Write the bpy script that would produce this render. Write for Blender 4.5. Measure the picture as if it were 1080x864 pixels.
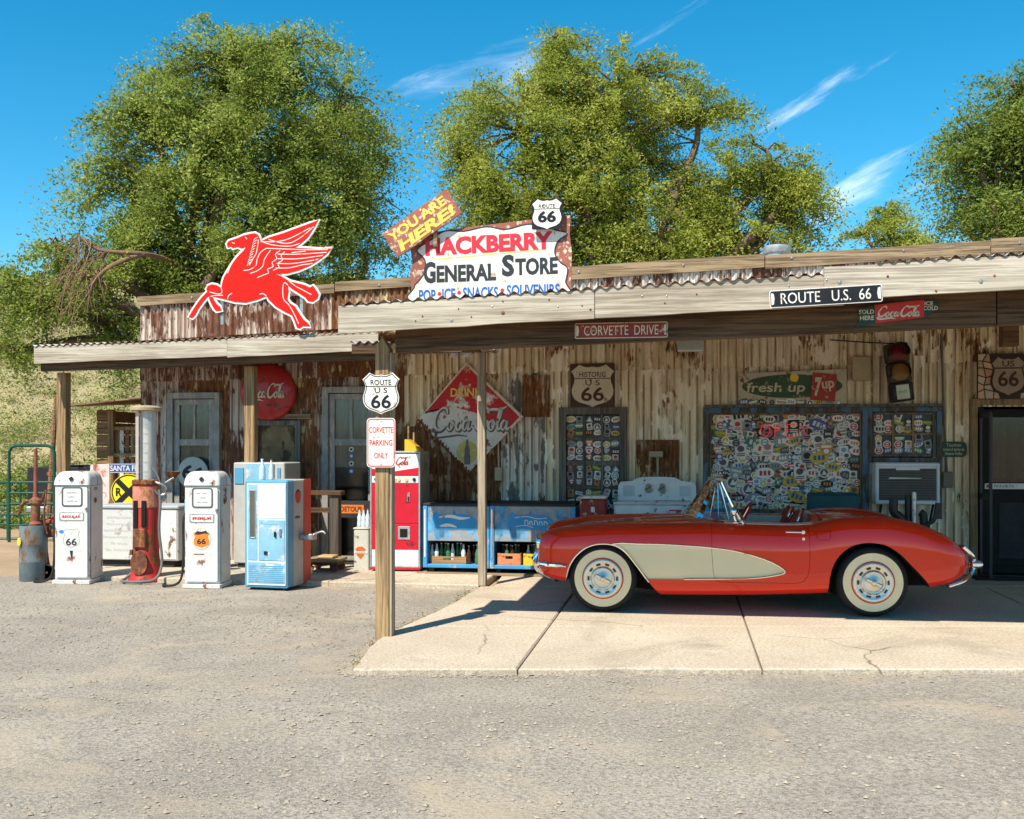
import bpy, bmesh, math, random
import numpy as np
from mathutils import Vector, Matrix, Euler
from mathutils.bvhtree import BVHTree
R = math.radians
random.seed(7); rng = np.random.default_rng(7)
for o in list(bpy.data.objects): bpy.data.objects.remove(o)
scene = bpy.context.scene
C = scene.collection
# ------------------------------------------------------------ camera, sky, sun, exposure
F = 1090.0; CX = 540.0; HY = 470.0; EYE = 1.6          # focal length and horizon in 1080-wide picture units
cam = bpy.data.cameras.new('camera'); camo = bpy.data.objects.new('camera', cam); C.objects.link(camo)
camo.location = (0, 0, EYE); camo.rotation_euler = (R(90), 0, 0)
cam.sensor_fit = 'HORIZONTAL'; cam.sensor_width = 36; cam.lens = 36 * F / 1080
cam.shift_y = (HY - 432) / 1080; cam.clip_start = .05; cam.clip_end = 3000
scene.camera = camo
SUN_EL = R(53.6); SUN_H = Vector((-.5577, -.83, 0)).normalized()     # horizontal direction towards the sun
sl = bpy.data.lights.new('sun', 'SUN'); sl.energy = 4.1; sl.angle = R(.55); sl.color = (1, .93, .81)
so = bpy.data.objects.new('sun', sl); C.objects.link(so)
to_sun = Vector((SUN_H.x * math.cos(SUN_EL), SUN_H.y * math.cos(SUN_EL), math.sin(SUN_EL)))
so.rotation_euler = to_sun.to_track_quat('Z', 'Y').to_euler(); so.location = (-20, -30, 40)
w = bpy.data.worlds.new('World'); scene.world = w; w.use_nodes = True
nt = w.node_tree; N = nt.nodes; L = nt.links; N.clear()
out = N.new('ShaderNodeOutputWorld'); bg = N.new('ShaderNodeBackground'); bg.inputs[1].default_value = .14
sky = N.new('ShaderNodeTexSky'); sky.sky_type = 'NISHITA'; sky.sun_disc = False
sky.sun_elevation = SUN_EL; sky.sun_rotation = math.atan2(SUN_H.x, SUN_H.y); sky.altitude = 1800; sky.dust_density = .0; sky.ozone_density = 2.0; sky.air_density = 1.0
hs = N.new('ShaderNodeHueSaturation'); hs.inputs['Saturation'].default_value = 1.42; hs.inputs['Hue'].default_value = .478; hs.inputs['Value'].default_value = .72
tc = N.new('ShaderNodeTexCoord'); mp = N.new('ShaderNodeMapping'); mp0 = N.new('ShaderNodeMapping'); mp0.inputs['Rotation'].default_value = (0, R(24), 0); mp.inputs['Scale'].default_value = (2.2, 2.2, 15); mp.inputs['Location'].default_value = (4.66, 7.26, 8.644)
nz = N.new('ShaderNodeTexNoise'); nz.inputs['Scale'].default_value = 1.0; nz.inputs['Detail'].default_value = 9; nz.inputs['Roughness'].default_value = .62; nz.inputs['Distortion'].default_value = .5
mr = N.new('ShaderNodeMapRange'); mr.inputs[1].default_value = .605; mr.inputs[2].default_value = .87; mr.interpolation_type = 'SMOOTHSTEP'
mx = N.new('ShaderNodeMix'); mx.data_type = 'RGBA'; mx.inputs[7].default_value = (6.2, 6.4, 6.8, 1)
L.new(tc.outputs['Generated'], mp0.inputs[0]); L.new(mp0.outputs[0], mp.inputs[0]); L.new(mp.outputs[0], nz.inputs[0]); L.new(nz.outputs[0], mr.inputs[0])
L.new(sky.outputs[0], hs.inputs['Color']); L.new(hs.outputs[0], mx.inputs[6]); L.new(mr.outputs[0], mx.inputs[0])
L.new(mx.outputs[2], bg.inputs[0]); L.new(bg.outputs[0], out.inputs[0])
vs = scene.view_settings; vs.view_transform = 'Standard'; vs.look = 'None'; vs.exposure = 1.0; vs.gamma = 1; vs.use_curve_mapping = False
scene.render.engine = 'CYCLES'

# ------------------------------------------------------------ pixel <-> place helpers
TH = math.atan(.165); CT = math.cos(TH); ST = math.sin(TH); OY = 13.75      # the store front: 9.4 degrees off the picture plane
def WL(u, d, z=0.0):                                    # along the front, out from it, up -> world
    return Vector((u * CT - d * ST, OY - u * ST - d * CT, z))
def UZ(px, py, d=0.0):
    a = (px - CX) / F; yl = -d
    u = (a * (OY + yl * CT) - yl * ST) / (CT + a * ST)
    Y = OY - u * ST + yl * CT
    return u, EYE + (HY - py) / F * Y
def AT(px, py, Y): return Vector(((px - CX) / F * Y, Y, EYE + (HY - py) / F * Y))
def GP(px, py, z=0.0):
    Y = (EYE - z) * F / (py - HY); return Vector(((px - CX) / F * Y, Y, z))

# ------------------------------------------------------------ mesh collector
def smooth_pts(pts, k=6, closed=False):
    P = [Vector(p) for p in pts]; n = len(P); out = []
    m = n if closed else n - 1
    for i in range(m):
        if closed: a, b, c, d = P[i-1], P[i], P[(i+1) % n], P[(i+2) % n]
        else: a, b, c, d = P[max(i-1, 0)], P[i], P[i+1], P[min(i+2, n-1)]
        for j in range(k):
            t = j / k
            out.append(.5 * ((2*b) + (c-a)*t + (2*a-5*b+4*c-d)*t*t + (3*b-a-3*c+d)*t**3))
    if not closed: out.append(P[-1])
    return out
class MB:
    def __init__(s): s.v = []; s.f = []; s.m = []; s.M = None
    def add(s, vs, fs, mi=0):
        o = len(s.v)
        if s.M is not None: vs = [s.M @ Vector(p) for p in vs]
        s.v += [tuple(p) for p in vs]; s.f += [tuple(i + o for i in f) for f in fs]; s.m += [mi] * len(fs); return s
    def box(s, x0, x1, y0, y1, z0, z1, mi=0, bev=0.0):
        lo = (min(x0,x1), min(y0,y1), min(z0,z1)); hi = (max(x0,x1), max(y0,y1), max(z0,z1))
        bev = min(bev, *( .45*(hi[i]-lo[i]) for i in range(3)))
        if bev <= 0:
            v = [(x, y, z) for z in (lo[2], hi[2]) for y in (lo[1], hi[1]) for x in (lo[0], hi[0])]
            return s.add(v, [(0,2,3,1),(4,5,7,6),(0,1,5,4),(2,6,7,3),(0,4,6,2),(1,3,7,5)], mi)
        v = []; idx = {}
        for c in range(8):
            b = [(c >> i) & 1 for i in range(3)]
            p = [hi[i] if b[i] else lo[i] for i in range(3)]
            for ax in range(3):
                q = [p[i] if i == ax else (p[i] - bev if b[i] else p[i] + bev) for i in range(3)]
                idx[(c, ax)] = len(v); v.append(q)
        fs = []
        for ax in range(3):
            o1, o2 = (ax+1) % 3, (ax+2) % 3
            for sd in (0, 1):
                cs = [(sd << ax) | (a << o1) | (b << o2) for a, b in ((0,0),(1,0),(1,1),(0,1))]
                if not sd: cs.reverse()
                fs.append([idx[(c, ax)] for c in cs])
        for ax in range(3):
            o1, o2 = (ax+1) % 3, (ax+2) % 3
            for a in (0, 1):
                for b in (0, 1):
                    c0 = (a << o1) | (b << o2); c1 = c0 | (1 << ax)
                    q = [idx[(c0,o1)], idx[(c1,o1)], idx[(c1,o2)], idx[(c0,o2)]]
                    if a == b: q.reverse()
                    fs.append(q)
        for c in range(8):
            t = [idx[(c,0)], idx[(c,1)], idx[(c,2)]]
            if bin(c).count('1') % 2 == 0: t.reverse()
            fs.append(t)
        return s.add(v, fs, mi)
    def prism(s, poly, y0, y1, mi=0, mside=None):       # outline in x,z; from y0 (front) to y1
        n = len(poly)
        ar = sum(poly[i-1][0]*poly[i][1] - poly[i][0]*poly[i-1][1] for i in range(n))
        if ar < 0: poly = poly[::-1]
        v = [(p[0], y0, p[1]) for p in poly] + [(p[0], y1, p[1]) for p in poly]
        s.add(v, [tuple(range(n)), tuple(range(2*n-1, n-1, -1))], mi)
        o = len(s.v) - 2*n
        for i in range(n):
            j = (i+1) % n; s.f.append((o+i, o+n+i, o+n+j, o+j)); s.m.append(mi if mside is None else mside)
        return s
    def tube(s, pts, r, n=8, mi=0, closed=False, cap=True):
        P = [Vector(p) for p in pts]; k = len(P)
        rs = r if hasattr(r, '__len__') else [r] * k
        rings = []; up = None
        for i in range(k):
            if closed: t = P[(i+1) % k] - P[i-1]
            else: t = P[min(i+1, k-1)] - P[max(i-1, 0)]
            if t.length < 1e-9: t = Vector((0,0,1))
            t.normalize()
            if up is None: up = t.orthogonal().normalized()
            else:
                up = up - t * up.dot(t)
                up = up.normalized() if up.length > 1e-6 else t.orthogonal().normalized()
            b = t.cross(up)
            rings.append([P[i] + rs[i] * (math.cos(2*math.pi*j/n) * up + math.sin(2*math.pi*j/n) * b) for j in range(n)])
        v = [p for q in rings for p in q]; fs = []
        for i in range(k if closed else k-1):
            a = i*n; b = ((i+1) % k) * n
            for j in range(n):
                fs.append((a+j, a+(j+1) % n, b+(j+1) % n, b+j))
        if cap and not closed: fs += [tuple(range(n-1, -1, -1)), tuple(range((k-1)*n, k*n))]
        return s.add(v, fs, mi)
    def cyl(s, p0, p1, r0, r1=None, n=16, mi=0): return s.tube([p0, p1], [r0, r0 if r1 is None else r1], n, mi)
    def lathe(s, prof, n=24, mi=0, axis='Z', c=(0,0,0), mis=None):   # prof: (r, h) along the axis
        v = []; fs = []; ms = []
        for r, h in prof:
            for j in range(n):
                a = 2*math.pi*j/n; x, y = r*math.cos(a), r*math.sin(a)
                p = (x, y, h) if axis == 'Z' else ((x, h, y) if axis == 'Y' else (h, x, y))
                v.append((p[0]+c[0], p[1]+c[1], p[2]+c[2]))
        for i in range(len(prof)-1):
            for j in range(n):
                q = (i*n+j, i*n+(j+1) % n, (i+1)*n+(j+1) % n, (i+1)*n+j)
                fs.append(q if axis != 'Y' else q[::-1]); ms.append(mi if mis is None else mis[i])
        o = len(s.m); s.add(v, fs, mi); s.m[o:] = ms
        k = len(prof)
        if prof[0][0] > 1e-4: s.f.append(tuple(len(s.v)-k*n+j for j in range(n-1,-1,-1))); s.m.append(ms[0])
        if prof[-1][0] > 1e-4: s.f.append(tuple(len(s.v)-n+j for j in range(n))); s.m.append(ms[-1])
        return s
    def ball(s, c, r, mi=0, n=12):
        rx, ry, rz = r if hasattr(r, '__len__') else (r, r, r)
        o = len(s.v); k = n//2+1
        s.lathe([(max(math.sin(math.pi*i/(k-1)), 1e-5), -math.cos(math.pi*i/(k-1))) for i in range(k)], n, mi) if s.M is None else None
        if s.M is None:
            for i in range(o, len(s.v)):
                p = s.v[i]; s.v[i] = (c[0]+p[0]*rx, c[1]+p[1]*ry, c[2]+p[2]*rz)
        else:
            t = MB(); t.ball(c, r, mi, n); s.add(t.v, t.f, mi)
        return s
    def mesh(s, name, mats, sharp=35):
        me = bpy.data.meshes.new(name); me.from_pydata(s.v, [], s.f)
        for m in (mats if isinstance(mats, (list, tuple)) else [mats]): me.materials.append(m)
        me.polygons.foreach_set('material_index', s.m)
        me.update()
        if sharp:
            me.shade_smooth(); me.set_sharp_from_angle(angle=R(sharp))
        return me
    def build(s, name, mats, parent=None, loc=None, rz=0, sharp=35):
        return link(name, s.mesh(name, mats, sharp), parent, loc, rz)
def link(name, me, parent=None, loc=None, rz=0):
    o = bpy.data.objects.new(name, me); C.objects.link(o)
    if parent: o.parent = parent
    if loc is not None: o.location = loc
    if rz: o.rotation_euler = (0, 0, rz)
    return o
def tag(o, label=None, cat=None, group=None, kind=None):
    if label: o['label'] = label
    if cat: o['category'] = cat
    if group: o['group'] = group
    if kind: o['kind'] = kind
    return o
def thing(name, label, cat, loc=(0,0,0), rz=0.0, group=None, tilt=0.0):
    o = bpy.data.objects.new(name, None); C.objects.link(o); o.empty_display_size = .2
    o.location = loc; o.rotation_euler = (0, tilt, rz)
    return tag(o, label, cat, group)
def copy_tree(o, parent=None):
    c = o.copy(); C.objects.link(c)
    if parent is not None: c.parent = parent
    for ch in [x for x in bpy.data.objects if x.parent == o]: copy_tree(ch, c)
    return c
def wthing(name, label, cat, px, py, d, group=None, tilt=0.0):        # a thing hung on / parallel to the store front; returns it and metres per pixel
    u, z = UZ(px, py, d); u2, _ = UZ(px+1, py, d); Y = WL(u, d).y
    return thing(name, label, cat, WL(u, d, z), -TH, group, tilt), u2-u, Y/F
def nlist(n): return range(n)
def rrect(x0, x1, z0, z1, r, k=4):
    pts = []
    for cx, cz, a0 in ((x1-r, z1-r, 0), (x0+r, z1-r, 90), (x0+r, z0+r, 180), (x1-r, z0+r, 270)):
        for i in range(k+1):
            a = R(a0 + 90*i/k); pts.append((cx + r*math.cos(a), cz + r*math.sin(a)))
    return pts
def ellipse(cx, cz, rx, rz, n=28): return [(cx+rx*math.cos(2*math.pi*i/n), cz+rz*math.sin(2*math.pi*i/n)) for i in range(n)]
def offset_poly(poly, d):
    n = len(poly); ar = sum(poly[i-1][0]*poly[i][1] - poly[i][0]*poly[i-1][1] for i in range(n)); sg = 1 if ar > 0 else -1
    res = []
    for i in range(n):
        a, b, c = Vector(poly[i-1]), Vector(poly[i]), Vector(poly[(i+1) % n])
        e1 = (b-a).normalized(); e2 = (c-b).normalized()
        nn = Vector((e1.y, -e1.x)) + Vector((e2.y, -e2.x))
        if nn.length < 1e-6: nn = Vector((e1.y, -e1.x))
        nn.normalize(); k = max(.45, nn.dot(Vector((e1.y, -e1.x))))
        res.append(tuple(b + nn * (sg * d / k)))
    return res
def ribbon(mb, pts, wd, y=0.0, mi=0, k=5, closed=False, smooth=True, t=.0015):   # a painted stroke in x,z
    P = [Vector((p[0], p[1])) for p in pts]
    if smooth: P = [Vector((q.x, q.y)) for q in smooth_pts([(p.x, p.y, 0) for p in P], k, closed)]
    n = len(P); ws = wd if hasattr(wd, '__len__') else None
    v = []
    for i in range(n):
        tt = (P[(i+1) % n] - P[i-1]) if closed else (P[min(i+1,n-1)] - P[max(i-1,0)])
        tt = tt.normalized() if tt.length > 1e-9 else Vector((1,0)); nn = Vector((-tt.y, tt.x))
        if ws: x = i/(n-1)*(len(ws)-1); a = int(min(x, len(ws)-2)); h = (ws[a]+(ws[a+1]-ws[a])*(x-a))/2
        else: h = wd/2
        v += [(P[i].x+nn.x*h, y, P[i].y+nn.y*h), (P[i].x-nn.x*h, y, P[i].y-nn.y*h)]
    m = len(v); v += [(p[0], y+t, p[2]) for p in v]
    fs = []
    for i in range(n if closed else n-1):
        a = 2*i; b = 2*((i+1) % n)
        fs += [(a, a+1, b+1, b), (a, b, m+b, m+a), (a+1, m+a+1, m+b+1, b+1)]
    mb.add(v, fs, mi)
# lettering made from the built-in font, as a thin raised mesh facing -y
_tc = {}
def text(s, h, x, z, y, m, parent, width=None, bold=0.0, shear=0.0, rot=0.0, name='lettering', t=.002, space=1.0, wmax=None):
    key = (s, bold, shear, space)
    if key not in _tc:
        cu = bpy.data.curves.new('t', 'FONT'); cu.body = s; cu.size = 1; cu.resolution_u = 3; cu.offset = bold; cu.shear = shear
        cu.space_character = space; cu.align_x = 'CENTER'; cu.extrude = .5; cu.fill_mode = 'BOTH'
        ob = bpy.data.objects.new('t', cu); C.objects.link(ob)
        dg = bpy.context.evaluated_depsgraph_get(); dg.update()
        me = bpy.data.meshes.new_from_object(ob.evaluated_get(dg)); bpy.data.objects.remove(ob)
        co = np.empty(len(me.vertices)*3, dtype=np.float32); me.vertices.foreach_get('co', co); co = co.reshape(-1, 3)
        fa = [tuple(p.vertices) for p in me.polygons]; bpy.data.meshes.remove(me)
        _tc[key] = (co, fa)
    co, fa = _tc[key]
    x0, x1 = co[:,0].min(), co[:,0].max(); z0, z1 = co[:,1].min(), co[:,1].max()
    kz = h/(z1-z0); kx = width/(x1-x0) if width else kz
    if wmax and kx*(x1-x0) > wmax: kx = wmax/(x1-x0)
    X = (co[:,0]-(x0+x1)/2)*kx; Z = (co[:,1]-(z0+z1)/2)*kz; Y = -co[:,2]*t
    c, sn = math.cos(rot), math.sin(rot)
    V = np.stack([x+X*c-Z*sn, y+Y, z+X*sn+Z*c], 1)
    me = bpy.data.meshes.new(name); me.from_pydata([tuple(map(float, p)) for p in V], [], fa); me.materials.append(m)
    return link(name, me, parent)
# ------------------------------------------------------------ materials
def lerpc(c, k): return tuple(min(1.0, max(0.0, v*k)) for v in c[:3]) + (1,)
MATS = {}
def mat(name, col, rough=.55, metal=0.0, var=.14, vscale=5.0, wear=None, bump=.0, bscale=60.0, coat=0.0, spec=.22, emit=0.0, coords='Object', tint=None):
    """wear = (colour, amount 0..1, scale, vertical stretch)"""
    if name in MATS: return MATS[name]
    m = bpy.data.materials.new(name); m.use_nodes = True; nt = m.node_tree; N = nt.nodes; L = nt.links
    p = N['Principled BSDF']; p.inputs['Roughness'].default_value = rough; p.inputs['Metallic'].default_value = metal
    p.inputs['Coat Weight'].default_value = coat; p.inputs['Coat Roughness'].default_value = .04; p.inputs['Specular IOR Level'].default_value = spec
    tc = N.new('ShaderNodeTexCoord')
    def noise(scale, stretch=1.0, det=6.0, off=0.0):
        mp = N.new('ShaderNodeMapping'); mp.inputs['Scale'].default_value = (scale, scale, scale*stretch); mp.inputs['Location'].default_value = (4.66, 7.26, 8.644)
        L.new(tc.outputs[coords], mp.inputs[0])
        n = N.new('ShaderNodeTexNoise'); n.inputs['Scale'].default_value = 1; n.inputs['Detail'].default_value = det; n.inputs['Roughness'].default_value = .62
        L.new(mp.outputs[0], n.inputs[0]); return n.outputs[0]
    def mrange(v, a, b):
        r = N.new('ShaderNodeMapRange'); r.inputs[1].default_value = a; r.inputs[2].default_value = b; L.new(v, r.inputs[0]); return r.outputs[0]
    def mixc(f, a, b):
        x = N.new('ShaderNodeMix'); x.data_type = 'RGBA'; L.new(f, x.inputs[0])
        for i, q in ((6, a), (7, b)):
            if isinstance(q, tuple): x.inputs[i].default_value = q
            else: L.new(q, x.inputs[i])
        return x.outputs[2]
    c = tuple(col[:3]) + (1,)
    if var > 0:
        c = mixc(mrange(noise(vscale, 1, 8), .3, .7), lerpc(col, 1-var), tint + (1,) if tint else lerpc(col, 1+var))
    if wear:
        wc, am, sc, st = wear
        t = .5 - .26*(am-.5)
        wcol = mixc(mrange(noise(sc*3, st, 5, 9.0), .35, .65), lerpc(wc, .55), lerpc(wc, 1.35))
        msk = mrange(noise(sc, st, 9, 3.0), t-.02, t+.025)
        c = mixc(msk, c, wcol)
        rr = N.new('ShaderNodeMapRange'); rr.inputs[3].default_value = rough; rr.inputs[4].default_value = .85; L.new(msk, rr.inputs[0]); L.new(rr.outputs[0], p.inputs['Roughness'])
        if metal > 0:
            mm = N.new('ShaderNodeMapRange'); mm.inputs[3].default_value = metal; mm.inputs[4].default_value = 0; L.new(msk, mm.inputs[0]); L.new(mm.outputs[0], p.inputs['Metallic'])
        if coat > 0:
            mm = N.new('ShaderNodeMapRange'); mm.inputs[3].default_value = coat; mm.inputs[4].default_value = 0; L.new(msk, mm.inputs[0]); L.new(mm.outputs[0], p.inputs['Coat Weight'])
    if isinstance(c, tuple): p.inputs['Base Color'].default_value = c
    else: L.new(c, p.inputs['Base Color'])
    if bump > 0:
        b = N.new('ShaderNodeBump'); b.inputs['Strength'].default_value = bump; b.inputs['Distance'].default_value = .01
        L.new(noise(bscale, 1, 4, 5.0), b.inputs['Height']); L.new(b.outputs[0], p.inputs['Normal'])
    if emit: p.inputs['Emission Color'].default_value = tuple(col[:3]) + (1,); p.inputs['Emission Strength'].default_value = emit
    MATS[name] = m; return m
def sheet_mat(name, paint, rust, am, streak=.5, dark=(.035,.018,.012), bare=None, bam=.2):
    """weathered corrugated iron: paint, vertical rust streaks, big rusted areas, dark bare spots"""
    m = bpy.data.materials.new(name); m.use_nodes = True; nt = m.node_tree; N = nt.nodes; L = nt.links; p = N['Principled BSDF']
    p.inputs['Roughness'].default_value = .8; p.inputs['Specular IOR Level'].default_value = .2
    tc = N.new('ShaderNodeTexCoord')
    oi = N.new('ShaderNodeObjectInfo'); ad = N.new('ShaderNodeVectorMath'); ad.operation = 'ADD'; sc_ = N.new('ShaderNodeVectorMath'); sc_.operation = 'SCALE'; sc_.inputs[0].default_value = (31, 17, 23)
    L.new(oi.outputs['Random'], sc_.inputs['Scale']); L.new(tc.outputs['Object'], ad.inputs[0]); L.new(sc_.outputs[0], ad.inputs[1])
    def noise(sx, sz, det=7.0, off=0.0, rough=.6):
        mp = N.new('ShaderNodeMapping'); mp.inputs['Scale'].default_value = (sx, sx, sz); mp.inputs['Location'].default_value = (4.66, 7.26, 8.644)
        L.new(ad.outputs[0], mp.inputs[0]); n = N.new('ShaderNodeTexNoise'); n.inputs['Scale'].default_value = 1; n.inputs['Detail'].default_value = det; n.inputs['Roughness'].default_value = rough
        L.new(mp.outputs[0], n.inputs[0]); return n.outputs[0]
    def mrange(v, a, b, c=0.0, d=1.0):
        r = N.new('ShaderNodeMapRange'); r.inputs[1].default_value = a; r.inputs[2].default_value = b; r.inputs[3].default_value = c; r.inputs[4].default_value = d; L.new(v, r.inputs[0]); return r.outputs[0]
    def mixc(f, a, b):
        x = N.new('ShaderNodeMix'); x.data_type = 'RGBA'; L.new(f, x.inputs[0])
        for i, q in ((6, a), (7, b)):
            if isinstance(q, tuple): x.inputs[i].default_value = q
            else: L.new(q, x.inputs[i])
        return x.outputs[2]
    def math_(op, a, b):
        x = N.new('ShaderNodeMath'); x.operation = op
        for i, q in enumerate((a, b)):
            if isinstance(q, float): x.inputs[i].default_value = q
            else: L.new(q, x.inputs[i])
        return x.outputs[0]
    base = mixc(mrange(noise(9, 1.2, 8), .3, .7), lerpc(paint, .78), lerpc(paint, 1.15))
    base = mixc(mrange(noise(21, .45, 7, 4.0, .65), .47, .62, 0, streak), base, rust + (1,))
    base = mixc(mrange(noise(46, 2.2, 6, 8.0, .72), .57, .68, 0, .8), base, dark + (1,))           # stains run down
    # worn rusty ridges, striped darker to put the corrugation's missing shading into the colour
    sx_ = N.new('ShaderNodeSeparateXYZ'); L.new(tc.outputs['Object'], sx_.inputs[0])
    wv = math_('SINE', math_('MULTIPLY', sx_.outputs[0], 2*math.pi/.098), 0.0)
    ridge_ = mrange(wv, -.97, -.35, 1.0, 0.0)
    base = mixc(math_('MULTIPLY', ridge_, mrange(noise(9, .8, 8, 15.0, .7), .32, .56, .1, .9)), base, tuple(.55*a_+.45*b_ for a_, b_ in zip(rust, dark)) + (1,))
    rustc = mixc(mrange(noise(30, 7, 6, 2.0), .3, .7), dark + (1,), rust + (1,))
    t = .5 - .3*(am-.5)
    big = math_('ADD', math_('MULTIPLY', noise(2.2, 1.6, 5, 7.0), .55), math_('MULTIPLY', noise(28, 5, 8, 5.0, .7), .45))
    c = mixc(mrange(big, t-.012, t+.018), base, rustc)
    if bare:
        c = mixc(mrange(noise(5, 2.2, 8, 12.0), .5-.26*(bam-.5)-.01, .5-.26*(bam-.5)+.02), c, bare + (1,))
    L.new(c, p.inputs['Base Color'])
    b = N.new('ShaderNodeBump'); b.inputs['Strength'].default_value = .35; b.inputs['Distance'].default_value = .006; L.new(noise(40, 14, 5, 1.0), b.inputs['Height']); L.new(b.outputs[0], p.inputs['Normal'])
    return m
def wood_mat(name, col, col2, grain=1.0, axis='X', knots=.5, bump=.6):
    m = bpy.data.materials.new(name); m.use_nodes = True; nt = m.node_tree; N = nt.nodes; L = nt.links; p = N['Principled BSDF']; p.inputs['Roughness'].default_value = .85; p.inputs['Specular IOR Level'].default_value = .25
    tc = N.new('ShaderNodeTexCoord'); oi = N.new('ShaderNodeObjectInfo'); ad = N.new('ShaderNodeVectorMath'); ad.operation = 'ADD'; sc_ = N.new('ShaderNodeVectorMath'); sc_.operation = 'SCALE'; sc_.inputs[0].default_value = (31, 17, 23)
    L.new(oi.outputs['Random'], sc_.inputs['Scale']); L.new(tc.outputs['Object'], ad.inputs[0]); L.new(sc_.outputs[0], ad.inputs[1])
    def noise(s3, det, dist=0.0):
        mp = N.new('ShaderNodeMapping'); mp.inputs['Scale'].default_value = s3; L.new(ad.outputs[0], mp.inputs[0])
        n = N.new('ShaderNodeTexNoise'); n.inputs['Scale'].default_value = 1; n.inputs['Detail'].default_value = det; n.inputs['Roughness'].default_value = .65; n.inputs['Distortion'].default_value = dist; L.new(mp.outputs[0], n.inputs[0]); return n.outputs[0]
    lo, hi = 1.3*grain, 42*grain
    s3 = (lo, hi, hi) if axis == 'X' else ((hi, hi, lo) if axis == 'Z' else (hi, lo, hi))
    g = noise(s3, 8, .6)
    cr = N.new('ShaderNodeValToRGB'); cr.color_ramp.elements[0].position = .40; cr.color_ramp.elements[1].position = .56
    cr.color_ramp.elements[0].color = col2 + (1,); cr.color_ramp.elements[1].color = col + (1,); L.new(g, cr.inputs[0])
    s3b = (.8, 3, 3) if axis == 'X' else ((3, 3, .8) if axis == 'Z' else (3, .8, 3))
    bl = N.new('ShaderNodeMix'); bl.data_type = 'RGBA'; bl.blend_type = 'MULTIPLY'; bl.inputs[0].default_value = .75
    cr2 = N.new('ShaderNodeValToRGB'); cr2.color_ramp.elements[0].position = .35; cr2.color_ramp.elements[1].position = .6; cr2.color_ramp.elements[0].color = (.62,.56,.5,1); cr2.color_ramp.elements[1].color = (1,1,1,1)
    L.new(noise(s3b, 5), cr2.inputs[0]); L.new(cr.outputs[0], bl.inputs[6]); L.new(cr2.outputs[0], bl.inputs[7]); L.new(bl.outputs[2], p.inputs['Base Color'])
    b = N.new('ShaderNodeBump'); b.inputs['Strength'].default_value = bump; b.inputs['Distance'].default_value = .006; L.new(g, b.inputs['Height']); L.new(b.outputs[0], p.inputs['Normal'])
    MATS[name] = m; return m
def glass_mat(name, tint=(.9,.95,.95), rough=.02):
    m = bpy.data.materials.new(name); m.use_nodes = True; nt = m.node_tree; N = nt.nodes; L = nt.links
    o = N['Material Output']; N.remove(N['Principled BSDF'])
    tr = N.new('ShaderNodeBsdfTransparent'); tr.inputs[0].default_value = tint + (1,); gl = N.new('ShaderNodeBsdfGlossy'); gl.inputs['Roughness'].default_value = rough
    fr = N.new('ShaderNodeFresnel'); fr.inputs[0].default_value = 1.5; mx = N.new('ShaderNodeMixShader')
    L.new(fr.outputs[0], mx.inputs[0]); L.new(tr.outputs[0], mx.inputs[1]); L.new(gl.outputs[0], mx.inputs[2]); L.new(mx.outputs[0], o.inputs[0]); return m
def milky_mat(name, col, k):
    m = bpy.data.materials.new(name); m.use_nodes = True; nt = m.node_tree; N = nt.nodes; L = nt.links; p = N['Principled BSDF']; p.inputs['Base Color'].default_value = col + (1,); p.inputs['Roughness'].default_value = .12; p.inputs['Alpha'].default_value = k; return m
RUST = (.16, .055, .022)
white_enamel = mat('white_enamel', (.68,.67,.64), .32, var=.06, wear=((.17,.06,.03), .05, 9, .8), coat=.4)
grey_enamel = mat('grey_enamel', (.62,.62,.6), .4, var=.1, wear=((.2,.1,.05), .08, 8, .6))
black = mat('black_paint', (.018,.018,.02), .5)
soft_black = mat('soft_black', (.03,.03,.032), .7, var=.3)
white_paint = mat('white_paint', (.70,.67,.61), .5, spec=.2, var=.06, wear=((.3,.2,.13), .07, 14, 1))
red_paint = mat('red_paint', (.52,.025,.022), .4, var=.12, wear=((.2,.07,.05), .06, 10, 1))
chrome = mat('chrome', (.82,.81,.79), .09, 1.0, var=.05)
steel = mat('dull_steel', (.45,.44,.42), .38, .9, var=.2, wear=((.2,.1,.06), .15, 12, 1))
galv = mat('galvanised', (.42,.43,.43), .45, .6, var=.25, vscale=14)
rust_m = mat('rust', (.14,.055,.03), .9, var=.5, vscale=18, wear=((.3,.11,.04), .3, 12, .6), bump=.5, bscale=50)
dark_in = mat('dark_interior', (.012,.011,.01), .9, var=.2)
rubber = mat('rubber', (.022,.021,.02), .75, var=.25, vscale=12, bump=.15, bscale=90)
glass = glass_mat('glass'); glass_grey = glass_mat('dusty_glass', (.72,.74,.72), .1)
wood_grey = wood_mat('weathered_board', (.51,.45,.36), (.31,.265,.205), 1.0, 'X', bump=1.0)
wood_post = wood_mat('post_wood', (.40,.27,.135), (.17,.105,.055), 1.0, 'Z', bump=1.0)
wood_post_g = wood_mat('grey_post_wood', (.40,.33,.24), (.2,.155,.11), 1.0, 'Z')
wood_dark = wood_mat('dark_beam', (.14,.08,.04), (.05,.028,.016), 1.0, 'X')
wood_cap = wood_mat('cap_board', (.33,.24,.14), (.13,.09,.055), 1.0, 'X')
wood_frame = wood_mat('grey_frame_wood', (.19,.18,.16), (.08,.075,.068), 1.0, 'Z')
wood_brown = wood_mat('shed_wood', (.32,.18,.085), (.12,.065,.035), 1.0, 'X')
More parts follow.
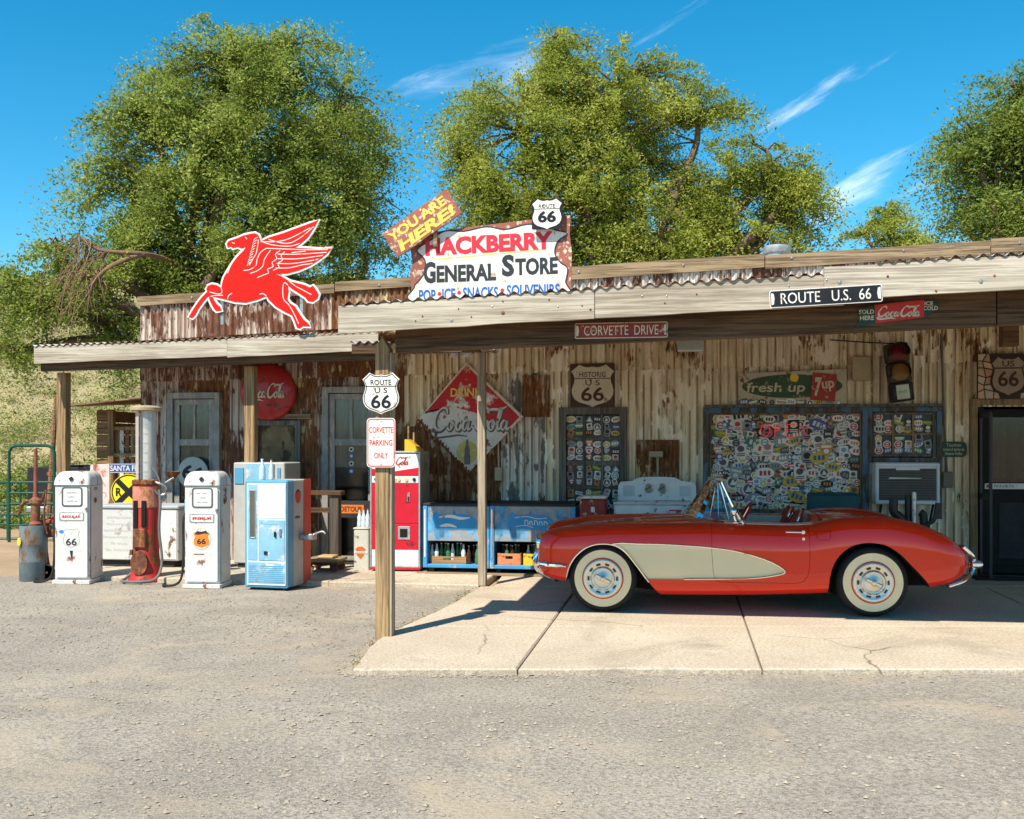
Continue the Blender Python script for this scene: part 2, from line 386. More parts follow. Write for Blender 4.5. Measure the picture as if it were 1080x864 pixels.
# ------------------------------------------------------------ ground
def ground_mat(name, a, b, c, sc=1.0, speck=.5, patch=.5, bump=.5, dusty=None, crack=0.0, stain=None):
    m = bpy.data.materials.new(name); m.use_nodes = True; nt = m.node_tree; N = nt.nodes; L = nt.links; p = N['Principled BSDF']; p.inputs['Roughness'].default_value = .92; p.inputs['Specular IOR Level'].default_value = .2
    tc = N.new('ShaderNodeNewGeometry')
    def noise(s, det=6, dist=0.0, off=0.0, sy=1.0):
        mp = N.new('ShaderNodeMapping'); mp.inputs['Scale'].default_value = (s, s*sy, s); mp.inputs['Location'].default_value = (off, off, 0); L.new(tc.outputs['Position'], mp.inputs[0])
        n = N.new('ShaderNodeTexNoise'); n.inputs['Scale'].default_value = 1; n.inputs['Detail'].default_value = det; n.inputs['Roughness'].default_value = .65; n.inputs['Distortion'].default_value = dist; L.new(mp.outputs[0], n.inputs[0]); return n.outputs[0]
    def mr(v, x, y, lo=0.0, hi=1.0):
        r = N.new('ShaderNodeMapRange'); r.inputs[1].default_value = x; r.inputs[2].default_value = y; r.inputs[3].default_value = lo; r.inputs[4].default_value = hi; L.new(v, r.inputs[0]); return r.outputs[0]
    def mix(f, q, s):
        x = N.new('ShaderNodeMix'); x.data_type = 'RGBA'; L.new(f, x.inputs[0])
        for i, k in ((6, q), (7, s)):
            if isinstance(k, tuple): x.inputs[i].default_value = k[:3] + (1,)
            else: L.new(k, x.inputs[i])
        return x.outputs[2]
    col = mix(mr(noise(.9*sc, 7, .4, 3), .5-.2*patch, .5+.25*patch), a, b)
    col = mix(mr(noise(40*sc, 4, 0, 1), .42, .64, 0, speck), col, c)
    col = mix(mr(noise(130, 2, 0, 7), .52, .75, 0, speck), col, tuple(min(1, v*1.5+.05) for v in b))
    if dusty: col = mix(mr(noise(.55, 9, 1.2, 11, 1.25), .52, .68, 0, .75), col, dusty)
    if stain: col = mix(mr(noise(.8, 8, .8, 21), .54, .74, 0, .7), col, stain)
    if crack:
        nn_ = N.new('ShaderNodeTexNoise'); nn_.inputs['Scale'].default_value = 1.6; nn_.inputs['Detail'].default_value = 6; L.new(tc.outputs['Position'], nn_.inputs[0])
        ad_ = N.new('ShaderNodeMix'); ad_.data_type = 'VECTOR'; ad_.inputs[0].default_value = .28; L.new(tc.outputs['Position'], ad_.inputs[4]); L.new(nn_.outputs['Color'], ad_.inputs[5])
        vo = N.new('ShaderNodeTexVoronoi'); vo.feature = 'DISTANCE_TO_EDGE'; vo.inputs['Scale'].default_value = crack; L.new(ad_.outputs[1], vo.inputs['Vector'])
        mu = N.new('ShaderNodeMath'); mu.operation = 'MULTIPLY'; L.new(mr(vo.outputs['Distance'], .0, .009*crack, .8, 0), mu.inputs[0]); L.new(mr(noise(.5, 3, 0, 33), .48, .56), mu.inputs[1])
        col = mix(mu.outputs[0], col, tuple(v*.35 for v in c))
    L.new(col, p.inputs['Base Color'])
    bm = N.new('ShaderNodeBump'); bm.inputs['Strength'].default_value = bump; bm.inputs['Distance'].default_value = .012; L.new(noise(45, 6), bm.inputs['Height']); L.new(bm.outputs[0], p.inputs['Normal'])
    return m
m_dirt = ground_mat('desert_dirt', (.30,.205,.125), (.38,.28,.18), (.2,.145,.1), 1, .4, .6, .6)
m_asph = ground_mat('old_asphalt', (.27,.235,.19), (.36,.315,.255), (.12,.105,.088), 1, .8, .5, 1.0, dusty=(.40,.32,.225))
m_conc = ground_mat('concrete', (.43,.355,.265), (.54,.455,.35), (.25,.2,.145), 1, .75, .55, .5, crack=.42, stain=(.22,.18,.135))
def grid_sheet(name, poly_in, x0, x1, y0, y1, nx, ny, zf, m, kind='structure', parent=None):
    xs = np.linspace(x0, x1, nx); ys = np.linspace(y0, y1, ny); v = [(x, y, zf(x, y)) for y in ys for x in xs]; f = []
    for j in range(ny-1):
        for i in range(nx-1):
            if poly_in is None or poly_in((xs[i]+xs[i+1])/2, (ys[j]+ys[j+1])/2): f.append((j*nx+i, j*nx+i+1, (j+1)*nx+i+1, (j+1)*nx+i))
    used = sorted({i for q in f for i in q}); mp = {k: i for i, k in enumerate(used)}
    b = MB(); b.add([v[k] for k in used], [tuple(mp[i] for i in q) for q in f]); o = b.build(name, m, parent, sharp=60)
    if kind: o['kind'] = kind
    return o
from mathutils import noise as mnoise
def fbm(x, y, s=1.0, o=4): return mnoise.fractal(Vector((x*s, y*s, 3.7)), 1.0, 2.0, o)
# desert floor rising into a hillside at the back left, one sheet to the horizon
def terr(x, y):
    t = max(0.0, y-22.5-.12*x); side = 1/(1+math.exp((x-25)/8))
    z = -.075 + min(.24*t, 13+.02*t) * (.25+.75*side) * (1 if y < 400 else 1)
    if t > 0: z += .5*fbm(x, y, .12) * min(1, t/5)
    elif y > 15: z += .03*fbm(x, y, .6)
    return z
gx = np.concatenate([np.linspace(-900, -60, 12), np.linspace(-55, 40, 60), np.linspace(50, 900, 12)]); gy = np.concatenate([np.linspace(-600, -10, 10), np.linspace(-5, 15, 10), np.linspace(16, 90, 60), np.linspace(110, 900, 10)])
b = MB(); b.add([(x, y, terr(x, y)) for y in gy for x in gx], [(j*len(gx)+i, j*len(gx)+i+1, (j+1)*len(gx)+i+1, (j+1)*len(gx)+i) for j in range(len(gy)-1) for i in range(len(gx)-1)])
m_hill = ground_mat('hill_soil', (.29,.235,.12), (.38,.31,.17), (.17,.145,.065), .5, .7, .7, .8)
def hill_blend():
    # dirt on the flat, dry grassy soil on the slope
    b.m = [1 if sum(b.v[i][1] for i in f)/4 > 24 else 0 for f in b.f]
hill_blend()
tag(b.build('ground', [m_dirt, m_hill], sharp=80), kind='structure')
# slab outline (world x,y); left edge steps back to the walk along the front
E1 = GP(372, 706); E2 = GP(405, 672); E3 = GP(470, 640); E4 = GP(505, 619)
walk_d = 2.0
left_edge = smooth_pts([(E1.x-.15, E1.y-.25, 0), (E1.x, E1.y, 0), (E2.x-.02, E2.y, 0), (E3.x, E3.y, 0), (E4.x, E4.y, 0)], 6)
def edge_x(y):
    for p, q in zip(left_edge, left_edge[1:]):
        if p.y <= y <= q.y: return p.x + (q.x-p.x)*(y-p.y)/max(1e-6, q.y-p.y)
    return left_edge[0].x if y < left_edge[0].y else left_edge[-1].x
YF = 7.42                                               # front end of the slab
pav = thing('pavement', None, None); pav['kind'] = 'structure'
def slab_piece(poly, top=0.0, parent=pav):              # poly world xy, chamfered rim, real thickness
    n = len(poly); P = [Vector((p[0], p[1])) for p in poly]
    ar = sum(P[i-1].x*P[i].y - P[i].x*P[i-1].y for i in range(n))
    if ar < 0: P.reverse()
    inn = [Vector(q) for q in offset_poly([tuple(p) for p in P], -.012)]
    v = [(p.x, p.y, -.16) for p in P] + [(p.x, p.y, top-.012) for p in P] + [(p.x, p.y, top) for p in inn]; f = []
    for k in (0, n):
        for i in range(n): j = (i+1) % n; f.append((k+i, k+j, k+n+j, k+n+i))
    f.append(tuple(range(2*n, 3*n)))
    b = MB(); b.add(v, f); return b.build('slab', m_conc, parent, sharp=20)
# joints run square to the store front; each slab is its own piece
joints = [GP(548, 702), GP(803, 702), GP(1045, 622), GP(1300, 690)]
dirv = Vector((ST, CT))
def jx(p, y): return p.x + (y-p.y)*dirv.x/dirv.y
def front(y0): return y0
G = .006
def wall_y(x): return OY - .165*x - .03
cols = [None] + joints[:2] + [Vector((joints[2].x, joints[2].y, 0)), Vector((9.4, 9.0, 0))]
for k in range(len(cols)-1):
    def lx(y, k=k): return (edge_x(y) if cols[k] is None else jx(cols[k], y)+G)
    def rx(y, k=k): return jx(cols[k+1], y)-G
    ysplit = E4.y
    for (ya, yb) in ((YF, 9.15), (9.15+2*G, 11.75)):
        ys = np.linspace(ya, yb, 14 if k == 0 else 2)
        def yy(x, y): return y - .0*x
        poly = [(lx(y) + random.uniform(-.012, .012)*(k == 0), y) for y in ys] + [(rx(y), y) for y in ys[::-1]]
        if ya == YF:
            xa, xb = rx(YF), lx(YF); nf = 22; poly += [(xa+(xb-xa)*i/nf, YF + .03*fbm(xa+(xb-xa)*i/nf, 2.2, 2.5) + random.uniform(-.008, .008)) for i in range(1, nf)]
        slab_piece(poly)
# walk against the front, left of the slab and behind it
ws = [(-5.6, -3.6), (-3.6, -1.85), (-1.85, -.05), (-.05, 1.6), (1.6, 3.4), (3.4, 5.2), (5.2, 7.2), (7.2, 9.0)]
for i, (ua, ub) in enumerate(ws):
    q = [WL(ua+G, 0.02), WL(ub-G, 0.02)]
    if ua < -.1: q += [WL(ub-G, walk_d - (.02 if i % 2 else 0)), WL(ua+G, walk_d)]; 
    else:
        q += [Vector((WL(ub-G, 1).x, 11.775)), Vector((WL(ua+G, 1).x, 11.775))]
        if q[0].y <= 11.85: continue
    slab_piece([(p.x, p.y) for p in q], top=0.0 if ua >= -.1 else .012)
# worn asphalt in front of the pumps
def apron_in(x, y):
    if y > 13.5 + .05*x + .25*fbm(x, y, .8): return False
    if x > edge_x(y) + .3 and y > YF - .0 : return y < YF
    return x > -11 + .8*fbm(x, y, .4)
def apron_z(x, y): return -.045 + .012*fbm(x, y, 1.1) + .005*fbm(x, y, 6)
grid_sheet('asphalt_apron', lambda x, y: apron_in(x, y) and (OY-.165*x-y)*CT > walk_d-.25, -14, 12, 2.0, 14, 170, 90, apron_z, m_asph)
# loose stones
def stones(name, n, fx, label, m):
    base = [(.0,.0,.6),(.9,.1,.1),(-.2,.8,.15),(-.8,-.3,.1),(.3,-.85,.12)]
    V = []; Fc = []
    for i in range(n):
        x, y, z = fx(); s = random.choice((.005, .006, .007, .008, .009, .011, .014, .02)); a = random.uniform(0, 6.28); o = len(V)
        for p in base: V.append((x + s*(p[0]*math.cos(a)-p[1]*math.sin(a)), y + s*(p[0]*math.sin(a)+p[1]*math.cos(a)), z + s*p[2]*random.uniform(.6, 1.3)))
        Fc += [(o, o+1, o+2), (o, o+2, o+3), (o, o+3, o+4), (o, o+4, o+1)]
    b = MB(); b.add(V, Fc); o = b.build(name, m, sharp=0); tag(o, label, 'gravel', kind='stuff')
def st1():
    while True:
        y = random.uniform(4.2, 13.2); x = random.uniform(-8, 1.5) if y > YF else random.uniform(-5, 5)
        if random.random() < .14:
            y = random.uniform(YF, 11.7); return edge_x(y)-abs(random.gauss(.03, .05)), y, apron_z(edge_x(y), y)+.002
        if random.random() < .05: return random.uniform(-1.2, 7), YF-abs(random.gauss(.02, .05)), apron_z(0, YF)+.004
        if (y < YF or x < edge_x(y)-.02) and (OY-.165*x-y)*CT > walk_d and random.random() < .35 + fbm(x, y, .7): return x, y, apron_z(x, y)+.001
stones('gravel', 16000, st1, 'loose grey and tan gravel scattered over the worn asphalt', mat('stone', (.3,.25,.19), .9, var=.4, vscale=.9, coords='Generated'))
# unseen ridges added round the horizon for a dark band in car reflections
def reflection_ridge():
    v = []; f = []; n = 120; rows = ((700, 0.0), (760, .35), (850, .8), (930, 1.0), (1050, .6), (1200, -.1))
    for r_, h_ in rows:
        for i in range(n):
            a = 2*math.pi*i/n; hh = 34*(.75+.6*mnoise.fractal(Vector((math.cos(a)*2.3, math.sin(a)*2.3, 1.1)), 1, 2, 5)); v.append((r_*math.cos(a), r_*math.sin(a), -2+max(0, h_)*max(8, hh)))
    for k in range(len(rows)-1):
        for i in range(n): j = (i+1) % n; f.append((k*n+i, k*n+j, (k+1)*n+j, (k+1)*n+i))
    b = MB(); b.add(v, f); tag(b.build('reflection_hills', m_hill, sharp=0), kind='structure')
reflection_ridge()
# ------------------------------------------------------------ vegetation
def leaf_mat(name, c1, c2, c3, trans=.4):
    m = bpy.data.materials.new(name); m.use_nodes = True; nt = m.node_tree; N = nt.nodes; L = nt.links; o = N['Material Output']; N.remove(N['Principled BSDF'])
    g = N.new('ShaderNodeNewGeometry'); tcn = N.new('ShaderNodeTexNoise'); tcn.inputs['Scale'].default_value = .9; tcn.inputs['Detail'].default_value = 3; L.new(g.outputs['Position'], tcn.inputs[0])
    mrn = N.new('ShaderNodeMapRange'); mrn.inputs[1].default_value = .35; mrn.inputs[2].default_value = .65; L.new(tcn.outputs[0], mrn.inputs[0]); mxf = N.new('ShaderNodeMix'); mxf.inputs[0].default_value = .5; L.new(g.outputs['Random Per Island'], mxf.inputs[2]); L.new(mrn.outputs[0], mxf.inputs[3])
    cr = N.new('ShaderNodeValToRGB'); e = cr.color_ramp.elements; e[0].color = c1 + (1,); e[1].color = c3 + (1,); k = e.new(.55); k.color = c2 + (1,)
    L.new(mxf.outputs[0], cr.inputs[0])
    d = N.new('ShaderNodeBsdfPrincipled'); d.inputs['Roughness'].default_value = .55; d.inputs['Specular IOR Level'].default_value = .3; t = N.new('ShaderNodeBsdfTranslucent'); mx = N.new('ShaderNodeMixShader'); mx.inputs[0].default_value = trans
    L.new(cr.outputs[0], d.inputs['Base Color']); L.new(cr.outputs[0], t.inputs[0]); L.new(d.outputs[0], mx.inputs[1]); L.new(t.outputs[0], mx.inputs[2]); L.new(mx.outputs[0], o.inputs[0]); return m
m_leaf = leaf_mat('elm_leaf', (.13,.175,.03), (.28,.35,.06), (.50,.54,.14), .5)
m_leaf_y = leaf_mat('yellow_green_leaf', (.16,.195,.03), (.34,.39,.055), (.57,.57,.13), .5)
m_leaf_d = leaf_mat('deep_green_leaf', (.11,.155,.03), (.23,.30,.05), (.42,.47,.11), .5)
m_scrub = leaf_mat('scrub_leaf', (.15,.14,.045), (.31,.265,.11), (.47,.39,.2), .3)
m_bark = mat('bark', (.17,.115,.075), .95, var=.4, vscale=9, bump=.8, bscale=35)
m_deadwood = mat('dead_wood', (.20,.125,.075), .95, var=.35, vscale=7, bump=.5)
def leaf_mesh(name, cen, size, m, aspect=.42):
    n = len(cen); d = rng.normal(size=(n, 3)); d[:, 2] = d[:, 2]*.7 - .25; d /= np.linalg.norm(d, axis=1)[:, None]
    e = rng.normal(size=(n, 3)); e -= d*(e*d).sum(1)[:, None]; e /= np.linalg.norm(e, axis=1)[:, None]
    l = (size*rng.uniform(.6, 1.35, n))[:, None]; wv = l*aspect
    nrm = np.cross(d, e)*l*.12
    V = np.stack([cen - d*l*.5, cen + e*wv*.5 + nrm, cen + d*l*.5, cen - e*wv*.5 + nrm], 1).reshape(-1, 3).astype(np.float32)
    me = bpy.data.meshes.new(name); me.vertices.add(4*n); me.vertices.foreach_set('co', V.ravel())
    me.loops.add(4*n); me.loops.foreach_set('vertex_index', np.arange(4*n, dtype=np.int32)); me.polygons.add(n)
    me.polygons.foreach_set('loop_start', np.arange(0, 4*n, 4, dtype=np.int32)); me.polygons.foreach_set('loop_total', np.full(n, 4, dtype=np.int32))
    me.materials.append(m); me.update(calc_edges=True); return me
def tree(name, label, base, top, blobs, nclump, per, leaf, m, tr=.22, group='trees behind the store'):
    t = thing(name, label, 'tree', base, 0, group)
    B = [(Vector(c) - Vector(base), Vector(r)) for c, r in blobs]; top = Vector(top) - Vector(base)
    wts = np.array([r.x*r.y*r.z for _, r in B])**.8; wts /= wts.sum()
    tk = MB(); fork = top*.45
    tk.tube(smooth_pts([(0,0,-.3), (.08,-.05,fork.z*.4), tuple(fork*.98)], 4), [tr*(1.25-.5*i/8) for i in range(9)], 8)
    limbs = []
    for c, r in B:
        mid = fork.lerp(c, .5) + Vector((random.uniform(-.4,.4), random.uniform(-.4,.4), random.uniform(.1,.7)))
        pts = smooth_pts([fork*.9, mid, c, c + Vector((random.uniform(-.3,.3)*r.x, random.uniform(-.3,.3)*r.y, r.z*.6))], 5)
        tk.tube(pts, [tr*.6*(1-.86*i/(len(pts)-1)) for i in range(len(pts))], 6); limbs.append(pts)
    cen = []; ax = []
    for i in range(nclump):
        k = rng.choice(len(B), p=wts); c, r = B[k]; dv = Vector(rng.normal(size=3)).normalized() * (rng.random()**.42) * rng.uniform(.82, 1.12)
        p = c + Vector((dv.x*r.x, dv.y*r.y, dv.z*r.z))
        while mnoise.noise(p*.85 + Vector((base[0], 0, 0))) < -.10: dv = Vector(rng.normal(size=3)).normalized() * (rng.random()**.42) * rng.uniform(.82, 1.15); p = c + Vector((dv.x*r.x, dv.y*r.y, dv.z*r.z))
        cen.append(p)
        q = min(limbs[k][::2], key=lambda s: (s-p).length); dr = (p-q)
        ax.append(dr.normalized() if dr.length > .1 else Vector((0,0,1)))
        if i % 3 == 0:
            md = q.lerp(p, .55) + Vector((0,0,random.uniform(.05,.3))); tk.tube([q, md, p], [.035, .02, .006], 4, cap=False)
    cen = np.array([tuple(p) for p in cen]); ax = np.array([tuple(p) for p in ax])
    # sprays of leaves strung along drooping twigs
    idx = np.repeat(np.arange(nclump), per); n = len(idx); al = np.clip(rng.normal(size=n), -1.9, 1.9)
    csz = rng.uniform(.55, 1.6, nclump)[idx]
    P = cen[idx] + ax[idx]*(al*.34*csz)[:, None] + np.clip(rng.normal(size=(n, 3)), -1.9, 1.9)*(np.array([.105,.105,.075])*csz[:, None]); P[:, 2] -= .16*np.maximum(al, 0)**2*csz
    tk.build('trunk', m_bark, t, sharp=60)
    link('crown', leaf_mesh('crown', P, leaf, m), t)
    return t
def q3(px, py, Y): return tuple(AT(px, py, Y))
def bl(px, py, Y, rx, rz, ry=None): return (q3(px, py, Y), (rx, ry or rx*.8, rz))
# big elm at the left, behind the pumps' canopy
tree('elm_tree', 'broad elm at left rising behind the winged horse sign, branches trailing low', (-7.2, 21.5, -.1), q3(215, 190, 21.5),
     [bl(215,190,21.5,2.2,1.7), bl(300,215,21.5,2.0,1.5), bl(360,235,22,1.5,1.5), bl(380,290,22,.9,.9), bl(140,205,21,1.25,1.0), bl(150,285,21,1.5,1.1), bl(240,265,21,1.7,1.1), bl(290,300,21.5,1.6,.9),
      bl(80,290,20.5,1.1,.9), bl(45,325,20.5,1.2,1.0), bl(5,300,20.5,.9,.6), bl(95,340,20.5,1.2,.8), bl(15,370,20.5,.8,.5), bl(250,110,21.5,2.3,1.6), bl(340,140,22,1.7,1.5), bl(165,140,21.5,1.4,1.1), bl(290,70,21.5,1.6,1.0), bl(395,190,22,.8,1.0)],
     1500, 165, .08, m_leaf, .3)
tree('elm_tree', 'yellow-green elm rising behind the store name sign, widest of the trees', (3.4, 24.5, -.1), q3(640, 190, 24.5),
     [bl(560,215,24.5,1.6,1.6), bl(640,205,24.5,2.2,1.9), bl(515,190,24,1.2,1.2), bl(700,230,24.5,1.7,1.5), bl(760,230,24.5,1.6,1.4), bl(820,222,24.5,1.4,1.2), bl(850,205,24.5,.8,.75), bl(800,260,24.5,1.3,.8), bl(590,270,24.5,1.9,1.1), bl(690,275,24.5,1.6,.8),
      bl(550,140,24.5,2.0,1.5), bl(650,115,24.5,2.3,1.6), bl(735,150,24.5,1.6,1.3), bl(810,175,24.5,1.2,1.0), bl(495,170,24.5,.9,.9), bl(600,70,24.5,1.5,1.0)],
     1450, 165, .083, m_leaf_y, .3)
tree('elm_tree', 'dark green tree at the right edge leaning over the roof end', (10.6, 19.5, -.1), q3(1085, 190, 19.5),
     [bl(1050,205,19.5,1.0,1.1), bl(1090,190,19.5,1.4,1.4), bl(1030,160,19.5,.7,.6), bl(1075,120,19.5,1.2,.9), bl(1100,250,19.5,1.2,.8), bl(1020,240,19.5,.5,.45), bl(1130,150,19.5,1.4,1.5)],
     500, 165, .078, m_leaf_d, .25)
tree('elm_tree', 'small tree top showing over the roof between the two larger crowns', (10.8, 27, -.1), q3(940, 240, 27),
     [bl(940,242,27,.75,.6), bl(915,252,27,.55,.4), bl(965,258,27,.6,.4), bl(940,225,27,.35,.35), bl(940,285,27,1.1,.8)],
     140, 165, .082, m_leaf_y, .14)
# torn limb hanging from the left elm
tb = MB()
P0 = AT(152, 268, 19.6); P1 = AT(120, 266, 19.4); P2 = AT(100, 262, 19.3); P3 = AT(82, 248, 19.2)
tb.tube(smooth_pts([AT(230, 300, 22), AT(180, 276, 20.6), P0, P1, P2, P3], 4), [.065-.0022*i for i in range(21)], 7)
tb.tube(smooth_pts([P0, AT(118, 280, 19.2), AT(98, 300, 19.1), AT(92, 330, 19.1)], 4), [.05-.003*i for i in range(13)], 6)
for i in range(44):
    s = P1.lerp(P3, random.random()) if i % 3 else AT(105, 292, 19.2)
    ex, ey = random.uniform(28, 112), random.uniform(290, 372); e = AT(ex, ey, random.uniform(18.8, 19.7)); md = s.lerp(e, .45) + Vector((random.uniform(-.25,.1), 0, random.uniform(.0,.35)))
    tb.tube(smooth_pts([s, md, e], 3), [.014, .013, .012, .01, .008, .006, .003], 4)
tag(tb.build('torn_branch', m_deadwood, sharp=60), 'bare brown torn limb hanging with its dry twigs below the left elm', 'branch')
# scrub on the hillside
def scrub():
    pts = []
    for i in range(6500):
        x = random.uniform(-36, 2); y = random.uniform(23.5, 62); z = terr(x, y)
        s = random.choice((.14, .2, .28, .4)) if random.random() < .86 else random.uniform(.5, .8)
        k = int(30 + 70*s); q = rng.normal(size=(k, 3))*np.array([s, s, s*.55]); q[:, 2] = np.abs(q[:, 2]); pts.append(q + np.array([x, y, z]))
    return np.concatenate(pts)
def bushes():
    pts = []
    for i in range(430):
        x = random.uniform(-34, -3); y = random.uniform(25, 60); s = random.uniform(.35, .9); k = int(330*s); q = rng.normal(size=(k, 3))*np.array([s*.55, s*.55, s*.4]); q[:, 2] = np.abs(q[:, 2]); pts.append(q + np.array([x, y, terr(x, y)]))
    return np.concatenate(pts)
o = link('hill_bushes', leaf_mesh('hill_bushes', bushes(), .09, m_leaf_d, .4)); tag(o, 'green bushes dotted over the dry hillside', 'bushes', kind='stuff')
o = link('scrub', leaf_mesh('scrub', scrub(), .085, m_scrub, .28)); tag(o, 'dry tan and green scrub covering the hillside at the left', 'scrub', kind='stuff')
gs = []
for i in range(26):                                      # a few sprigs in the joint beside the slab
    y = random.uniform(7.6, 11.6); s = random.uniform(.015, .04); q = rng.normal(size=(10, 3))*np.array([s, s, s]); q[:, 2] = np.abs(q[:, 2]); gs.append((q + np.array([edge_x(y)-.03, y, -.035])))
sprigs = np.concatenate(gs); gs = []
for i in range(240):
    x = random.uniform(-15, -7); y = random.uniform(20.5, 25); s = random.uniform(.15, .4); q = rng.normal(size=(60, 3))*np.array([s, s, s*.7]); q[:, 2] = np.abs(q[:, 2]); gs.append(q + np.array([x, y, terr(x, y)]))
o = link('weeds', leaf_mesh('weeds', np.concatenate(gs), .14, m_leaf_d, .3)); tag(link('sprigs', leaf_mesh('sprigs', sprigs, .035, m_scrub, .25)), 'dry sprigs of grass in the joint beside the concrete slab', 'grass', kind='stuff')
tag(o, 'green weeds along the foot of the hillside behind the gate', 'weeds', kind='stuff')
# ------------------------------------------------------------ the store
m_cream = sheet_mat('cream_sheet', (.86,.77,.57), (.34,.16,.05), .18, .4, bare=(.86,.79,.64), bam=.22)
m_cream2 = sheet_mat('stained_cream_sheet', (.80,.68,.46), (.34,.155,.045), .3, .5, bare=(.84,.75,.58), bam=.18)
m_rust = sheet_mat('rusted_sheet', (.44,.35,.24), (.28,.115,.042), .68, .8, dark=(.055,.027,.016), bare=(.50,.38,.2), bam=.16)
m_rustw = sheet_mat('rust_and_white_sheet', (.58,.50,.42), (.21,.09,.05), .5, .7, dark=(.07,.035,.025))
m_peel = sheet_mat('peeling_white_sheet', (.78,.74,.64), (.24,.13,.05), .26, .5, dark=(.025,.025,.025), bare=(.17,.165,.14), bam=.3)
m_roofs = sheet_mat('roof_sheet', (.70,.65,.57), (.2,.085,.05), .42, .6)
store = thing('general_store', 'long low store clad in rusty cream corrugated iron with a plank porch roof', 'building', (0, OY, 0), -TH)
def PB(): return MB()
UL, UR = -5.3, 9.0                                       # ends of the front
openings = []                                           # (u0,u1,z0,z1) cut out of the cladding
def opening(px0, py0, px1, py1, zb=None):
    u0, _ = UZ(px0, 0); u1, _ = UZ(px1, 0); pm = (px0+px1)/2
    z1 = UZ(pm, py0)[1]; z0 = UZ(pm, py1)[1] if zb is None else zb
    openings.append((u0, u1, z0, z1)); return u0, u1, z0, z1
DA = opening(182, 418, 230, 0, 0.0); WA = opening(273, 449, 313, 520); DB = opening(345, 412, 398, 0, 0.0)
W1 = opening(597, 437, 654, 540); W2 = opening(748, 434, 912, 534); W3 = opening(918, 434, 984, 486); DR = opening(1028, 429, 1088, 0, 0.0); WAC = opening(924, 489, 988, 531)
LAM = .098
def sheet(u0, u1, z0, z1, m, y=0.0, zslope=0.0, amp=.019, name='corrugated_sheet', cut=True, parent=store, jag=0.0):
    n = max(4, int(round((u1-u0)/LAM*6))); us = np.linspace(u0, u1, n+1)
    zs = {0.0, 1.0, .33, .66}
    if cut:
        for a, b_, c, d in openings:
            if a < u1 and b_ > u0:
                for z in (c, d):
                    if z0 < z < z1: zs.add((z-z0)/(z1-z0))
    zs = sorted(zs); ph = random.uniform(0, .1); v = []; f = []
    jg = [random.uniform(0, jag) if jag and random.random() < .4 else 0 for _ in us]
    for k, t in enumerate(zs):
        for i, u in enumerate(us):
            z = z0 + t*(z1-z0) + zslope*(u-u0)
            if k == 0: z += jg[i]
            v.append((u, y + amp*math.sin(2*math.pi*u/LAM + ph) + .003*math.sin(u*5+t*7+ph*9), z))
    for k in range(len(zs)-1):
        for i in range(n):
            uc = (us[i]+us[i+1])/2; zc = z0 + (zs[k]+zs[k+1])/2*(z1-z0)
            if cut and any(a < uc < b_ and c < zc < d for a, b_, c, d in openings): continue
            a0 = k*(n+1)+i; f.append((a0, a0+1, a0+n+2, a0+n+1))
    if not f: return None
    par = {}
    def find(a):
        while par.setdefault(a, a) != a: a = par[a]
        return a
    for q in f:
        for a in q[1:]: par[find(a)] = find(q[0])
    grp = {}
    for q in f: grp.setdefault(find(q[0]), []).append(q)
    for fs in grp.values():
        us_ = sorted({i for q in fs for i in q}); mp_ = {k_: i for i, k_ in enumerate(us_)}
        b = MB(); b.add([v[k_] for k_ in us_], [tuple(mp_[i] for i in q) for q in fs]); o = b.build(name, m, parent, sharp=75)
    return o
def pick(px, low):
    if px < 178: return m_rustw
    if px < 345: return m_rust if random.random() < .6 else m_rustw
    if px < 400: return m_rustw if low else m_rust
    if px < 436: return m_rust
    if low:
        if px < 505: return m_rust
        if px < 575: return m_peel
        return random.choice((m_cream, m_cream, m_cream2))
    return m_cream2 if random.random() < .6 else m_cream
def u2px(u, d=0.0):
    p = WL(u, d); return CX + F*p.x/p.y
def par_z(u): return 3.70 + (u+5.3)*.0385               # the parapet climbs gently to the right
SW = .64; u = UL; i = 0
while u < UR-.05:
    u1 = min(u+SW, UR); px = u2px((u+u1)/2)
    seam = 2.52 + .012*(u+5.3)
    lo = sheet(u-.012, u1+.03, 0.0, seam+.05, pick(px, True), y=-.0 - .006*(i % 2))
    if 436 < px < 505:                                   # cream top half over a rusted foot
        sheet(u-.012, u1+.03, 1.86, seam+.06, m_cream2, y=-.016, jag=.12)
    sheet(u-.012, u1+.03, seam-.02, par_z(u)-.55, pick(px, False), y=-.024 - .005*(i % 2), jag=.03)
    u = u1; i += 1
u = UL; i = 0
while u < UR-.05:                                        # parapet strip above the porch roofs
    u1 = min(u+.7, UR); px = u2px((u+u1)/2)
    sheet(u, u1+.02, par_z(u)-.62, par_z(u)-.02, m_rustw if px < 345 else (m_rust if px < 430 else m_roofs), y=-.045 - .004*(i % 2), zslope=.0385, cut=False); u = u1; i += 1
# rusted patches nailed over the cream cladding
for a, b_, c, d in ((551, 396, 580, 440), (671, 464, 716, 508)):
    ua, zt = UZ(a, b_); ub, zl = UZ(c, d); sheet(ua, ub, zl, zt, m_rust, y=-.034, cut=False, name='patch_sheet')
ua, zt = UZ(920, 376); ub, zl = UZ(975, 432); sheet(ua, ub, zl, zt, m_cream, y=-.034, cut=False, name='patch_sheet')
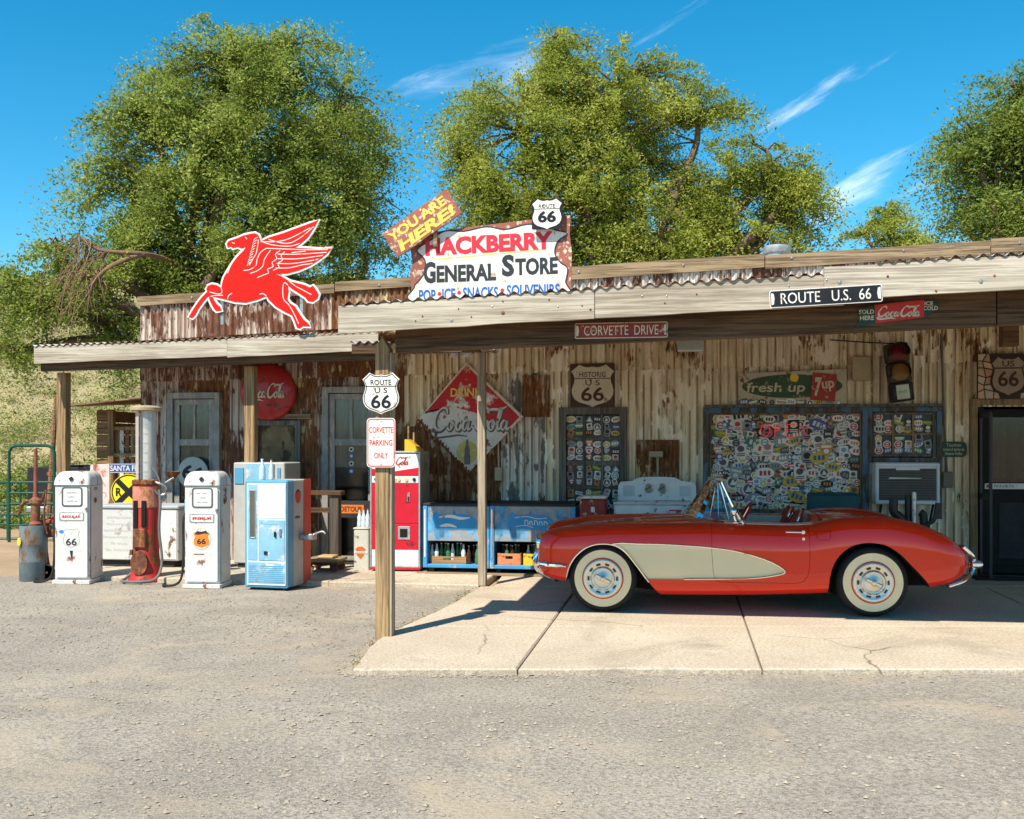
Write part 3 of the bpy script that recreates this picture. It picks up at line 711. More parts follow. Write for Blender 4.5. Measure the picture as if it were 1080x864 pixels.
# shell behind the cladding
b = MB(); b.box(UL+.02, UR, .03, .09, 0, .02)
dk = dark_in
b = MB()
segs = sorted({UL+.02, UR} | {q for o_ in openings for q in o_[:2]})
for a, c in zip(segs, segs[1:]):
    mid = (a+c)/2; zz = [(z0, z1) for (a0, a1, z0, z1) in openings if a0 < mid < a1]; z = 0.0
    for z0, z1 in sorted(zz):
        if z0 > z+.01: b.box(a, c, .035, .10, z, z0)
        z = max(z, z1)
    b.box(a, c, .035, .10, z, par_z(a)-.05)
b.build('wall_core', mat('wall_core', (.1,.075,.055), .9), store)
b = MB(); b.box(UL+.02, UL+.1, .1, 7, 0, 3.4).box(UR-.1, UR, .1, 7, 0, 3.6).box(UL+.02, UR, 6.9, 7, 0, 3.4); b.build('side_wall', m_rust, store)
b = MB(); b.add([(UL, .05, 3.42), (UR, .05, 3.9), (UR, 7.1, 3.35), (UL, 7.1, 3.1)], [(0,1,2,3)]); b.build('main_roof', m_roofs, store)
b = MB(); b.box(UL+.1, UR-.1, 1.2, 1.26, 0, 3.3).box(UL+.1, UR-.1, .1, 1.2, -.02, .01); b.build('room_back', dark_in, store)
# parapet cap planks
u = UL-.03
for ln in (2.9, 2.4, 3.3, 2.7, 3.4):
    u1 = min(u+ln, UR+.1); b = MB(); j = random.uniform(-.015, .015)
    h = .13 if u < -1 else .17
    v0 = [(u+.006, par_z(u)-h+j), (u1-.006, par_z(u1)-h+j), (u1-.006, par_z(u1)+j), (u+.006, par_z(u)+j)]
    b.prism(v0, -.095, -.072); b.build('cap_board', wood_cap, store); u = u1
for k in range(9):                                       # rags of tar paper and bolts along the cap
    uu = UL + .8 + k*1.35; b = MB(); b.ball((uu, -.1, par_z(uu)-.07), (.018, .01, .018), 0, 8); b.build('bolt', steel, store)
# --- tall porch roof on the right
DF = 5.40                                                # how far it reaches out
def fz(u): return 2.525 + (u+.55)*.037                    # underside of the fascia
def fboard(ua, ub, za, zb_, h, y0, t, m, name='fascia_board'):
    b = MB(); n = 8; top = []; bot = []
    for i in range(n+1):
        uu = ua+(ub-ua)*i/n; zz = za+(zb_-za)*i/n; bot.append((uu, zz+random.uniform(-.004,.004))); top.append((uu, zz+h+random.uniform(-.004,.004)))
    b.prism(bot + top[::-1], y0, y0+t); return b.build(name, m, store)
fboard(-.56, 1.55, fz(-.56), fz(1.55)+.005, .222, -DF, .045, wood_grey)
fboard(1.556, 3.45, fz(1.556)+.005, fz(3.45), .235, -DF, .045, wood_grey)
fboard(3.30, 6.1, fz(3.3)+.035, fz(6.1)+.03, .25, -DF-.048, .045, wood_grey)
fboard(6.106, 9.0, fz(6.1)+.03, fz(9)+.03, .25, -DF-.048, .045, wood_grey)
for k in range(40):
    uu = random.uniform(-.45, 6.5); b = MB(); zz = fz(uu) + random.uniform(.05, .2); rr = random.choice((.007, .009, .016)); y_ = -DF-(.05 if uu > 3.3 else .001)
    b.lathe([(rr, 0), (rr*.8, -.004), (.0005, -.006)], 8, axis='Y', c=(uu, y_, zz)); b.build('nail', rust_m if k % 2 else steel, store)
# header beams behind the fascia and along the open side
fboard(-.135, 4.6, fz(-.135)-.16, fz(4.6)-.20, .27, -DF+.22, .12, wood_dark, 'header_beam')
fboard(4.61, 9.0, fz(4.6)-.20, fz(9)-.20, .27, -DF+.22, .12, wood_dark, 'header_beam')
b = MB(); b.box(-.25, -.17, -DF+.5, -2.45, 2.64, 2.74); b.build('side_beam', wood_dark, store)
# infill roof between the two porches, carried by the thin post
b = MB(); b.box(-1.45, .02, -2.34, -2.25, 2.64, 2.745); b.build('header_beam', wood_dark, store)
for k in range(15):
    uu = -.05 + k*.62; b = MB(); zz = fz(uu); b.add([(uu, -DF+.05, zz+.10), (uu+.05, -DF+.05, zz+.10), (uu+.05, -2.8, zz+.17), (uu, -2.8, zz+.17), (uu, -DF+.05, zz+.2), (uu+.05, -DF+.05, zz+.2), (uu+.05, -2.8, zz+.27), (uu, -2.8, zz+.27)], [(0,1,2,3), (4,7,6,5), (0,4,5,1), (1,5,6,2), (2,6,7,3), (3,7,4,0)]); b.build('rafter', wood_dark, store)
def roof_sheet(u0, u1, d0, d1, z0f, z1f, m):
    n = int(round((u1-u0)/LAM*6)); us = np.linspace(u0, u1, n+1); v = []; f = []
    for dd, zf in ((d0, z0f), ((d0+d1)/2, lambda q: (z0f(q)+z1f(q))/2), (d1, z1f)):
        for uu in us: v.append((uu, -dd, zf(uu) + .015*math.sin(2*math.pi*uu/LAM)))
    for k in range(2):
        for i in range(n): a = k*(n+1)+i; f.append((a, a+1, a+n+2, a+n+1))
    b = MB(); b.add(v, f); return b.build('roof_sheet', m, store, sharp=75)
u = -.25
while u < 9.0:
    hz_ = .242 if u < 3.2 else .298
    roof_sheet(u, u+.67, DF+(.014 if u < 3.2 else .062)+random.uniform(-.006,.006), .0, lambda q: fz(q)+hz_, lambda q: fz(q)+.40, m_roofs); u += .655
for uu in (-1.47, -.83):
    roof_sheet(uu, uu+.66, 2.36, .0, lambda q: 2.765, lambda q: 2.84, m_roofs)
# scrap of roofing over the gap left of the porch
u = -.56
roof_sheet(u, u+.33, DF+.012, DF-.5, lambda q: fz(q)+.24, lambda q: fz(q)+.25, m_roofs)
# --- low roof over the pumps on the left
DL = 1.25
def lz(u): return 2.675 + (u+6.13)*.022
fboard(-6.13, -3.45, lz(-6.13), lz(-3.45), .215, -DL, .04, wood_grey); fboard(-3.444, -1.47, lz(-3.44)-.015, lz(-1.47), .235, -DL-.006, .04, wood_grey)
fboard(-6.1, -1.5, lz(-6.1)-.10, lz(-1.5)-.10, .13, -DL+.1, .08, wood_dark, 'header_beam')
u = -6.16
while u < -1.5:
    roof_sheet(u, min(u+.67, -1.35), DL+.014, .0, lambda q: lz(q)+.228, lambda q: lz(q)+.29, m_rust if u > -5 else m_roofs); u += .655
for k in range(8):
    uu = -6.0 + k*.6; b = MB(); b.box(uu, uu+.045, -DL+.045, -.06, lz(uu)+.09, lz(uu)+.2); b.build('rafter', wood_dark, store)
# posts
def post(u, d, z0, z1, wx, wy, m, cap=None):
    b = MB(); b.box(-wx/2, wx/2, -wy/2, wy/2, z0, z1, bev=.006); o = b.build('post', m, store, (u, -d, 0)); o.rotation_euler = (0, R(random.uniform(-.3,.3)), R(random.uniform(-4,4))); return o
pu, _ = UZ(67, 400, .8); post(pu, .8, -.05, lz(pu)-.1, .14, .12, wood_post)
pu, _ = UZ(265, 400, .78); post(pu, .78, .0, lz(pu)-.1, .14, .12, wood_post)
post(-.014, 1.98, .0, 2.66, .09, .09, wood_post_g)
P405 = (-.247, 5.14)
b = MB(); b.box(-.06, .06, -.06, .06, -.06, 2.40, bev=.006); b.prism([(-.061, 2.36), (.061, 2.36), (.061, 2.41), (0, 2.51), (-.061, 2.41)], -.062, .062, 0)
b.build('post', wood_post, store, (P405[0], -P405[1], 0))
b = MB(); b.box(.062, .084, -.05, .05, -.05, 2.38, bev=.004); b.build('post', wood_post_g, store, (P405[0], -P405[1], 0))
# ---------------------------------------------------------------- doors
m_frame = mat('grey_blue_paint', (.27,.26,.235), .85, spec=.1, var=.25, wear=((.36,.32,.26), .36, 12, .3), bump=.3, bscale=40)
m_curt = mat('curtain', (.44,.42,.36), .9, var=.25)
m_blue_frame = mat('worn_blue_paint', (.10,.17,.25), .7, var=.2, wear=((.10,.085,.07), .55, 9, .3), bump=.4)
m_tan_frame = wood_mat('tan_trim', (.33,.23,.12), (.17,.11,.06), 1, 'Z')
def rect_frame(b, u0, u1, z0, z1, t, y0, y1, mi=0, bottom=True):
    b.box(u0, u0+t, y0, y1, z0, z1, mi, .004); b.box(u1-t, u1, y0, y1, z0, z1, mi, .004); b.box(u0+t+.001, u1-t-.001, y0, y1-.001, z1-t, z1, mi, .004)
    if bottom: b.box(u0+t+.001, u1-t-.001, y0, y1-.001, z0, z0+t, mi, .004)
def curtain(u0, u1, z0, z1, y, m, parent, name='curtain'):
    n = 40; b = MB(); v = []; f = []
    for z in (z0, z1):
        for i in range(n+1): uu = u0+(u1-u0)*i/n; v.append((uu, y+.018*math.sin(i*1.35+math.sin(i*.5)*2), z))
    for i in range(n): f.append((i, i+1, n+2+i, n+1+i))
    b.add(v, f); return b.build(name, m, parent, sharp=80)
def screen_door(op, label, rail):
    u0, u1, z0, z1 = op
    b = MB(); rect_frame(b, u0-.05, u1+.05, z0, z1+.05, .085, -.075, .03, bottom=False); d = b.build('door', m_frame, store); d['label'] = label
    b = MB(); rect_frame(b, u0+.045, u1-.045, z0+.02, z1-.045, .075, -.04, .0); b.box(u0+.121, u1-.121, -.036, 0, rail, rail+.09, 0, .004); b.box((u0+u1)/2-.015, (u0+u1)/2+.015, -.032, -.005, rail+.091, z1-.121); b.build('door_leaf', m_frame, d)
    b = MB(); b.box(u0+.12, u1-.12, -.012, -.009, z0+.1, z1-.12); b.build('pane', glass_grey, d)
    curtain(u0+.1, u1-.1, rail-.3, z1-.1, .06, m_curt, d)
    b = MB(); b.box(u0+.13, u1-.13, .03, .034, z0, rail-.3); b.build('lower_panel', soft_black, d)
    b = MB(); b.ball((u1-.075, -.06, 1.0), .028).cyl((u1-.075, -.06, 1.0), (u1-.075, -.03, 1.0), .01, n=8); b.build('handle', steel, d)
    return d
screen_door(DA, 'grey-blue screen door with curtain behind the premium pump', UZ(206, 470)[1])
screen_door(DB, 'grey screen door with round stickers beside the tall route post', UZ(370, 470)[1])
d = [x for x in bpy.data.objects if x.name.startswith('door') and x.get('label', '').startswith('grey screen')][0]
for k, (py, cc) in enumerate(((474, (.6,.6,.58)), (481, (.1,.15,.4)), (489, (.65,.6,.5)), (497, (.12,.2,.5)))):
    uu, zz = UZ(371, py); b = MB(); b.lathe([(.034, 0), (.034, -.003), (.018, -.003), (.018, -.0045), (.0005, -.0045)], 16, axis='Y', c=(uu, -.016, zz), mis=[0,0,1,1]); b.build('sticker', [mat('st%d' % k, cc, .5), soft_black if k % 2 == 0 else white_paint], d)
# boarded window between them
u0, u1, z0, z1 = WA
b = MB(); rect_frame(b, u0-.07, u1+.07, z0-.07, z1+.07, .07, -.06, .03); wd = b.build('window', wood_frame, store)
m_board = mat('brown_ply', (.19,.14,.075), .8, var=.35, vscale=4, wear=((.09,.06,.035), .4, 5, .6))
b = MB(); b.box(u0, u1, .0, .02, z0, z1); b.build('board', m_board, wd)
b = MB(); b.box(u0-.16, u1+.22, -.05, -.01, z1+.09, z1+.16, 0, .004); b.build('lintel', wood_cap, wd)
# right-hand entrance standing open
u0, u1, z0, z1 = DR
b = MB(); b.box(u0-.07, u0+.02, -.07, .05, 0, z1+.02, 0, .005); b.box(u0-.07, u1+.1, -.075, .05, z1+.021, z1+.10, 0, .005); dr = b.build('door', m_tan_frame, store); dr['label'] = 'dark entrance doorway with tan trim at the right edge'
m_dark_door = mat('dark_door_paint', (.014,.012,.011), .75, var=.3, spec=.25)
b = MB(); b.box(u0+.03, u0+.10, -.045, .03, 0, z1, 0, .004); b.build('jamb', m_dark_door, dr)
b = MB(); rect_frame(b, u0+.12, u1+.35, .02, z1-.03, .10, .05, .095); zr = UZ(1050, 513)[1]; b.box(u0+.221, u1+.249, .055, .09, zr-.08, zr+.05); b.box(u0+.221, u1+.249, .06, .085, .121, zr-.081); b.build('door_leaf', m_dark_door, dr)
b = MB(); b.box(u0+.30, u1+.18, .053, .06, .2, zr-.2, 0, .01); b.build('door_panel', soft_black, dr)
b = MB(); b.box(u0+.22, u1+.25, .066, .07, zr+.05, z1-.13); b.build('pane', glass_grey, dr)
ws_ = curtain(u0+.26, u0+.42, zr+.1, z1-.2, .2, mat('lace', (.13,.12,.11), .9), dr); curtain(u0+.5, u0+.66, zr+.1, z1-.2, .2, MATS['lace'], dr)
b = MB(); b.box(u0+.13, u1+.3, .044, .049, zr-.035, zr+.035); st = b.build('push_bar_label', white_paint, dr)
PUSHBAR = (u0+.36, zr, dr)
b = MB(); b.box(u0+.15, u0+.19, .041, .0435, zr-.02, zr+.02); b.build('sticker', red_paint, dr)
b = MB(); b.box(u0+.03, u0+.075, -.52, -.047, .0, .04); b.box(u0+.035, u0+.07, -.5, -.47, .04, 2.0, 0, .004); b.box(u0+.035, u0+.07, -.09, -.06, .04, 2.0, 0, .004); b.box(u0+.035, u0+.07, -.469, -.091, 1.94, 2.0); b.box(u0+.035, u0+.07, -.469, -.091, .95, 1.02); b.build('screen_leaf', mat('charcoal_metal', (.05,.05,.05), .5, .4), dr)
# ---------------------------------------------------------------- sticker-covered windows
pal = [(.84,.81,.75), (.8,.76,.66), (.68,.65,.58), (.03,.03,.03), (.5,.05,.05), (.6,.45,.05), (.07,.12,.32), (.06,.22,.12), (.62,.25,.06), (.3,.32,.34), (.2,.35,.5), (.45,.2,.25), (.72,.7,.66), (.1,.1,.1)]
SM = [mat('sticker_%d' % i, c, .5, var=.12, vscale=30) for i, c in enumerate(pal)]
def sticker_mesh(kind, a, c_, seed):
    rnd = random.Random(seed); b = MB()
    if kind == 0:
        b.prism(ellipse(0, 0, .5, .5, 18), -.0012, 0, 0); b.prism(ellipse(0, 0, .38, .38, 16), -.0020, -.0012, 1)
        if seed % 2: b.prism(ellipse(0, 0, .24, .24, 14), -.0028, -.002, 0); b.prism([(-.3,-.06), (.3,-.06), (.3,.06), (-.3,.06)], -.0034, -.0028, 1)
        else: b.prism([(-.25,-.2), (0,.28), (.25,-.2)], -.0026, -.002, 0)
    elif kind == 1:
        b.prism(rrect(-.7, .7, -.3, .3, .05, 2), -.0012, 0, 0); b.prism([(-.58,-.05), (.58,-.05), (.58,.18), (-.58,.18)], -.002, -.0012, 1); b.prism([(-.45,-.2), (.45,-.2), (.45,-.12), (-.45,-.12)], -.002, -.0012, 1)
    elif kind == 2:
        b.prism(ellipse(0, 0, .7, .42, 20), -.0012, 0, 0)
        for k in range(3): x = -.4 + k*.3; b.prism([(x,-.18), (x+.2,-.18), (x+.22,.18), (x+.02,.18)], -.002, -.0012, 1)
    elif kind == 3:
        s = [(-.45,.45), (-.2,.5), (0,.42), (.2,.5), (.45,.45), (.5,.1), (.3,-.3), (0,-.5), (-.3,-.3), (-.5,.1)]; b.prism(s, -.0012, 0, 0); b.prism([(-.36,.12), (.36,.12), (.36,.3), (-.36,.3)], -.002, -.0012, 1); b.prism(ellipse(0, -.14, .2, .18, 10), -.002, -.0012, 1)
    elif kind == 4:
        b.prism(rrect(-.42, .42, -.52, .52, .06, 2), -.0012, 0, 0); b.prism(ellipse(0, .15, .27, .24, 12), -.002, -.0012, 1)
        for k in range(2): z = -.22-.14*k; b.prism([(-.3,z-.04), (.3,z-.04), (.3,z+.04), (-.3,z+.04)], -.002, -.0012, 1)
    else:
        b.prism([(-.55,-.42), (.55,-.42), (0,.5)], -.0012, 0, 0); b.prism([(-.3,-.28), (.3,-.28), (0,.25)], -.002, -.0012, 1)
    return b.mesh('sticker', [SM[a], SM[c_]], 30)
SMESH = []
for i in range(44):
    k = random.choice((0, 0, 0, 0, 1, 2, 2, 2, 3, 4, 4, 5)); a = random.choice((0, 0, 0, 1, 1, 2, 2, 12, 12, 3, 3, 13, 9, 9, 4, 5, 6, 7, 8, 10, 11)); c_ = random.choice([q for q in range(len(pal)) if abs(sum(pal[q])-sum(pal[a])) > .5])
    SMESH.append(sticker_mesh(k, a, c_, i))
def stick(parent, u, z, y, s):
    o = link('sticker', random.choice(SMESH), parent, (u, y, z)); o.scale = (s, 1, s); o.rotation_euler = (0, R(random.gauss(0, 9)), 0); return o
m_glass_dark = mat('dark_pane', (.02,.022,.025), .2, var=.2, spec=.3)
# W1: tall sash with small panes
u0, u1, z0, z1 = W1
b = MB(); rect_frame(b, u0-.09, u1+.09, z0-.06, z1+.09, .095, -.07, .03); v1 = b.build('window', wood_frame, store); v1['label'] = 'grey sash window with stickers on twelve small panes'
b = MB()
for i in range(1, 3): x = u0+(u1-u0)*i/3; b.box(x-.013, x+.013, -.03, .0, z0, z1)
b.build('mullion', wood_frame, v1)
for i in range(1, 4): b = MB(); z = z0+(z1-z0)*i/4; hh = .032 if i == 2 else .015; b.box(u0, u1, -.0295, .001, z-hh, z+hh); b.build('glazing_bar', wood_frame, v1)
for i in range(3):
    for j in range(4):
        a, c_ = u0+(u1-u0)*i/3, z0+(z1-z0)*j/4; pw, ph = (u1-u0)/3, (z1-z0)/4
        b = MB(); b.box(a+.014, a+pw-.014, .004, .008, c_+.016, c_+ph-.016); b.build('pane', m_glass_dark, v1)
        for k in range(6): stick(v1, a+pw*(.28+.46*(k % 2)) + random.uniform(-.01,.01), c_+ph*(.22+.28*(k//2)) + random.uniform(-.01,.01), .003-.0006*k, random.uniform(.075, .105))
# W2: wide shop window
u0, u1, z0, z1 = W2
b = MB(); rect_frame(b, u0-.08, u1+.04, z0-.14, z1+.06, .08, -.08, .03); b.box(u0-.001, u1, -.075, .03, z0-.141, z0-.06); v2 = b.build('window', m_blue_frame, store); v2['label'] = 'wide shop window plastered all over with stickers'
b = MB(); rect_frame(b, u0+.001, u1-.041, z0-.058, z1-.021, .022, -.03, .0); b.build('inner_frame', m_tan_frame, v2)
b = MB(); b.box(u0+.02, u1-.06, .0055, .010, z0-.04, z1-.04); b.build('pane', m_glass_dark, v2)
NX, NZ = 25, 12; k = 0
for j in range(NZ):
    for i in range(NX):
        if random.random() < .03: continue
        stick(v2, u0+.06+(u1-u0-.16)*(i+.5*(j % 2)+random.uniform(-.2,.2))/(NX-.5), z0+.0+(z1-z0-.08)*(j+random.uniform(-.2,.2))/(NZ-1), .0035-.0011*(k % 5), random.choice((.07, .085, .095, .11, .13, .17))); k += 1
fl = MB()
for i in range(420):                                     # the small ones that fill the gaps
    me = random.choice(SMESH); s_ = random.uniform(.04, .062); x_ = random.uniform(u0+.05, u1-.09); z_ = random.uniform(z0-.02, z1-.07); a_ = random.gauss(0, .4)
    b4 = len(fl.v); fl.v += [(x_+s_*(p.co.x*math.cos(a_)-p.co.z*math.sin(a_)), .0042+p.co.y, z_+s_*(p.co.x*math.sin(a_)+p.co.z*math.cos(a_))) for p in me.vertices]
    for p in me.polygons: fl.f.append(tuple(q+b4 for q in p.vertices)); fl.m.append(SM.index(me.materials[p.material_index]))
fo = fl.build('small_stickers', SM, v2, sharp=0); fo['kind'] = 'stuff'
# W3: six small panes beside it, above the cooler
u0, u1, z0, z1 = W3
b = MB(); rect_frame(b, u0-.05, u1+.09, z0-.02, z1+.055, .06, -.08, .03); b.box(u1+.025, u1+.088, -.079, .03, z0-.72, z0-.021); v3 = b.build('window', m_blue_frame, store); v3['label'] = 'small six-pane window with stickers over the air conditioner'
b = MB(); rect_frame(b, u0+.012, u1+.02, z0+.05, z1-.012, .03, -.03, .0); b.build('inner_frame', wood_frame, v3)
for i in range(1, 3): b = MB(); x = u0+.03+(u1-u0-.03)*i/3; b.box(x-.012, x+.012, -.028, .002, z0+.08, z1-.042); b.build('mullion', m_tan_frame, v3)
b = MB(); zm = (z0+.05+z1)/2; b.box(u0+.04, u1-.01, -.0275, .0025, zm-.012, zm+.012); b.build('glazing_bar', m_tan_frame, v3)
for i in range(3):
    for j in range(2):
        a = u0+.035+(u1-u0-.03)*i/3; c_ = z0+.07+(z1-z0-.08)*j/2; pw, ph = (u1-u0-.03)/3, (z1-z0-.08)/2
        b = MB(); b.box(a+.008, a+pw-.008, .004, .008, c_+.005, c_+ph-.012); b.build('pane', m_glass_dark, v3)
        for k in range(5): stick(v3, a+pw*(.28+.46*(k % 2)) + random.uniform(-.012,.012), c_+ph*(.22+.28*(k//2)), .0035-.0007*k, random.uniform(.08, .12))
# shelf board with scraps above the shop windows
ua, zs_ = UZ(746, 433); ub, _ = UZ(990, 433)
b = MB(); b.box(ua-.05, ub+.02, -.16, -.082, zs_+.03, zs_+.065, 0, .004); b.build('lintel', wood_frame, store)
# conduits and boxes on the wall
def wp(px, py, d=.03): q, z = UZ(px, py, d); return Vector((q, -d, z))
b = MB(); b.tube([wp(993, 352), wp(995, 430), wp(999, 500)], .014, 8); b.build('conduit', mat('grey_conduit', (.16,.14,.11), .6), store)
p = wp(999, 506, .05); b = MB(); b.box(p.x-.06, p.x+.06, -.09, -.03, p.z-.1, p.z+.1, 0, .012); b.build('switch_box', MATS['grey_conduit'], store)
b = MB(); b.tube([wp(522, 400), wp(525, 440), wp(526, 495)], .013, 8); b.build('conduit', mat('cream_conduit', (.42,.35,.22), .6), store)
p = wp(526, 500, .05); b = MB(); b.box(p.x-.05, p.x+.05, -.09, -.03, p.z-.09, p.z+.09, 0, .01); b.build('switch_box', MATS['cream_conduit'], store)
p = wp(692, 480, .08); b = MB(); b.box(p.x-.09, p.x+.09, -.16, -.05, p.z-.03, p.z+.05, 0, .012); b.cyl((p.x+.02, -.08, p.z-.03), (p.x+.02, -.08, p.z-.42), .016, n=8); b.build('flue_box', mat('dull_cream', (.36,.31,.22), .7), store)
p = wp(908, 389, .05); b = MB(); b.box(p.x-.11, p.x+.11, -.1, -.03, p.z-.15, p.z+.15, 0, .006); b.build('blanking_plate', MATS['cream_conduit'], store)
q, zz = UZ(728, 364, 4.5); b = MB(); b.box(q-.11, q+.11, -4.56, -4.46, zz-.055, zz+.055, 0, .008); b.build('junction_box', mat('green_grey', (.25,.27,.25), .6), store)
# twin flood lamps under the porch
q, zz = UZ(488, 372, .25); b = MB(); b.ball((q, -.25, zz), (.05, .05, .03)); b.build('lamp_holder', steel, store)
for s in (-1, 1): b = MB(); b.lathe([(.02, .0), (.03, -.05), (.06, -.12), (.0005, -.13)], 14, axis='Y', c=(q+s*.09, -.27, zz-.02)); b.build('flood_lamp', galv, store)
q, zz = UZ(1064, 352, 3.2); b = MB(); b.box(q-.07, q+.07, -3.27, -3.13, zz-.12, zz+.3); b.build('hanging_stub', wood_dark, store)
# roof ventilator
rv = thing('roof_ventilator', 'galvanised round ventilator sticking up behind the roof parapet', 'ventilator', WL(UZ(819, 262, -2)[0], -2, 3.5), -TH)
zc = UZ(819, 262, -2)[1]-3.5; b = MB(); b.cyl((0,0,-.2), (0,0,zc), .17, n=20); b.build('pipe', galv, rv); b = MB(); b.lathe([(.19, zc-.08), (.2, zc-.06), (.2, zc+.0), (.17, zc+.03), (.0005, zc+.05)], 24); b.build('cap', galv, rv)
# ------------------------------------------------------------ signs
m_sign_white = mat('sign_white', (.70,.67,.61), .5, spec=.15, var=.06, wear=((.35,.25,.17), .05, 10, 1))
m_sign_black = mat('sign_black', (.016,.016,.018), .4, var=.2)
m_sign_red = mat('sign_red', (.55,.03,.03), .4, var=.1)
m_brownred = mat('brown_red_sign', (.24,.035,.025), .5, var=.2, wear=((.4,.33,.25), .06, 14, 1))
m_cream_sign = mat('cream_sign', (.6,.52,.38), .5, var=.1, wear=((.3,.18,.1), .1, 12, 1))
m_brown_sign = mat('brown_sign', (.075,.035,.022), .5, var=.2)
m_yel = mat('sign_yellow', (.78,.56,.06), .5, var=.1)
m_green_sign = mat('dark_green_sign', (.02,.055,.04), .45, var=.2)
def shield(k=1.0):                                       # highway shield outline, about 1 wide and 1 high
    h = [(0,.46), (.09,.44), (.18,.45), (.25,.475), (.31,.51), (.40,.43), (.5,.345), (.45,.27), (.42,.19), (.43,.09), (.465,0), (.49,-.11), (.475,-.22), (.42,-.32), (.32,-.39), (.2,-.43), (.1,-.46), (0,-.51)]
    pts = h + [(-x, z) for x, z in h[-2:0:-1]]
    return [(x*k, z*k) for x, z in pts]
def sc(poly, sx, sz, dx=0, dz=0): return [(x*sx+dx, z*sz+dz) for x, z in poly]
def plate(poly, y0, t, m, parent, name='plate', bev=True):
    b = MB(); b.prism(poly, y0-t, y0); return b.build(name, m, parent)
def mark(parent, m, name='mark'):
    return MB()
def script_cola(h, x, z, y, m, parent, wd=.16, shear=.28, name='lettering', width=None):
    """flowing two-word script, drawn as brush strokes"""
    S = []
    def c_(ox): return [(ox+1.62,1.62), (ox+1.45,2.05), (ox+1.0,2.15), (ox+.5,1.75), (ox+.22,1.0), (ox+.35,.3), (ox+.85,.02), (ox+1.35,.28), (ox+1.7,.75)]
    def o_(ox): return [(ox+.35,.95), (ox+.05,.72), (ox+.02,.3), (ox+.3,.02), (ox+.6,.25), (ox+.62,.7), (ox+.38,.96), (ox+.55,.62), (ox+.95,.62)]
    def cc(ox): return [(ox+.62,.72), (ox+.42,.96), (ox+.1,.7), (ox+.06,.3), (ox+.3,.02), (ox+.62,.22), (ox+.8,.5)]
    def a_(ox): return [(ox+.6,.8), (ox+.32,.96), (ox+.06,.62), (ox+.08,.2), (ox+.3,.02), (ox+.55,.4), (ox+.68,.95), (ox+.62,.3), (ox+.75,.04), (ox+1.0,.3)]
    def l_(ox): return [(ox,.3), (ox+.3,1.1), (ox+.42,1.8), (ox+.3,2.1), (ox+.15,1.7), (ox+.1,.5), (ox+.25,.04), (ox+.5,.3)]
    th, tn = wd*1.5, wd*.7
    S.append((c_(0), [tn, th, tn, th, th*1.3, th, tn])); S.append((o_(1.75), [tn, th, tn, th, tn])); S.append((cc(2.7), [tn, th, th, tn])); S.append((a_(3.5), [tn, th, tn, th, tn]))
    S.append(([(4.5,.55), (4.8,.62)], wd)); S.append((c_(4.7), [tn, th, tn, th, th*1.3, th, tn])); S.append((o_(6.45), [tn, th, tn, th, tn])); S.append((l_(7.35), [tn, tn, th, th, tn])); S.append((a_(7.85), [tn, th, tn, th, tn]))
    S.append(([(.9,.02), (.2,-.18), (.6,-.5), (1.8,-.42), (3.0,-.3), (4.1,-.5)], [tn, th, th, th, tn*.5])); S.append(([(6.1,1.75), (6.6,2.0), (7.6,2.0), (8.3,2.3)], [tn, th, th, tn*.5]))
    k = h/2.2; kw = width/9.3 if width else k*.86; b = MB()
    for pts, ww in S:
        P = [((px+pz*shear-4.6)*kw + x, (pz-.95)*k + z) for px, pz in pts]
        ribbon(b, P, [q*(k+kw)/2 for q in ww] if isinstance(ww, list) else ww*(k+kw)/2, y)
    return b.build(name, m, parent, sharp=0)
def route_shield(name, label, px, py, d, w_px, h_px, top, mid, num, back=None, group=None, m_face=None, m_ink=None, bolts=True):
    t, kx, kz = wthing(name, label, 'sign', px, py, d, group); W, H = w_px*kx, h_px*kz
    mf, mi = m_face or m_sign_white, m_ink or m_sign_black
    y = 0.0
    if back: plate(rrect(-back*kx/2, back*kx/2, -back*kz/2, back*kz/2, .015, 2), 0, .008, mi, t, 'backing_plate'); y = -.008; plate(sc(shield(), W, H), y, .004, mf, t, 'shield'); y -= .004
    else:
        plate(sc(shield(), W, H), 0, .006, mf, t, 'shield'); b = MB(); ribbon(b, sc(shield(), W*.93, H*.93), W*.022, -.0075, closed=True, k=2, smooth=False); b.build('border', mi, t); y = -.006
    b = MB(); b.box(-W*.415, W*.415, y-.0018, y, H*.165, H*.185); b.build('dividing_line', mi, t)
    text(top, H*.13, 0, H*.27, y-.001, mi, t, width=W*(.56 if len(top) < 6 else .62), bold=.01)
    if mid: text(mid, H*.13, 0, H*.075, y-.001, mi, t, width=W*.34, bold=.01); text(num, H*.34, 0, -H*.2, y-.001, mi, t, width=W*.54, bold=.02)
    else: text(num, H*.40, 0, -H*.09, y-.001, mi, t, width=W*.62, bold=.04)
    return t
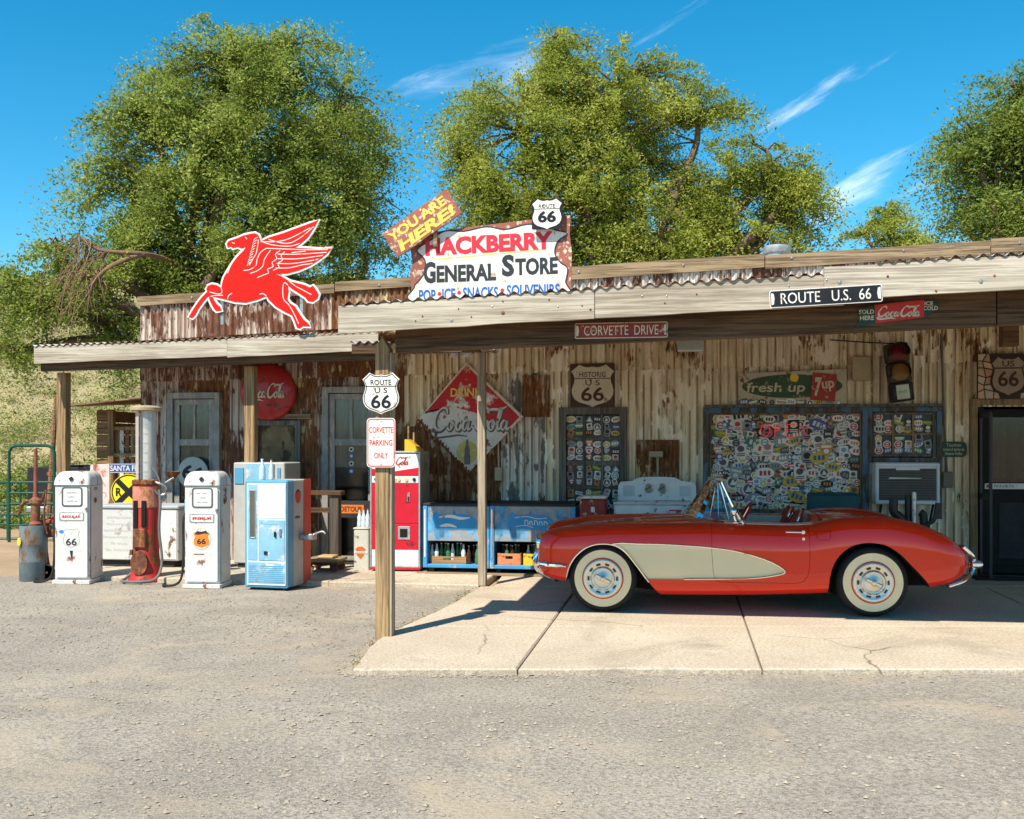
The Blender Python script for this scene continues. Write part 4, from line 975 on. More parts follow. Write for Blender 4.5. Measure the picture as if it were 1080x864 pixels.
# on the porch post
zs = UZ(402, 415, 5.215)
route_shield('route_sign', 'white ROUTE US 66 shield on the tall wooden post', 402, 415, 5.225, 39, 43, 'ROUTE', 'U S', '66')
t, kx, kz = wthing('parking_sign', 'white CORVETTE PARKING ONLY sign with red border on the wooden post', 'sign', 402, 467, 5.225)
W, H = 30*kx, 52*kz; plate(rrect(-W/2, W/2, -H/2, H/2, .03, 4), 0, .005, m_sign_white, t)
b = MB(); ribbon(b, rrect(-W*.46, W*.46, -H*.475, H*.475, .026, 4), .008, -.0065, closed=True, smooth=False); b.build('border', m_sign_red, t)
for i, s in enumerate(('CORVETTE', 'PARKING', 'ONLY')): text(s, H*.12, 0, H*(.26-.26*i), -.006, m_sign_red, t, width=W*(.84, .8, .48)[i], bold=.012)
for z in (.44, -.44): b = MB(); b.lathe([(.006, 0), (.006, -.004), (.0005, -.006)], 8, axis='Y', c=(0, -.005, z*H)); b.build('bolt', steel, t)
# historic route sign
t = route_shield('historic_sign', 'brown and cream HISTORIC US 66 square sign above the narrow sticker window', 625, 407, .06, 45, 44, 'HISTORIC', 'U S', '66', back=47, m_face=m_cream_sign, m_ink=m_brown_sign)
# route 66 over the store sign
t = route_shield('route_sign', 'black square ROUTE 66 shield on top of the store name sign', 577, 226, 2.62, 31, 31, 'ROUTE', None, '66', back=32)
# ---- store name board
m_brick_b = mat('faded_brown_board', (.30,.10,.065), .7, var=.25, vscale=3, wear=((.55,.45,.36), .2, 16, 1), bump=.2)
m_board_w = mat('board_white', (.68,.64,.57), .6, var=.06, wear=((.55,.42,.3), .10, 12, .6))
m_hred = mat('letter_red', (.62,.03,.05), .5, var=.1); m_hgrey = mat('letter_charcoal', (.03,.036,.042), .5, var=.2); m_hblue = mat('letter_blue', (.02,.12,.42), .5, var=.1)
m_hyel = mat('letter_yellow', (.72,.5,.13), .5); m_yah_y = mat('faded_yellow', (.68,.52,.10), .5, var=.15)
t, kx, kz = wthing('store_sign', 'HACKBERRY GENERAL STORE board, white with brown scalloped edge, on the porch roof', 'sign', 517, 275, 2.5)
def S(pts): return [((x-517)*kx, (275-y)*kz) for x, y in pts]
outer = [(434,248), (433,262), (435,276), (432,288), (434,300), (432,318), (602,318), (601.5,290), (602.5,270), (600,250), (601,231), (560,234), (520,237.5), (480,241), (455,244)]
plate(S(outer), 0, .04, m_brick_b, t, 'board')
inner = [(470,243), (490,244), (514,240), (534,243.5), (556,239), (575,241), (586,246), (598,250), (588,258), (585,270), (591,280), (598,286), (596,300), (590,318), (442,318), (437,302), (443,294), (449,284), (448,272), (440,262), (455,252)]
inn = [(q.x, q.y) for q in smooth_pts([(x, y, 0) for x, y in S(inner)], 4, True)]
plate(inn, -.04, .004, m_board_w, t, 'panel'); b = MB(); ribbon(b, inn, .014, -.046, closed=True, smooth=False); b.build('outline', m_hgrey, t)
sl_ = math.atan(-.0)
def tx(s, x0, x1, ytop, ybot, m, bold=.02, y=-.0455, rot=0.0): 
    text(s, (ybot-ytop)*kz, ((x0+x1)/2-517)*kx, (275-(ytop+ybot)/2)*kz, y, m, t, width=(x1-x0)*kx, bold=bold, rot=rot)
tx('HACKBERRY', 449, 583, 248.5, 267.5, m_hred, .05, rot=R(1.4))
b = MB(); ribbon(b, S([(462,272.5), (572,266)]), .012, -.046, smooth=False); b.build('underline', m_hyel, t)
tx('G', 447, 460, 275, 298, m_hgrey, .045); tx('ENERAL', 461, 524, 279, 297, m_hgrey, .04, rot=R(.6)); tx('S', 530, 543, 270, 293, m_hgrey, .045); tx('TORE', 544, 588, 274, 292, m_hgrey, .04, rot=R(.6))
for s, x0, x1 in (('Pop', 442, 460), ('Ice', 467, 481), ('Snacks', 489, 526), ('Souvenirs', 535, 590)): tx(s.upper(), x0, x1, 304.5-(x0-442)*.03, 317-(x0-442)*.03, m_hblue, .03)
b = MB()
for x in (464, 485, 530.5): b = MB(); b.prism(ellipse((x-517)*kx, (275-310+(x-442)*.03)*kz, .022, .022, 12), -.046, -.044); b.build('dot', m_hred, t)
b = MB()
for u_ in (-.7, .7):
    b = MB(); b.box(u_-.03, u_+.03, .005, .06, -.85, .3); b.build('strut', wood_cap, t)
    b = MB(); b.tube([(u_, .065, .2), (u_, .7, -.62)], .02, 6); b.build('brace', wood_cap, t)
t, kx, kz = wthing('you_are_here_sign', 'tilted brown plank sign with yellow YOU ARE HERE! lettering above the store board', 'sign', 445.5, 236, 2.6)
an = R(33.3); ca, sa = math.cos(an), math.sin(an)
def rt(x, z): return ((x*ca-z*sa)*kx, (x*sa+z*ca)*kz)
edge = [rt(-41,-15), rt(-20,-15.5), rt(0,-15), rt(20,-15.5), rt(41,-15), rt(39.5,-8), rt(41.5,-3), rt(40,4), rt(41.5,9), rt(40.5,15), rt(20,15), rt(0,15.5), rt(-20,15), rt(-41,15), rt(-40,7), rt(-41.5,0), rt(-40.5,-8)]
plate(edge, 0, .03, m_brick_b, t, 'plank')
q = rt(-2, 6.5); text('YOU ARE', 10.5*kz, q[0], q[1], -.032, m_yah_y, t, width=70*kx, bold=.035, rot=an); q = rt(1, -7); text('HERE!', 12*kz, q[0], q[1], -.032, m_yah_y, t, width=70*kx, bold=.045, rot=an, shear=.15)
b = MB(); b.box(.12, .16, .005, .05, -.25, .12); b.build('strut', wood_cap, t)
# ---- winged horse
t, kx, kz = wthing('winged_horse_sign', 'red winged horse cut-out sign with white outline leaping above the pumps', 'sign', 272, 291, 1.30)
def H2(pts): return [((140+x/4.154-272)*kx, (291-(220+y/4.154))*kz) for x, y in pts]
horse = [(540,110),(520,112),(490,118),(460,130),(425,140),(416,152),(420,168),(436,164),(440,172),(462,166),(480,173),(497,172),(485,187),(460,212),(435,247),(415,280),(403,300),(396,325),(392,345),(370,332),(350,328),(332,335),(325,350),(330,360),(305,385),(285,410),(265,440),(247,470),(262,476),(276,462),(290,435),(312,405),(330,384),(340,380),(338,392),(347,414),(360,437),(370,447),(394,444),(385,427),(371,415),(358,395),(352,382),(390,391),(420,399),(450,408),(500,413),(550,401),(590,386),(600,402),(630,432),(670,457),(700,472),(712,497),(722,527),(735,530),(747,520),(780,522),(770,508),(751,492),(731,462),(715,435),(690,418),(681,400),(686,370),(684,342),(700,357),(730,377),(758,396),(770,412),(790,416),(810,402),(816,385),(803,362),(791,346),(778,354),(755,342),(720,332),(690,324),(665,308),(640,295),(612,290),(680,290),(730,278),(780,258),(820,233),(850,210),(871,187),(820,189),(760,183),(712,179),(735,165),(765,140),(790,105),(815,62),(780,75),(720,95),(660,115),(600,131),(567,146),(560,134),(555,118)]
hp = H2(horse)
plate(hp, 0, .026, m_sign_white, t, 'back_plate'); b = MB(); ribbon(b, hp, .05, -.029, closed=True, smooth=False, t=.025); b.build('outline', m_sign_white, t); m_peg = mat('horse_red', (.58,.010,.006), .6, var=.04, spec=.15)
plate(hp, -.03, .005, m_peg, t, 'horse')
strokes = [[(497,172),(485,187),(460,212),(435,247),(420,282)], [(555,140),(552,170),(545,200),(530,225),(515,250)], [(565,148),(640,150),(700,135),(780,95)], [(600,140),(680,160),(740,135),(795,90)], [(575,150),(620,165),(690,172),(735,162)],
  [(590,178),(690,185),(770,190),(855,192)], [(640,205),(720,208),(800,206),(850,204)], [(640,225),(720,228),(790,222),(835,216)], [(635,245),(700,248),(770,240),(815,232)], [(630,265),(690,266),(740,256),(790,250)],
  [(590,178),(565,195),(550,225),(545,250),(520,268),(490,272)], [(610,185),(595,205),(580,230),(575,255),(550,275),(520,285)], [(650,190),(630,205),(635,225),(615,240),(620,258),(595,270),(600,285),(575,295),(550,305)], [(670,195),(655,212),(660,232),(640,245),(645,262),(620,275)],
  [(420,395),(425,380),(440,370)], [(590,386),(575,375),(560,378)], [(684,342),(670,330),(662,350),(665,400),(690,430),(712,470),(730,510)], [(392,345),(395,365),(380,372),(340,362)], [(690,324),(715,345),(750,365),(785,385)], [(498,125),(505,135)], [(440,148),(452,152)], [(345,382),(365,378),(400,378)], [(700,200),(760,196)]]
b = MB()
for s_ in strokes: ribbon(b, H2(s_), .0095, -.0365, k=4)
for k in range(10): a = (552-k*3.2, 128+k*12); ribbon(b, H2([a, (a[0]-13, a[1]+8), (a[0]-17, a[1]+16)]), .007, -.0365, k=2)
b.build('feather_lines', m_sign_white, t, sharp=0)['kind'] = 'stuff'
for x_ in (-.5, .55): b = MB(); b.box(x_, x_+.04, .004, .04, -.6, -.1); b.build('strut', steel, t)
# ---- street-name plates on the porch
def street_plate(name, label, px, py, d, w_, h_, s, mface, mink, rot):
    t, kx, kz = wthing(name, label, 'sign', px, py, d, tilt=-rot); W, H = w_*kx, h_*kz
    plate(rrect(-W/2, W/2, -H/2, H/2, .015, 3), 0, .006, mink, t, 'edge'); plate(rrect(-W*.492, W*.492, -H*.45, H*.45, .012, 3), -.006, .002, mface, t, 'face')
    text(s, H*.62, 0, 0, -.009, mink, t, width=W*.80, bold=.0)
    for sg in (-1, 1): b = MB(); b.prism([(sg*W*.485, H*.35), (sg*W*.485, -H*.35), (sg*W*.462, -H*.3), (sg*W*.455, 0), (sg*W*.462, H*.3)], -.0105, -.008); b.build('end_mark', mink, t)
    return t
street_plate('street_sign', 'black ROUTE U.S. 66 street plate nailed to the porch fascia', 870.5, 312.5, DF+.055, 119, 18.5, 'ROUTE   U.S.  66', m_sign_black, m_sign_white, R(2.2))
street_plate('street_sign', 'dark red CORVETTE DRIVE street plate on the beam under the porch fascia', 655, 348.5, DF-.215, 98, 16.5, 'CORVETTE  DRIVE', m_brownred, m_cream_sign, R(.0))
# ---- sold here arrow
t, kx, kz = wthing('arrow_sign', 'green and red SOLD HERE Coca-Cola ICE COLD arrow sign under the porch beam', 'sign', 946, 330, DF-.222)
def Q(pts): return [((x-946)*kx, (330-y)*kz) for x, y in pts]
plate(Q([(903,325), (923,322), (924,340), (902,345), (907,335)]), 0, .012, m_green_sign, t, 'tail'); plate(Q([(973,318), (985,317), (991,324), (980,333), (973,336)]), 0, .012, m_green_sign, t, 'arrowhead')
plate(Q([(922,321.5), (974,317), (974,335.5), (923,341)]), -.003, .014, mat('cola_red', (.5,.03,.025), .4, var=.12, wear=((.3,.1,.07), .1, 9, 1)), t, 'centre_panel')
script_cola(11*kz, 1.5*kx, .6*kz, -.0185, m_cream_sign, t, wd=.24, width=47*kx)
text('SOLD', 4.6*kz, (913.5-946)*kx, (330-328.5)*kz, -.0135, m_cream_sign, t, width=16*kx, bold=.02); text('HERE', 4.6*kz, (914-946)*kx, (330-335)*kz, -.0135, m_cream_sign, t, width=15*kx, bold=.02)
text('ICE', 4.2*kz, (979-946)*kx, (330-321)*kz, -.0135, m_cream_sign, t, width=9*kx, bold=.02); text('COLD', 4.2*kz, (981-946)*kx, (330-326)*kz, -.0135, m_cream_sign, t, width=15*kx, bold=.02)
# ---- diamond drink sign
t, kx, kz = wthing('diamond_sign', 'large rusty diamond DRINK Coca-Cola sign with bottle on the wall behind the thin post', 'sign', 496, 440, .08)
def D(pts): return [((x-496)*kx, (440-y)*kz) for x, y in pts]
m_dred = mat('faded_red', (.46,.022,.026), .55, var=.15, wear=((.62,.56,.5), .17, 2.6, 1)); m_dwhite = mat('faded_white', (.58,.54,.48), .55, var=.12, wear=((.2,.08,.06), .12, 9, .7))
dia = [(492,382), (552,440), (494,499), (440,443)]
plate(D(dia), 0, .012, m_cream_sign, t, 'edge'); plate(offset_poly(D(dia), -.022), -.012, .002, m_dwhite, t, 'face')
plate(offset_poly(D([(492,384), (549,440), (531,459), (518,447), (500,436), (478,430), (450,434), (446,438)]), -.012), -.014, .0015, m_dred, t, 'red_field')
text('DRINK', 9*kz, (492-496)*kx, (440-414)*kz, -.017, m_yah_y, t, width=33*kx, bold=.02)
m_shadow_ink = mat('script_edge', (.13,.1,.085), .6)
script_cola(24*kz, (498.5-496)*kx, (440-444.5)*kz, -.0165, m_shadow_ink, t, wd=.30, shear=.15, width=86*kx); script_cola(24*kz, (497.5-496)*kx, (440-443.5)*kz, -.0182, m_dwhite, t, wd=.17, shear=.15, width=86*kx)
b = MB(); b.prism(ellipse((493-496)*kx, (440-477)*kz, 11.5*kx, 12*kz, 28), -.0158, -.014); b.build('disc', mat('ochre', (.5,.4,.1), .5, wear=((.6,.55,.4), .12, 10, 1)), t)
b = MB(); X0 = (493-496)*kx; Z0 = (440-490)*kz; k = 27*kz
b.prism([(X0+x*k, Z0+z*k) for x, z in ((-.12,0), (.12,0), (.125,.3), (.10,.45), (.11,.58), (.05,.78), (.045,.98), (-.045,.98), (-.05,.78), (-.11,.58), (-.10,.45), (-.125,.3))], -.0172, -.0158); b.build('bottle_mark', mat('bottle_ink', (.14,.12,.12), .5), t)
# rust along the lower left rim
b = MB()
for i in range(26):
    f_ = i/26; x, y = 440+54*f_, 443+56*f_; b.prism([(q[0], q[1]) for q in D([(x-1+random.uniform(-1,1), y-1), (x+random.uniform(1,4), y-random.uniform(1,4)), (x+3, y+2), (x+1, y+1.5)])], -.0155, -.0135)
b.build('rust_chips', rust_m, t)['kind'] = 'stuff'
# ---- button disc
t, kx, kz = wthing('button_sign', 'round red domed Coca-Cola button sign under the low pump roof', 'sign', 282.5, 413.5, .12)
t.rotation_euler = (0, 0, -TH + R(6)); rr = 30*kz
m_btn = mat('button_red', (.40,.025,.025), .38, var=.12, wear=((.22,.06,.05), .10, 6, 1), coat=.3)
b = MB(); b.lathe([(rr*.97, .05), (rr, .03), (rr, .0), (rr*.985, -.02), (rr*.9, -.045), (rr*.6, -.07), (rr*.3, -.08), (.0005, -.083)], 48, axis='Y'); b.build('dome', m_btn, t, sharp=60)
script_cola(15*kz, 0*kx, 0, -.094, m_cream_sign, t, wd=.2, shear=.22, width=40*kx)
# ---- fresh up board
t, kx, kz = wthing('soda_board', 'white fresh up 7up board with green oval above the wide sticker window', 'sign', 835, 409, .10)
def V(pts): return [((x-835)*kx, (409-y)*kz) for x, y in pts]
m_fw = mat('old_white_board', (.5,.45,.34), .6, var=.12, wear=((.22,.12,.07), .2, 9, .7))
plate(V([(778,393.5), (892,390), (892.5,426), (778.5,428)]), 0, .02, m_fw, t, 'board')
b = MB(); b.prism(ellipse(0*kx, 1.5*kz, 53*kx, 12.5*kz, 40), -.023, -.02); b.build('oval', mat('bottle_green', (.045,.10,.055), .5, var=.25, wear=((.3,.28,.2), .14, 10, 1)), t)
text('fresh up', 13*kz, -17*kx, -1*kz, -.0235, m_cream_sign, t, width=62*kx, bold=.015, shear=.1)
b = MB(); b.prism(ellipse(2.5*kx, 10.5*kz, 4.5*kx, 4.5*kz, 16), -.0248, -.023); b.build('sun_mark', m_yel, t)
plate(V([(857,393), (882,395.5), (880,424), (854,422)]), -.023, .006, mat('soda_red', (.36,.05,.04), .5, wear=((.5,.4,.33), .1, 12, 1)), t, 'red_panel')
text('7', 20*kz, 27.5*kx, .5*kz, -.031, m_cream_sign, t, width=8*kx, bold=.05, shear=.15); text('up', 11*kz, 38*kx, 1*kz, -.031, m_cream_sign, t, width=13*kx, bold=.03, rot=R(8))
for k in range(11): o = stick(t, (784+k*10-835)*kx, (409-424.5)*kz + random.uniform(-.01,.01), -.0215, random.uniform(.07,.11)); 
# ---- stone route panel
t, kx, kz = wthing('stone_panel', 'US 66 shield panel set in flagstones over the entrance door', 'sign', 1062, 397, .12)
W, H = 64*kx, 48*kz; m_mort = mat('mortar', (.055,.04,.03), .9)
plate(rrect(-W/2, W/2, -H/2, H/2, .01, 2), 0, .03, m_mort, t, 'mortar_bed')
m_st = [mat('flag_%d' % i, c, .85, var=.2, bump=.4) for i, c in enumerate(((.46,.28,.17), (.56,.38,.25), (.40,.24,.15), (.5,.4,.3)))]
ns = 9; gz = 6
gc = {(i, j): (-W/2 + W*i/ns + (random.uniform(-.42, .42)*W/ns if 0 < i < ns else 0), -H/2 + H*j/gz + (random.uniform(-.42, .42)*H/gz if 0 < j < gz else 0)) for i in range(ns+1) for j in range(gz+1)}
shp = sc(shield(), W*.60, H*.92)
def inside(x, z, poly):
    c_ = False
    for i in range(len(poly)):
        (x1, z1), (x2, z2) = poly[i-1], poly[i]
        if (z1 > z) != (z2 > z) and x < (x2-x1)*(z-z1)/(z2-z1)+x1: c_ = not c_
    return c_
for i in range(ns):
    for j in range(gz):
        x = -W/2 + W*(i+.5)/ns; z = -H/2 + H*(j+.5)/gz
        if inside(x*.9, z*.9, shp): continue
        pts = offset_poly([gc[(i, j)], gc[(i+1, j)], gc[(i+1, j+1)], gc[(i, j+1)]], -.007)
        plate(pts, -.03, .012, random.choice(m_st), t, 'stone')
plate(shp, -.0302, .02, m_mort, t, 'shield_rim'); plate(sc(shield(), W*.53, H*.82), -.05, .006, mat('clay_brown', (.30,.22,.15), .8, var=.2), t, 'shield')
b = MB(); b.box(-W*.24, W*.24, -.059, -.056, H*.16, H*.19); b.build('dividing_line', m_mort, t)
text('US', H*.13, 0, H*.27, -.058, m_mort, t, width=W*.2, bold=.01); text('66', H*.34, 0, -H*.06, -.058, m_mort, t, width=W*.34, bold=.02)
# ---- tourist plaque
t, kx, kz = wthing('tourist_plaque', 'small dark green Tourists plaque beside the entrance trim', 'sign', 1005.5, 474, .05)
plate(rrect(-14*kx, 14*kx, -8*kz, 8*kz, 5*kz, 4), 0, .01, m_green_sign, t)
for i, s in enumerate(('Tourists', 'treated same as', 'Home Folks')): text(s, 3.4*kz, 0, (4.6-4.5*i)*kz, -.011, m_cream_sign, t, width=(15, 22, 18)[i]*kx)
# ---- round 66 in the left door
t, kx, kz = wthing('round_sign', 'grey round 66 disc leaning in the left screen door', 'sign', 203.5, 499, .12)
b = MB(); b.lathe([(17*kz, .01), (17*kz, -.004), (16.4*kz, -.006), (.0005, -.006)], 36, axis='Y'); b.build('disc', mat('grey_disc', (.36,.37,.33), .5, var=.15), t)
text('66', 16*kz, 0, 0, -.0075, m_sign_black, t, width=22*kx, bold=.03, rot=R(-12))
# ---- detour
t, kx, kz = wthing('detour_sign', 'small orange DETOUR arrow sign on black under the door sill', 'sign', 373, 537, .14)
plate(rrect(-20*kx, 19*kx, -9*kz, 9*kz, .02, 3), 0, .01, soft_black, t, 'backing')
plate([(x*kx, z*kz) for x, z in ((-18.5,0), (-15.5,6.5), (-15.5,4.5), (11,4.5), (11,-4.5), (-15.5,-4.5), (-15.5,-6.5))], -.01, .004, mat('sign_orange', (.62,.17,.03), .5, var=.12), t, 'arrow')
text('DETOUR', 5.4*kz, -2*kx, 0, -.0145, m_sign_black, t, width=23*kx, bold=.02)
# ---- neon
t, kx, kz = wthing('neon_sign', 'dim red neon OPEN letters hanging in the wide sticker window', 'neon sign', 829, 454, .05)
m_neon = mat('neon', (1,.06,.04), .4, var=0, emit=.16)
x = -24
def nn(pts, closed=False):
    b.tube([(px*kx, -.02, pz*kz) for px, pz in pts], .006, 6, closed=closed)
b = MB(); nn(ellipse(-22, 0, 5, 6, 14), True); b.build('letter', m_neon, t)
b = MB(); nn([(-12,-6.5), (-12,6), (-7,5), (-6,2.5), (-8,0), (-12,-.5)]); b.build('letter', m_neon, t)
b = MB(); nn([(9,6), (0,6), (0,0), (6,0), (0,0), (0,-7), (9,-7)]); b.build('letter', m_neon, t)
b = MB(); nn([(14,-6), (14,6), (22,-5), (22,6)]); b.build('letter', m_neon, t)
# ------------------------------------------------------------ things in front of the store
def scribble(x, z, y, w_, h, m, parent, name='lettering'):    # worn writing that can no longer be read
    b = MB(); n = max(3, int(w_/h*1.1)); ox = -w_/2
    for i in range(n):
        cw = w_/n; a = ox+i*cw; hh = h*random.uniform(.6, 1)
        if random.random() < .12: continue
        ribbon(b, [(x+a+cw*.1, z-h/2), (x+a+cw*.15, z-h/2+hh), (x+a+cw*random.uniform(.4,.8), z-h/2+hh*random.uniform(.3,1)), (x+a+cw*.75, z-h/2)], max(.003, h*.16), y, k=2)
    return b.build(name, m, parent, sharp=0)
AZ = -.045                                               # asphalt level
def gthing(name, label, cat, px, py, rz=0.0, z=AZ, group=None):
    p = GP(px, py, z); return thing(name, label, cat, p, rz, group), p.y/F
m_pump = mat('pump_white', (.60,.59,.555), .35, var=.07, wear=((.2,.06,.04), .075, 7, .5), coat=.2)
m_pump_r = mat('pump_white_rusted', (.56,.54,.505), .45, var=.08, wear=((.19,.05,.035), .22, 4.5, .5))
def rbox(b, x0, x1, y0, y1, z0, z1, r, mi=0, k=4, axis='Y'):            # box with rounded x-z corners at the top only
    pts = [(x0, z0), (x1, z0)] + [(x1-r+r*math.cos(R(90*i/k)), z1-r+r*math.sin(R(90*i/k))) for i in range(k+1)] + [(x0+r-r*math.sin(R(90*i/k)), z1-r+r*math.cos(R(90*i/k))) for i in range(k+1)]
    b.prism(pts, y0, y1, mi)
def gas_pump(label, px, py, rz, hpx, wpx, grade, badge, rusty):
    t, k = gthing('gas_pump', label, 'gas pump', px, py, rz, group='white gas pumps'); H = hpx*k; W = wpx*k; D = .40
    b = MB(); b.box(-W/2-.015, W/2+.015, -D/2-.01, D/2+.01, 0, .05, 0, .006); b.build('base', m_pump_r, t)
    b = MB(); b.box(-W/2, W/2, -D/2+.03, D/2, .05, H-.16, 0, .012); b.build('cabinet', m_pump_r if rusty else m_pump, t)
    b = MB()                                             # domed head, rounded front to back and side to side
    n = 7; lay = []
    for i in range(n):
        a = R(90*i/(n-1)); s = 1-.075*(1-math.cos(a)); zz = H-.16 + .16*math.sin(a); ins = .085*(1-math.cos(a))
        lay.append([(x, y, zz) for x, y in rrect(-W/2-.008+ins, W/2+.008-ins, -D/2+ins, D/2+.008-ins, .04, 4)])
    m_ = len(lay[0]); fs = [(i*m_+j, i*m_+(j+1) % m_, (i+1)*m_+(j+1) % m_, (i+1)*m_+j) for i in range(n-1) for j in range(m_)] + [tuple((n-1)*m_+j for j in range(m_)), tuple(range(m_-1, -1, -1))]
    b.add([p for l in lay for p in l], fs); b.build('head', m_pump, t, sharp=40)
    yf = -D/2+.03
    b = MB(); b.prism(rrect(-W/2+.02, W/2-.02, .08, H-.185, .02, 3), yf-.022, yf); d = b.build('door', m_pump, t)
    wz = H*.775; b = MB(); b.prism(rrect(-W*.27, W*.32, wz-.115, wz+.115, .03, 3), yf-.027, yf-.0222); b.build('dial_frame', mat('dial_bezel', (.13,.12,.11), .4, .5), t)
    b = MB(); b.prism(rrect(-W*.22, W*.28, wz-.098, wz+.098, .02, 3), yf-.0285, yf-.0272); b.build('dial_face', mat('dial_white', (.66,.66,.62), .4), t)
    for i in range(3): scribble(W*.03, wz+.05-.05*i, yf-.0297, W*(.32, .22, .3)[i], .016, soft_black, t)
    gz = H*.60; b = MB(); b.prism(rrect(-W*.34, W*.36, gz-.05, gz+.05, .012, 2), yf-.026, yf-.0222); b.build('grade_frame', steel, t); b = MB(); b.prism(rrect(-W*.31, W*.33, gz-.04, gz+.04, .008, 2), yf-.0275, yf-.0262); b.build('grade_plate', white_paint, t)
    text(grade, .032, W*.01, gz, yf-.029, m_sign_red, t, width=W*.52, bold=.03)
    b = MB(); rr = .028; b.prism([(0, H-.085+rr), (rr, H-.085), (0, H-.085-rr), (-rr, H-.085)], -D/2-.012, -D/2+.02); b.build('emblem', soft_black, t)
    bz = H*.426+.03 if badge == 'orange' else H*.41
    if badge == 'orange':
        b = MB(); b.prism(ellipse(0, bz-.03, .115, .125, 28), yf-.0242, yf-.0222); b.build('decal', mat('decal_tan', (.5,.42,.34), .5), t)
        b = MB(); b.prism(ellipse(0, bz-.03, .105, .115, 28), yf-.0254, yf-.0242); b.build('decal', white_paint, t)
        b = MB(); b.prism(sc(shield(), .19, .19, 0, bz-.04), yf-.0266, yf-.0254); b.build('decal', mat('decal_orange', (.66,.19,.03), .5), t)
        b = MB(); b.prism([(-.085, bz+.02), (-.05, bz+.06), (0, bz+.05), (.05, bz+.065), (.09, bz+.025), (.03, bz+.03), (-.03, bz+.015)], -.0288+yf+.002, -.0266+yf); b.build('decal', soft_black, t)
        text('66', .065, 0, bz-.06, yf-.027, soft_black, t, width=.105, bold=.03)
        b = MB(); b.prism(rrect(-.09, .03, bz-.215, bz-.203, .003, 1), yf-.0238, yf-.0222); b.build('scuff', rust_m, t)
    else:
        b = MB(); ribbon(b, sc(shield(), .2, .22, 0, bz), .004, yf-.0236, closed=True, smooth=False); b.build('decal', steel, t)
        text('66', .085, 0, bz-.045, yf-.0232, soft_black, t, width=.13, bold=.02); text('US', .03, 0, bz+.06, yf-.0232, mat('pale_grey', (.55,.55,.55), .5), t)
        b = MB(); b.prism(ellipse(-.12, bz+.075, .028, .022, 12), yf-.024, yf-.0222); b.build('decal', mat('decal_blue', (.05,.2,.5), .5), t)
        b = MB(); b.prism([(-.02, bz-.15), (.02, bz-.15), (.015, bz-.22), (.0, bz-.25), (-.01, bz-.2)], yf-.0236, yf-.0222); b.build('scuff', soft_black, t)
    b = MB(); b.box(W/2+.0005, W/2+.004, -D/2+.05, -D/2+.058, .07, H-.18); b.build('side_seam', rust_m, t)
    b = MB(); b.box(W/2-.045, W/2-.02, yf-.045, yf-.022, wz-.16, wz-.12, 0, .006); b.build('latch', steel, t)
    b = MB(); b.lathe([(.032, 0), (.032, .006), (.0005, .008)], 16, axis='X', c=(W/2, -.02, H*.74)); b.build('badge', rust_m, t)
    for i in range(3): b = MB(); b.box(W/2, W/2+.002, -.06, .04, H*.83+.015*i, H*.83+.006+.015*i); b.build('vent', soft_black, t)
    # hose on the left
    hs_ = MB(); s0 = -W/2-.02
    hs_.tube(smooth_pts([(s0, 0, H*.66), (s0-.05, -.03, H*.58), (s0-.045, -.04, H*.3), (s0-.06, -.06, .12), (s0-.12, -.1, .03), (s0-.26, -.1, .018), (s0-.3, .05, .018)], 6), .015, 8); hs_.build('hose', rubber, t)
    b = MB(); b.box(s0-.035, s0+.02, -.05, .03, H*.64, H*.76, 0, .012); b.tube([(s0-.01, -.02, H*.76), (s0-.02, -.03, H*.82)], .012, 8); b.build('nozzle', steel if rusty else mat('nozzle_blue', (.05,.3,.5), .4), t)
    return t
gas_pump('white REGULAR gas pump with black 66 decal and rusted side, leftmost pump', 83, 614, R(-2), 117, 37, 'REGULAR', 'black', True)
gas_pump('white PREMIUM gas pump with orange 66 badge beside the blue drink machine', 219, 618.5, R(-4), 121.5, 37.5, 'PREMIUM', 'orange', False)
# ---- visible-cylinder pump
t, k = gthing('visible_pump', 'tall rusty red gas pump with glass cylinder and looping hose', 'gas pump', 154, 613)
m_oldred = mat('old_red', (.42,.035,.03), .5, var=.2, wear=((.20,.07,.03), .42, 4.5, .6), bump=.25); m_salmon = mat('flaking_red', (.56,.19,.14), .7, var=.25, wear=((.40,.17,.08), .45, 9, .6), bump=.3)
zt = 182*k
b = MB(); b.lathe([(.21, 0), (.21, .03), (.19, .06), (.175, .1), (.155, .35), (.15, zt*.43), (.145, zt*.55), (.15, zt*.56)], 28); b.build('column', m_oldred, t)
b = MB(); b.lathe([(.157, zt*.43), (.154, zt*.55)], 28); b.build('collar_band', m_salmon, t)
b = MB(); b.lathe([(.155, zt*.56), (.165, zt*.565), (.165, zt*.585), (.135, zt*.59)], 28); b.build('ring', rust_m, t)
b = MB(); b.lathe([(.122, zt*.59), (.122, zt*.985)], 28); b.build('glass_cylinder', milky_mat('milky_glass', (.62,.62,.58), .55), t)
b = MB(); b.box(-.03, .03, -.012, .012, zt*.59, zt*.985); b.build('gauge_strip', white_paint, t)
b = MB(); b.lathe([(.04, zt*.59), (.04, zt*.98)], 14, c=(.04, .03, 0)); b.build('inner_pipe', galv, t)
for i in range(6): b = MB(); b.box(-.028, .028, -.016, -.0125, zt*(.63+.055*i), zt*(.63+.055*i)+.012); b.build('gallon_mark', soft_black, t)
for a in (20, 140, 260): b = MB(); x, y = .15*math.cos(R(a)), .15*math.sin(R(a)); b.cyl((x, y, zt*.58), (x, y, zt*.99), .012, n=8); b.build('rod', rust_m, t)
b = MB(); b.lathe([(.17, zt*.985), (.18, zt*.99), (.18, zt*1.005), (.14, zt*1.015), (.0005, zt*1.02)], 28); b.build('cap', mat('tan_cap', (.38,.29,.17), .7, var=.3), t)
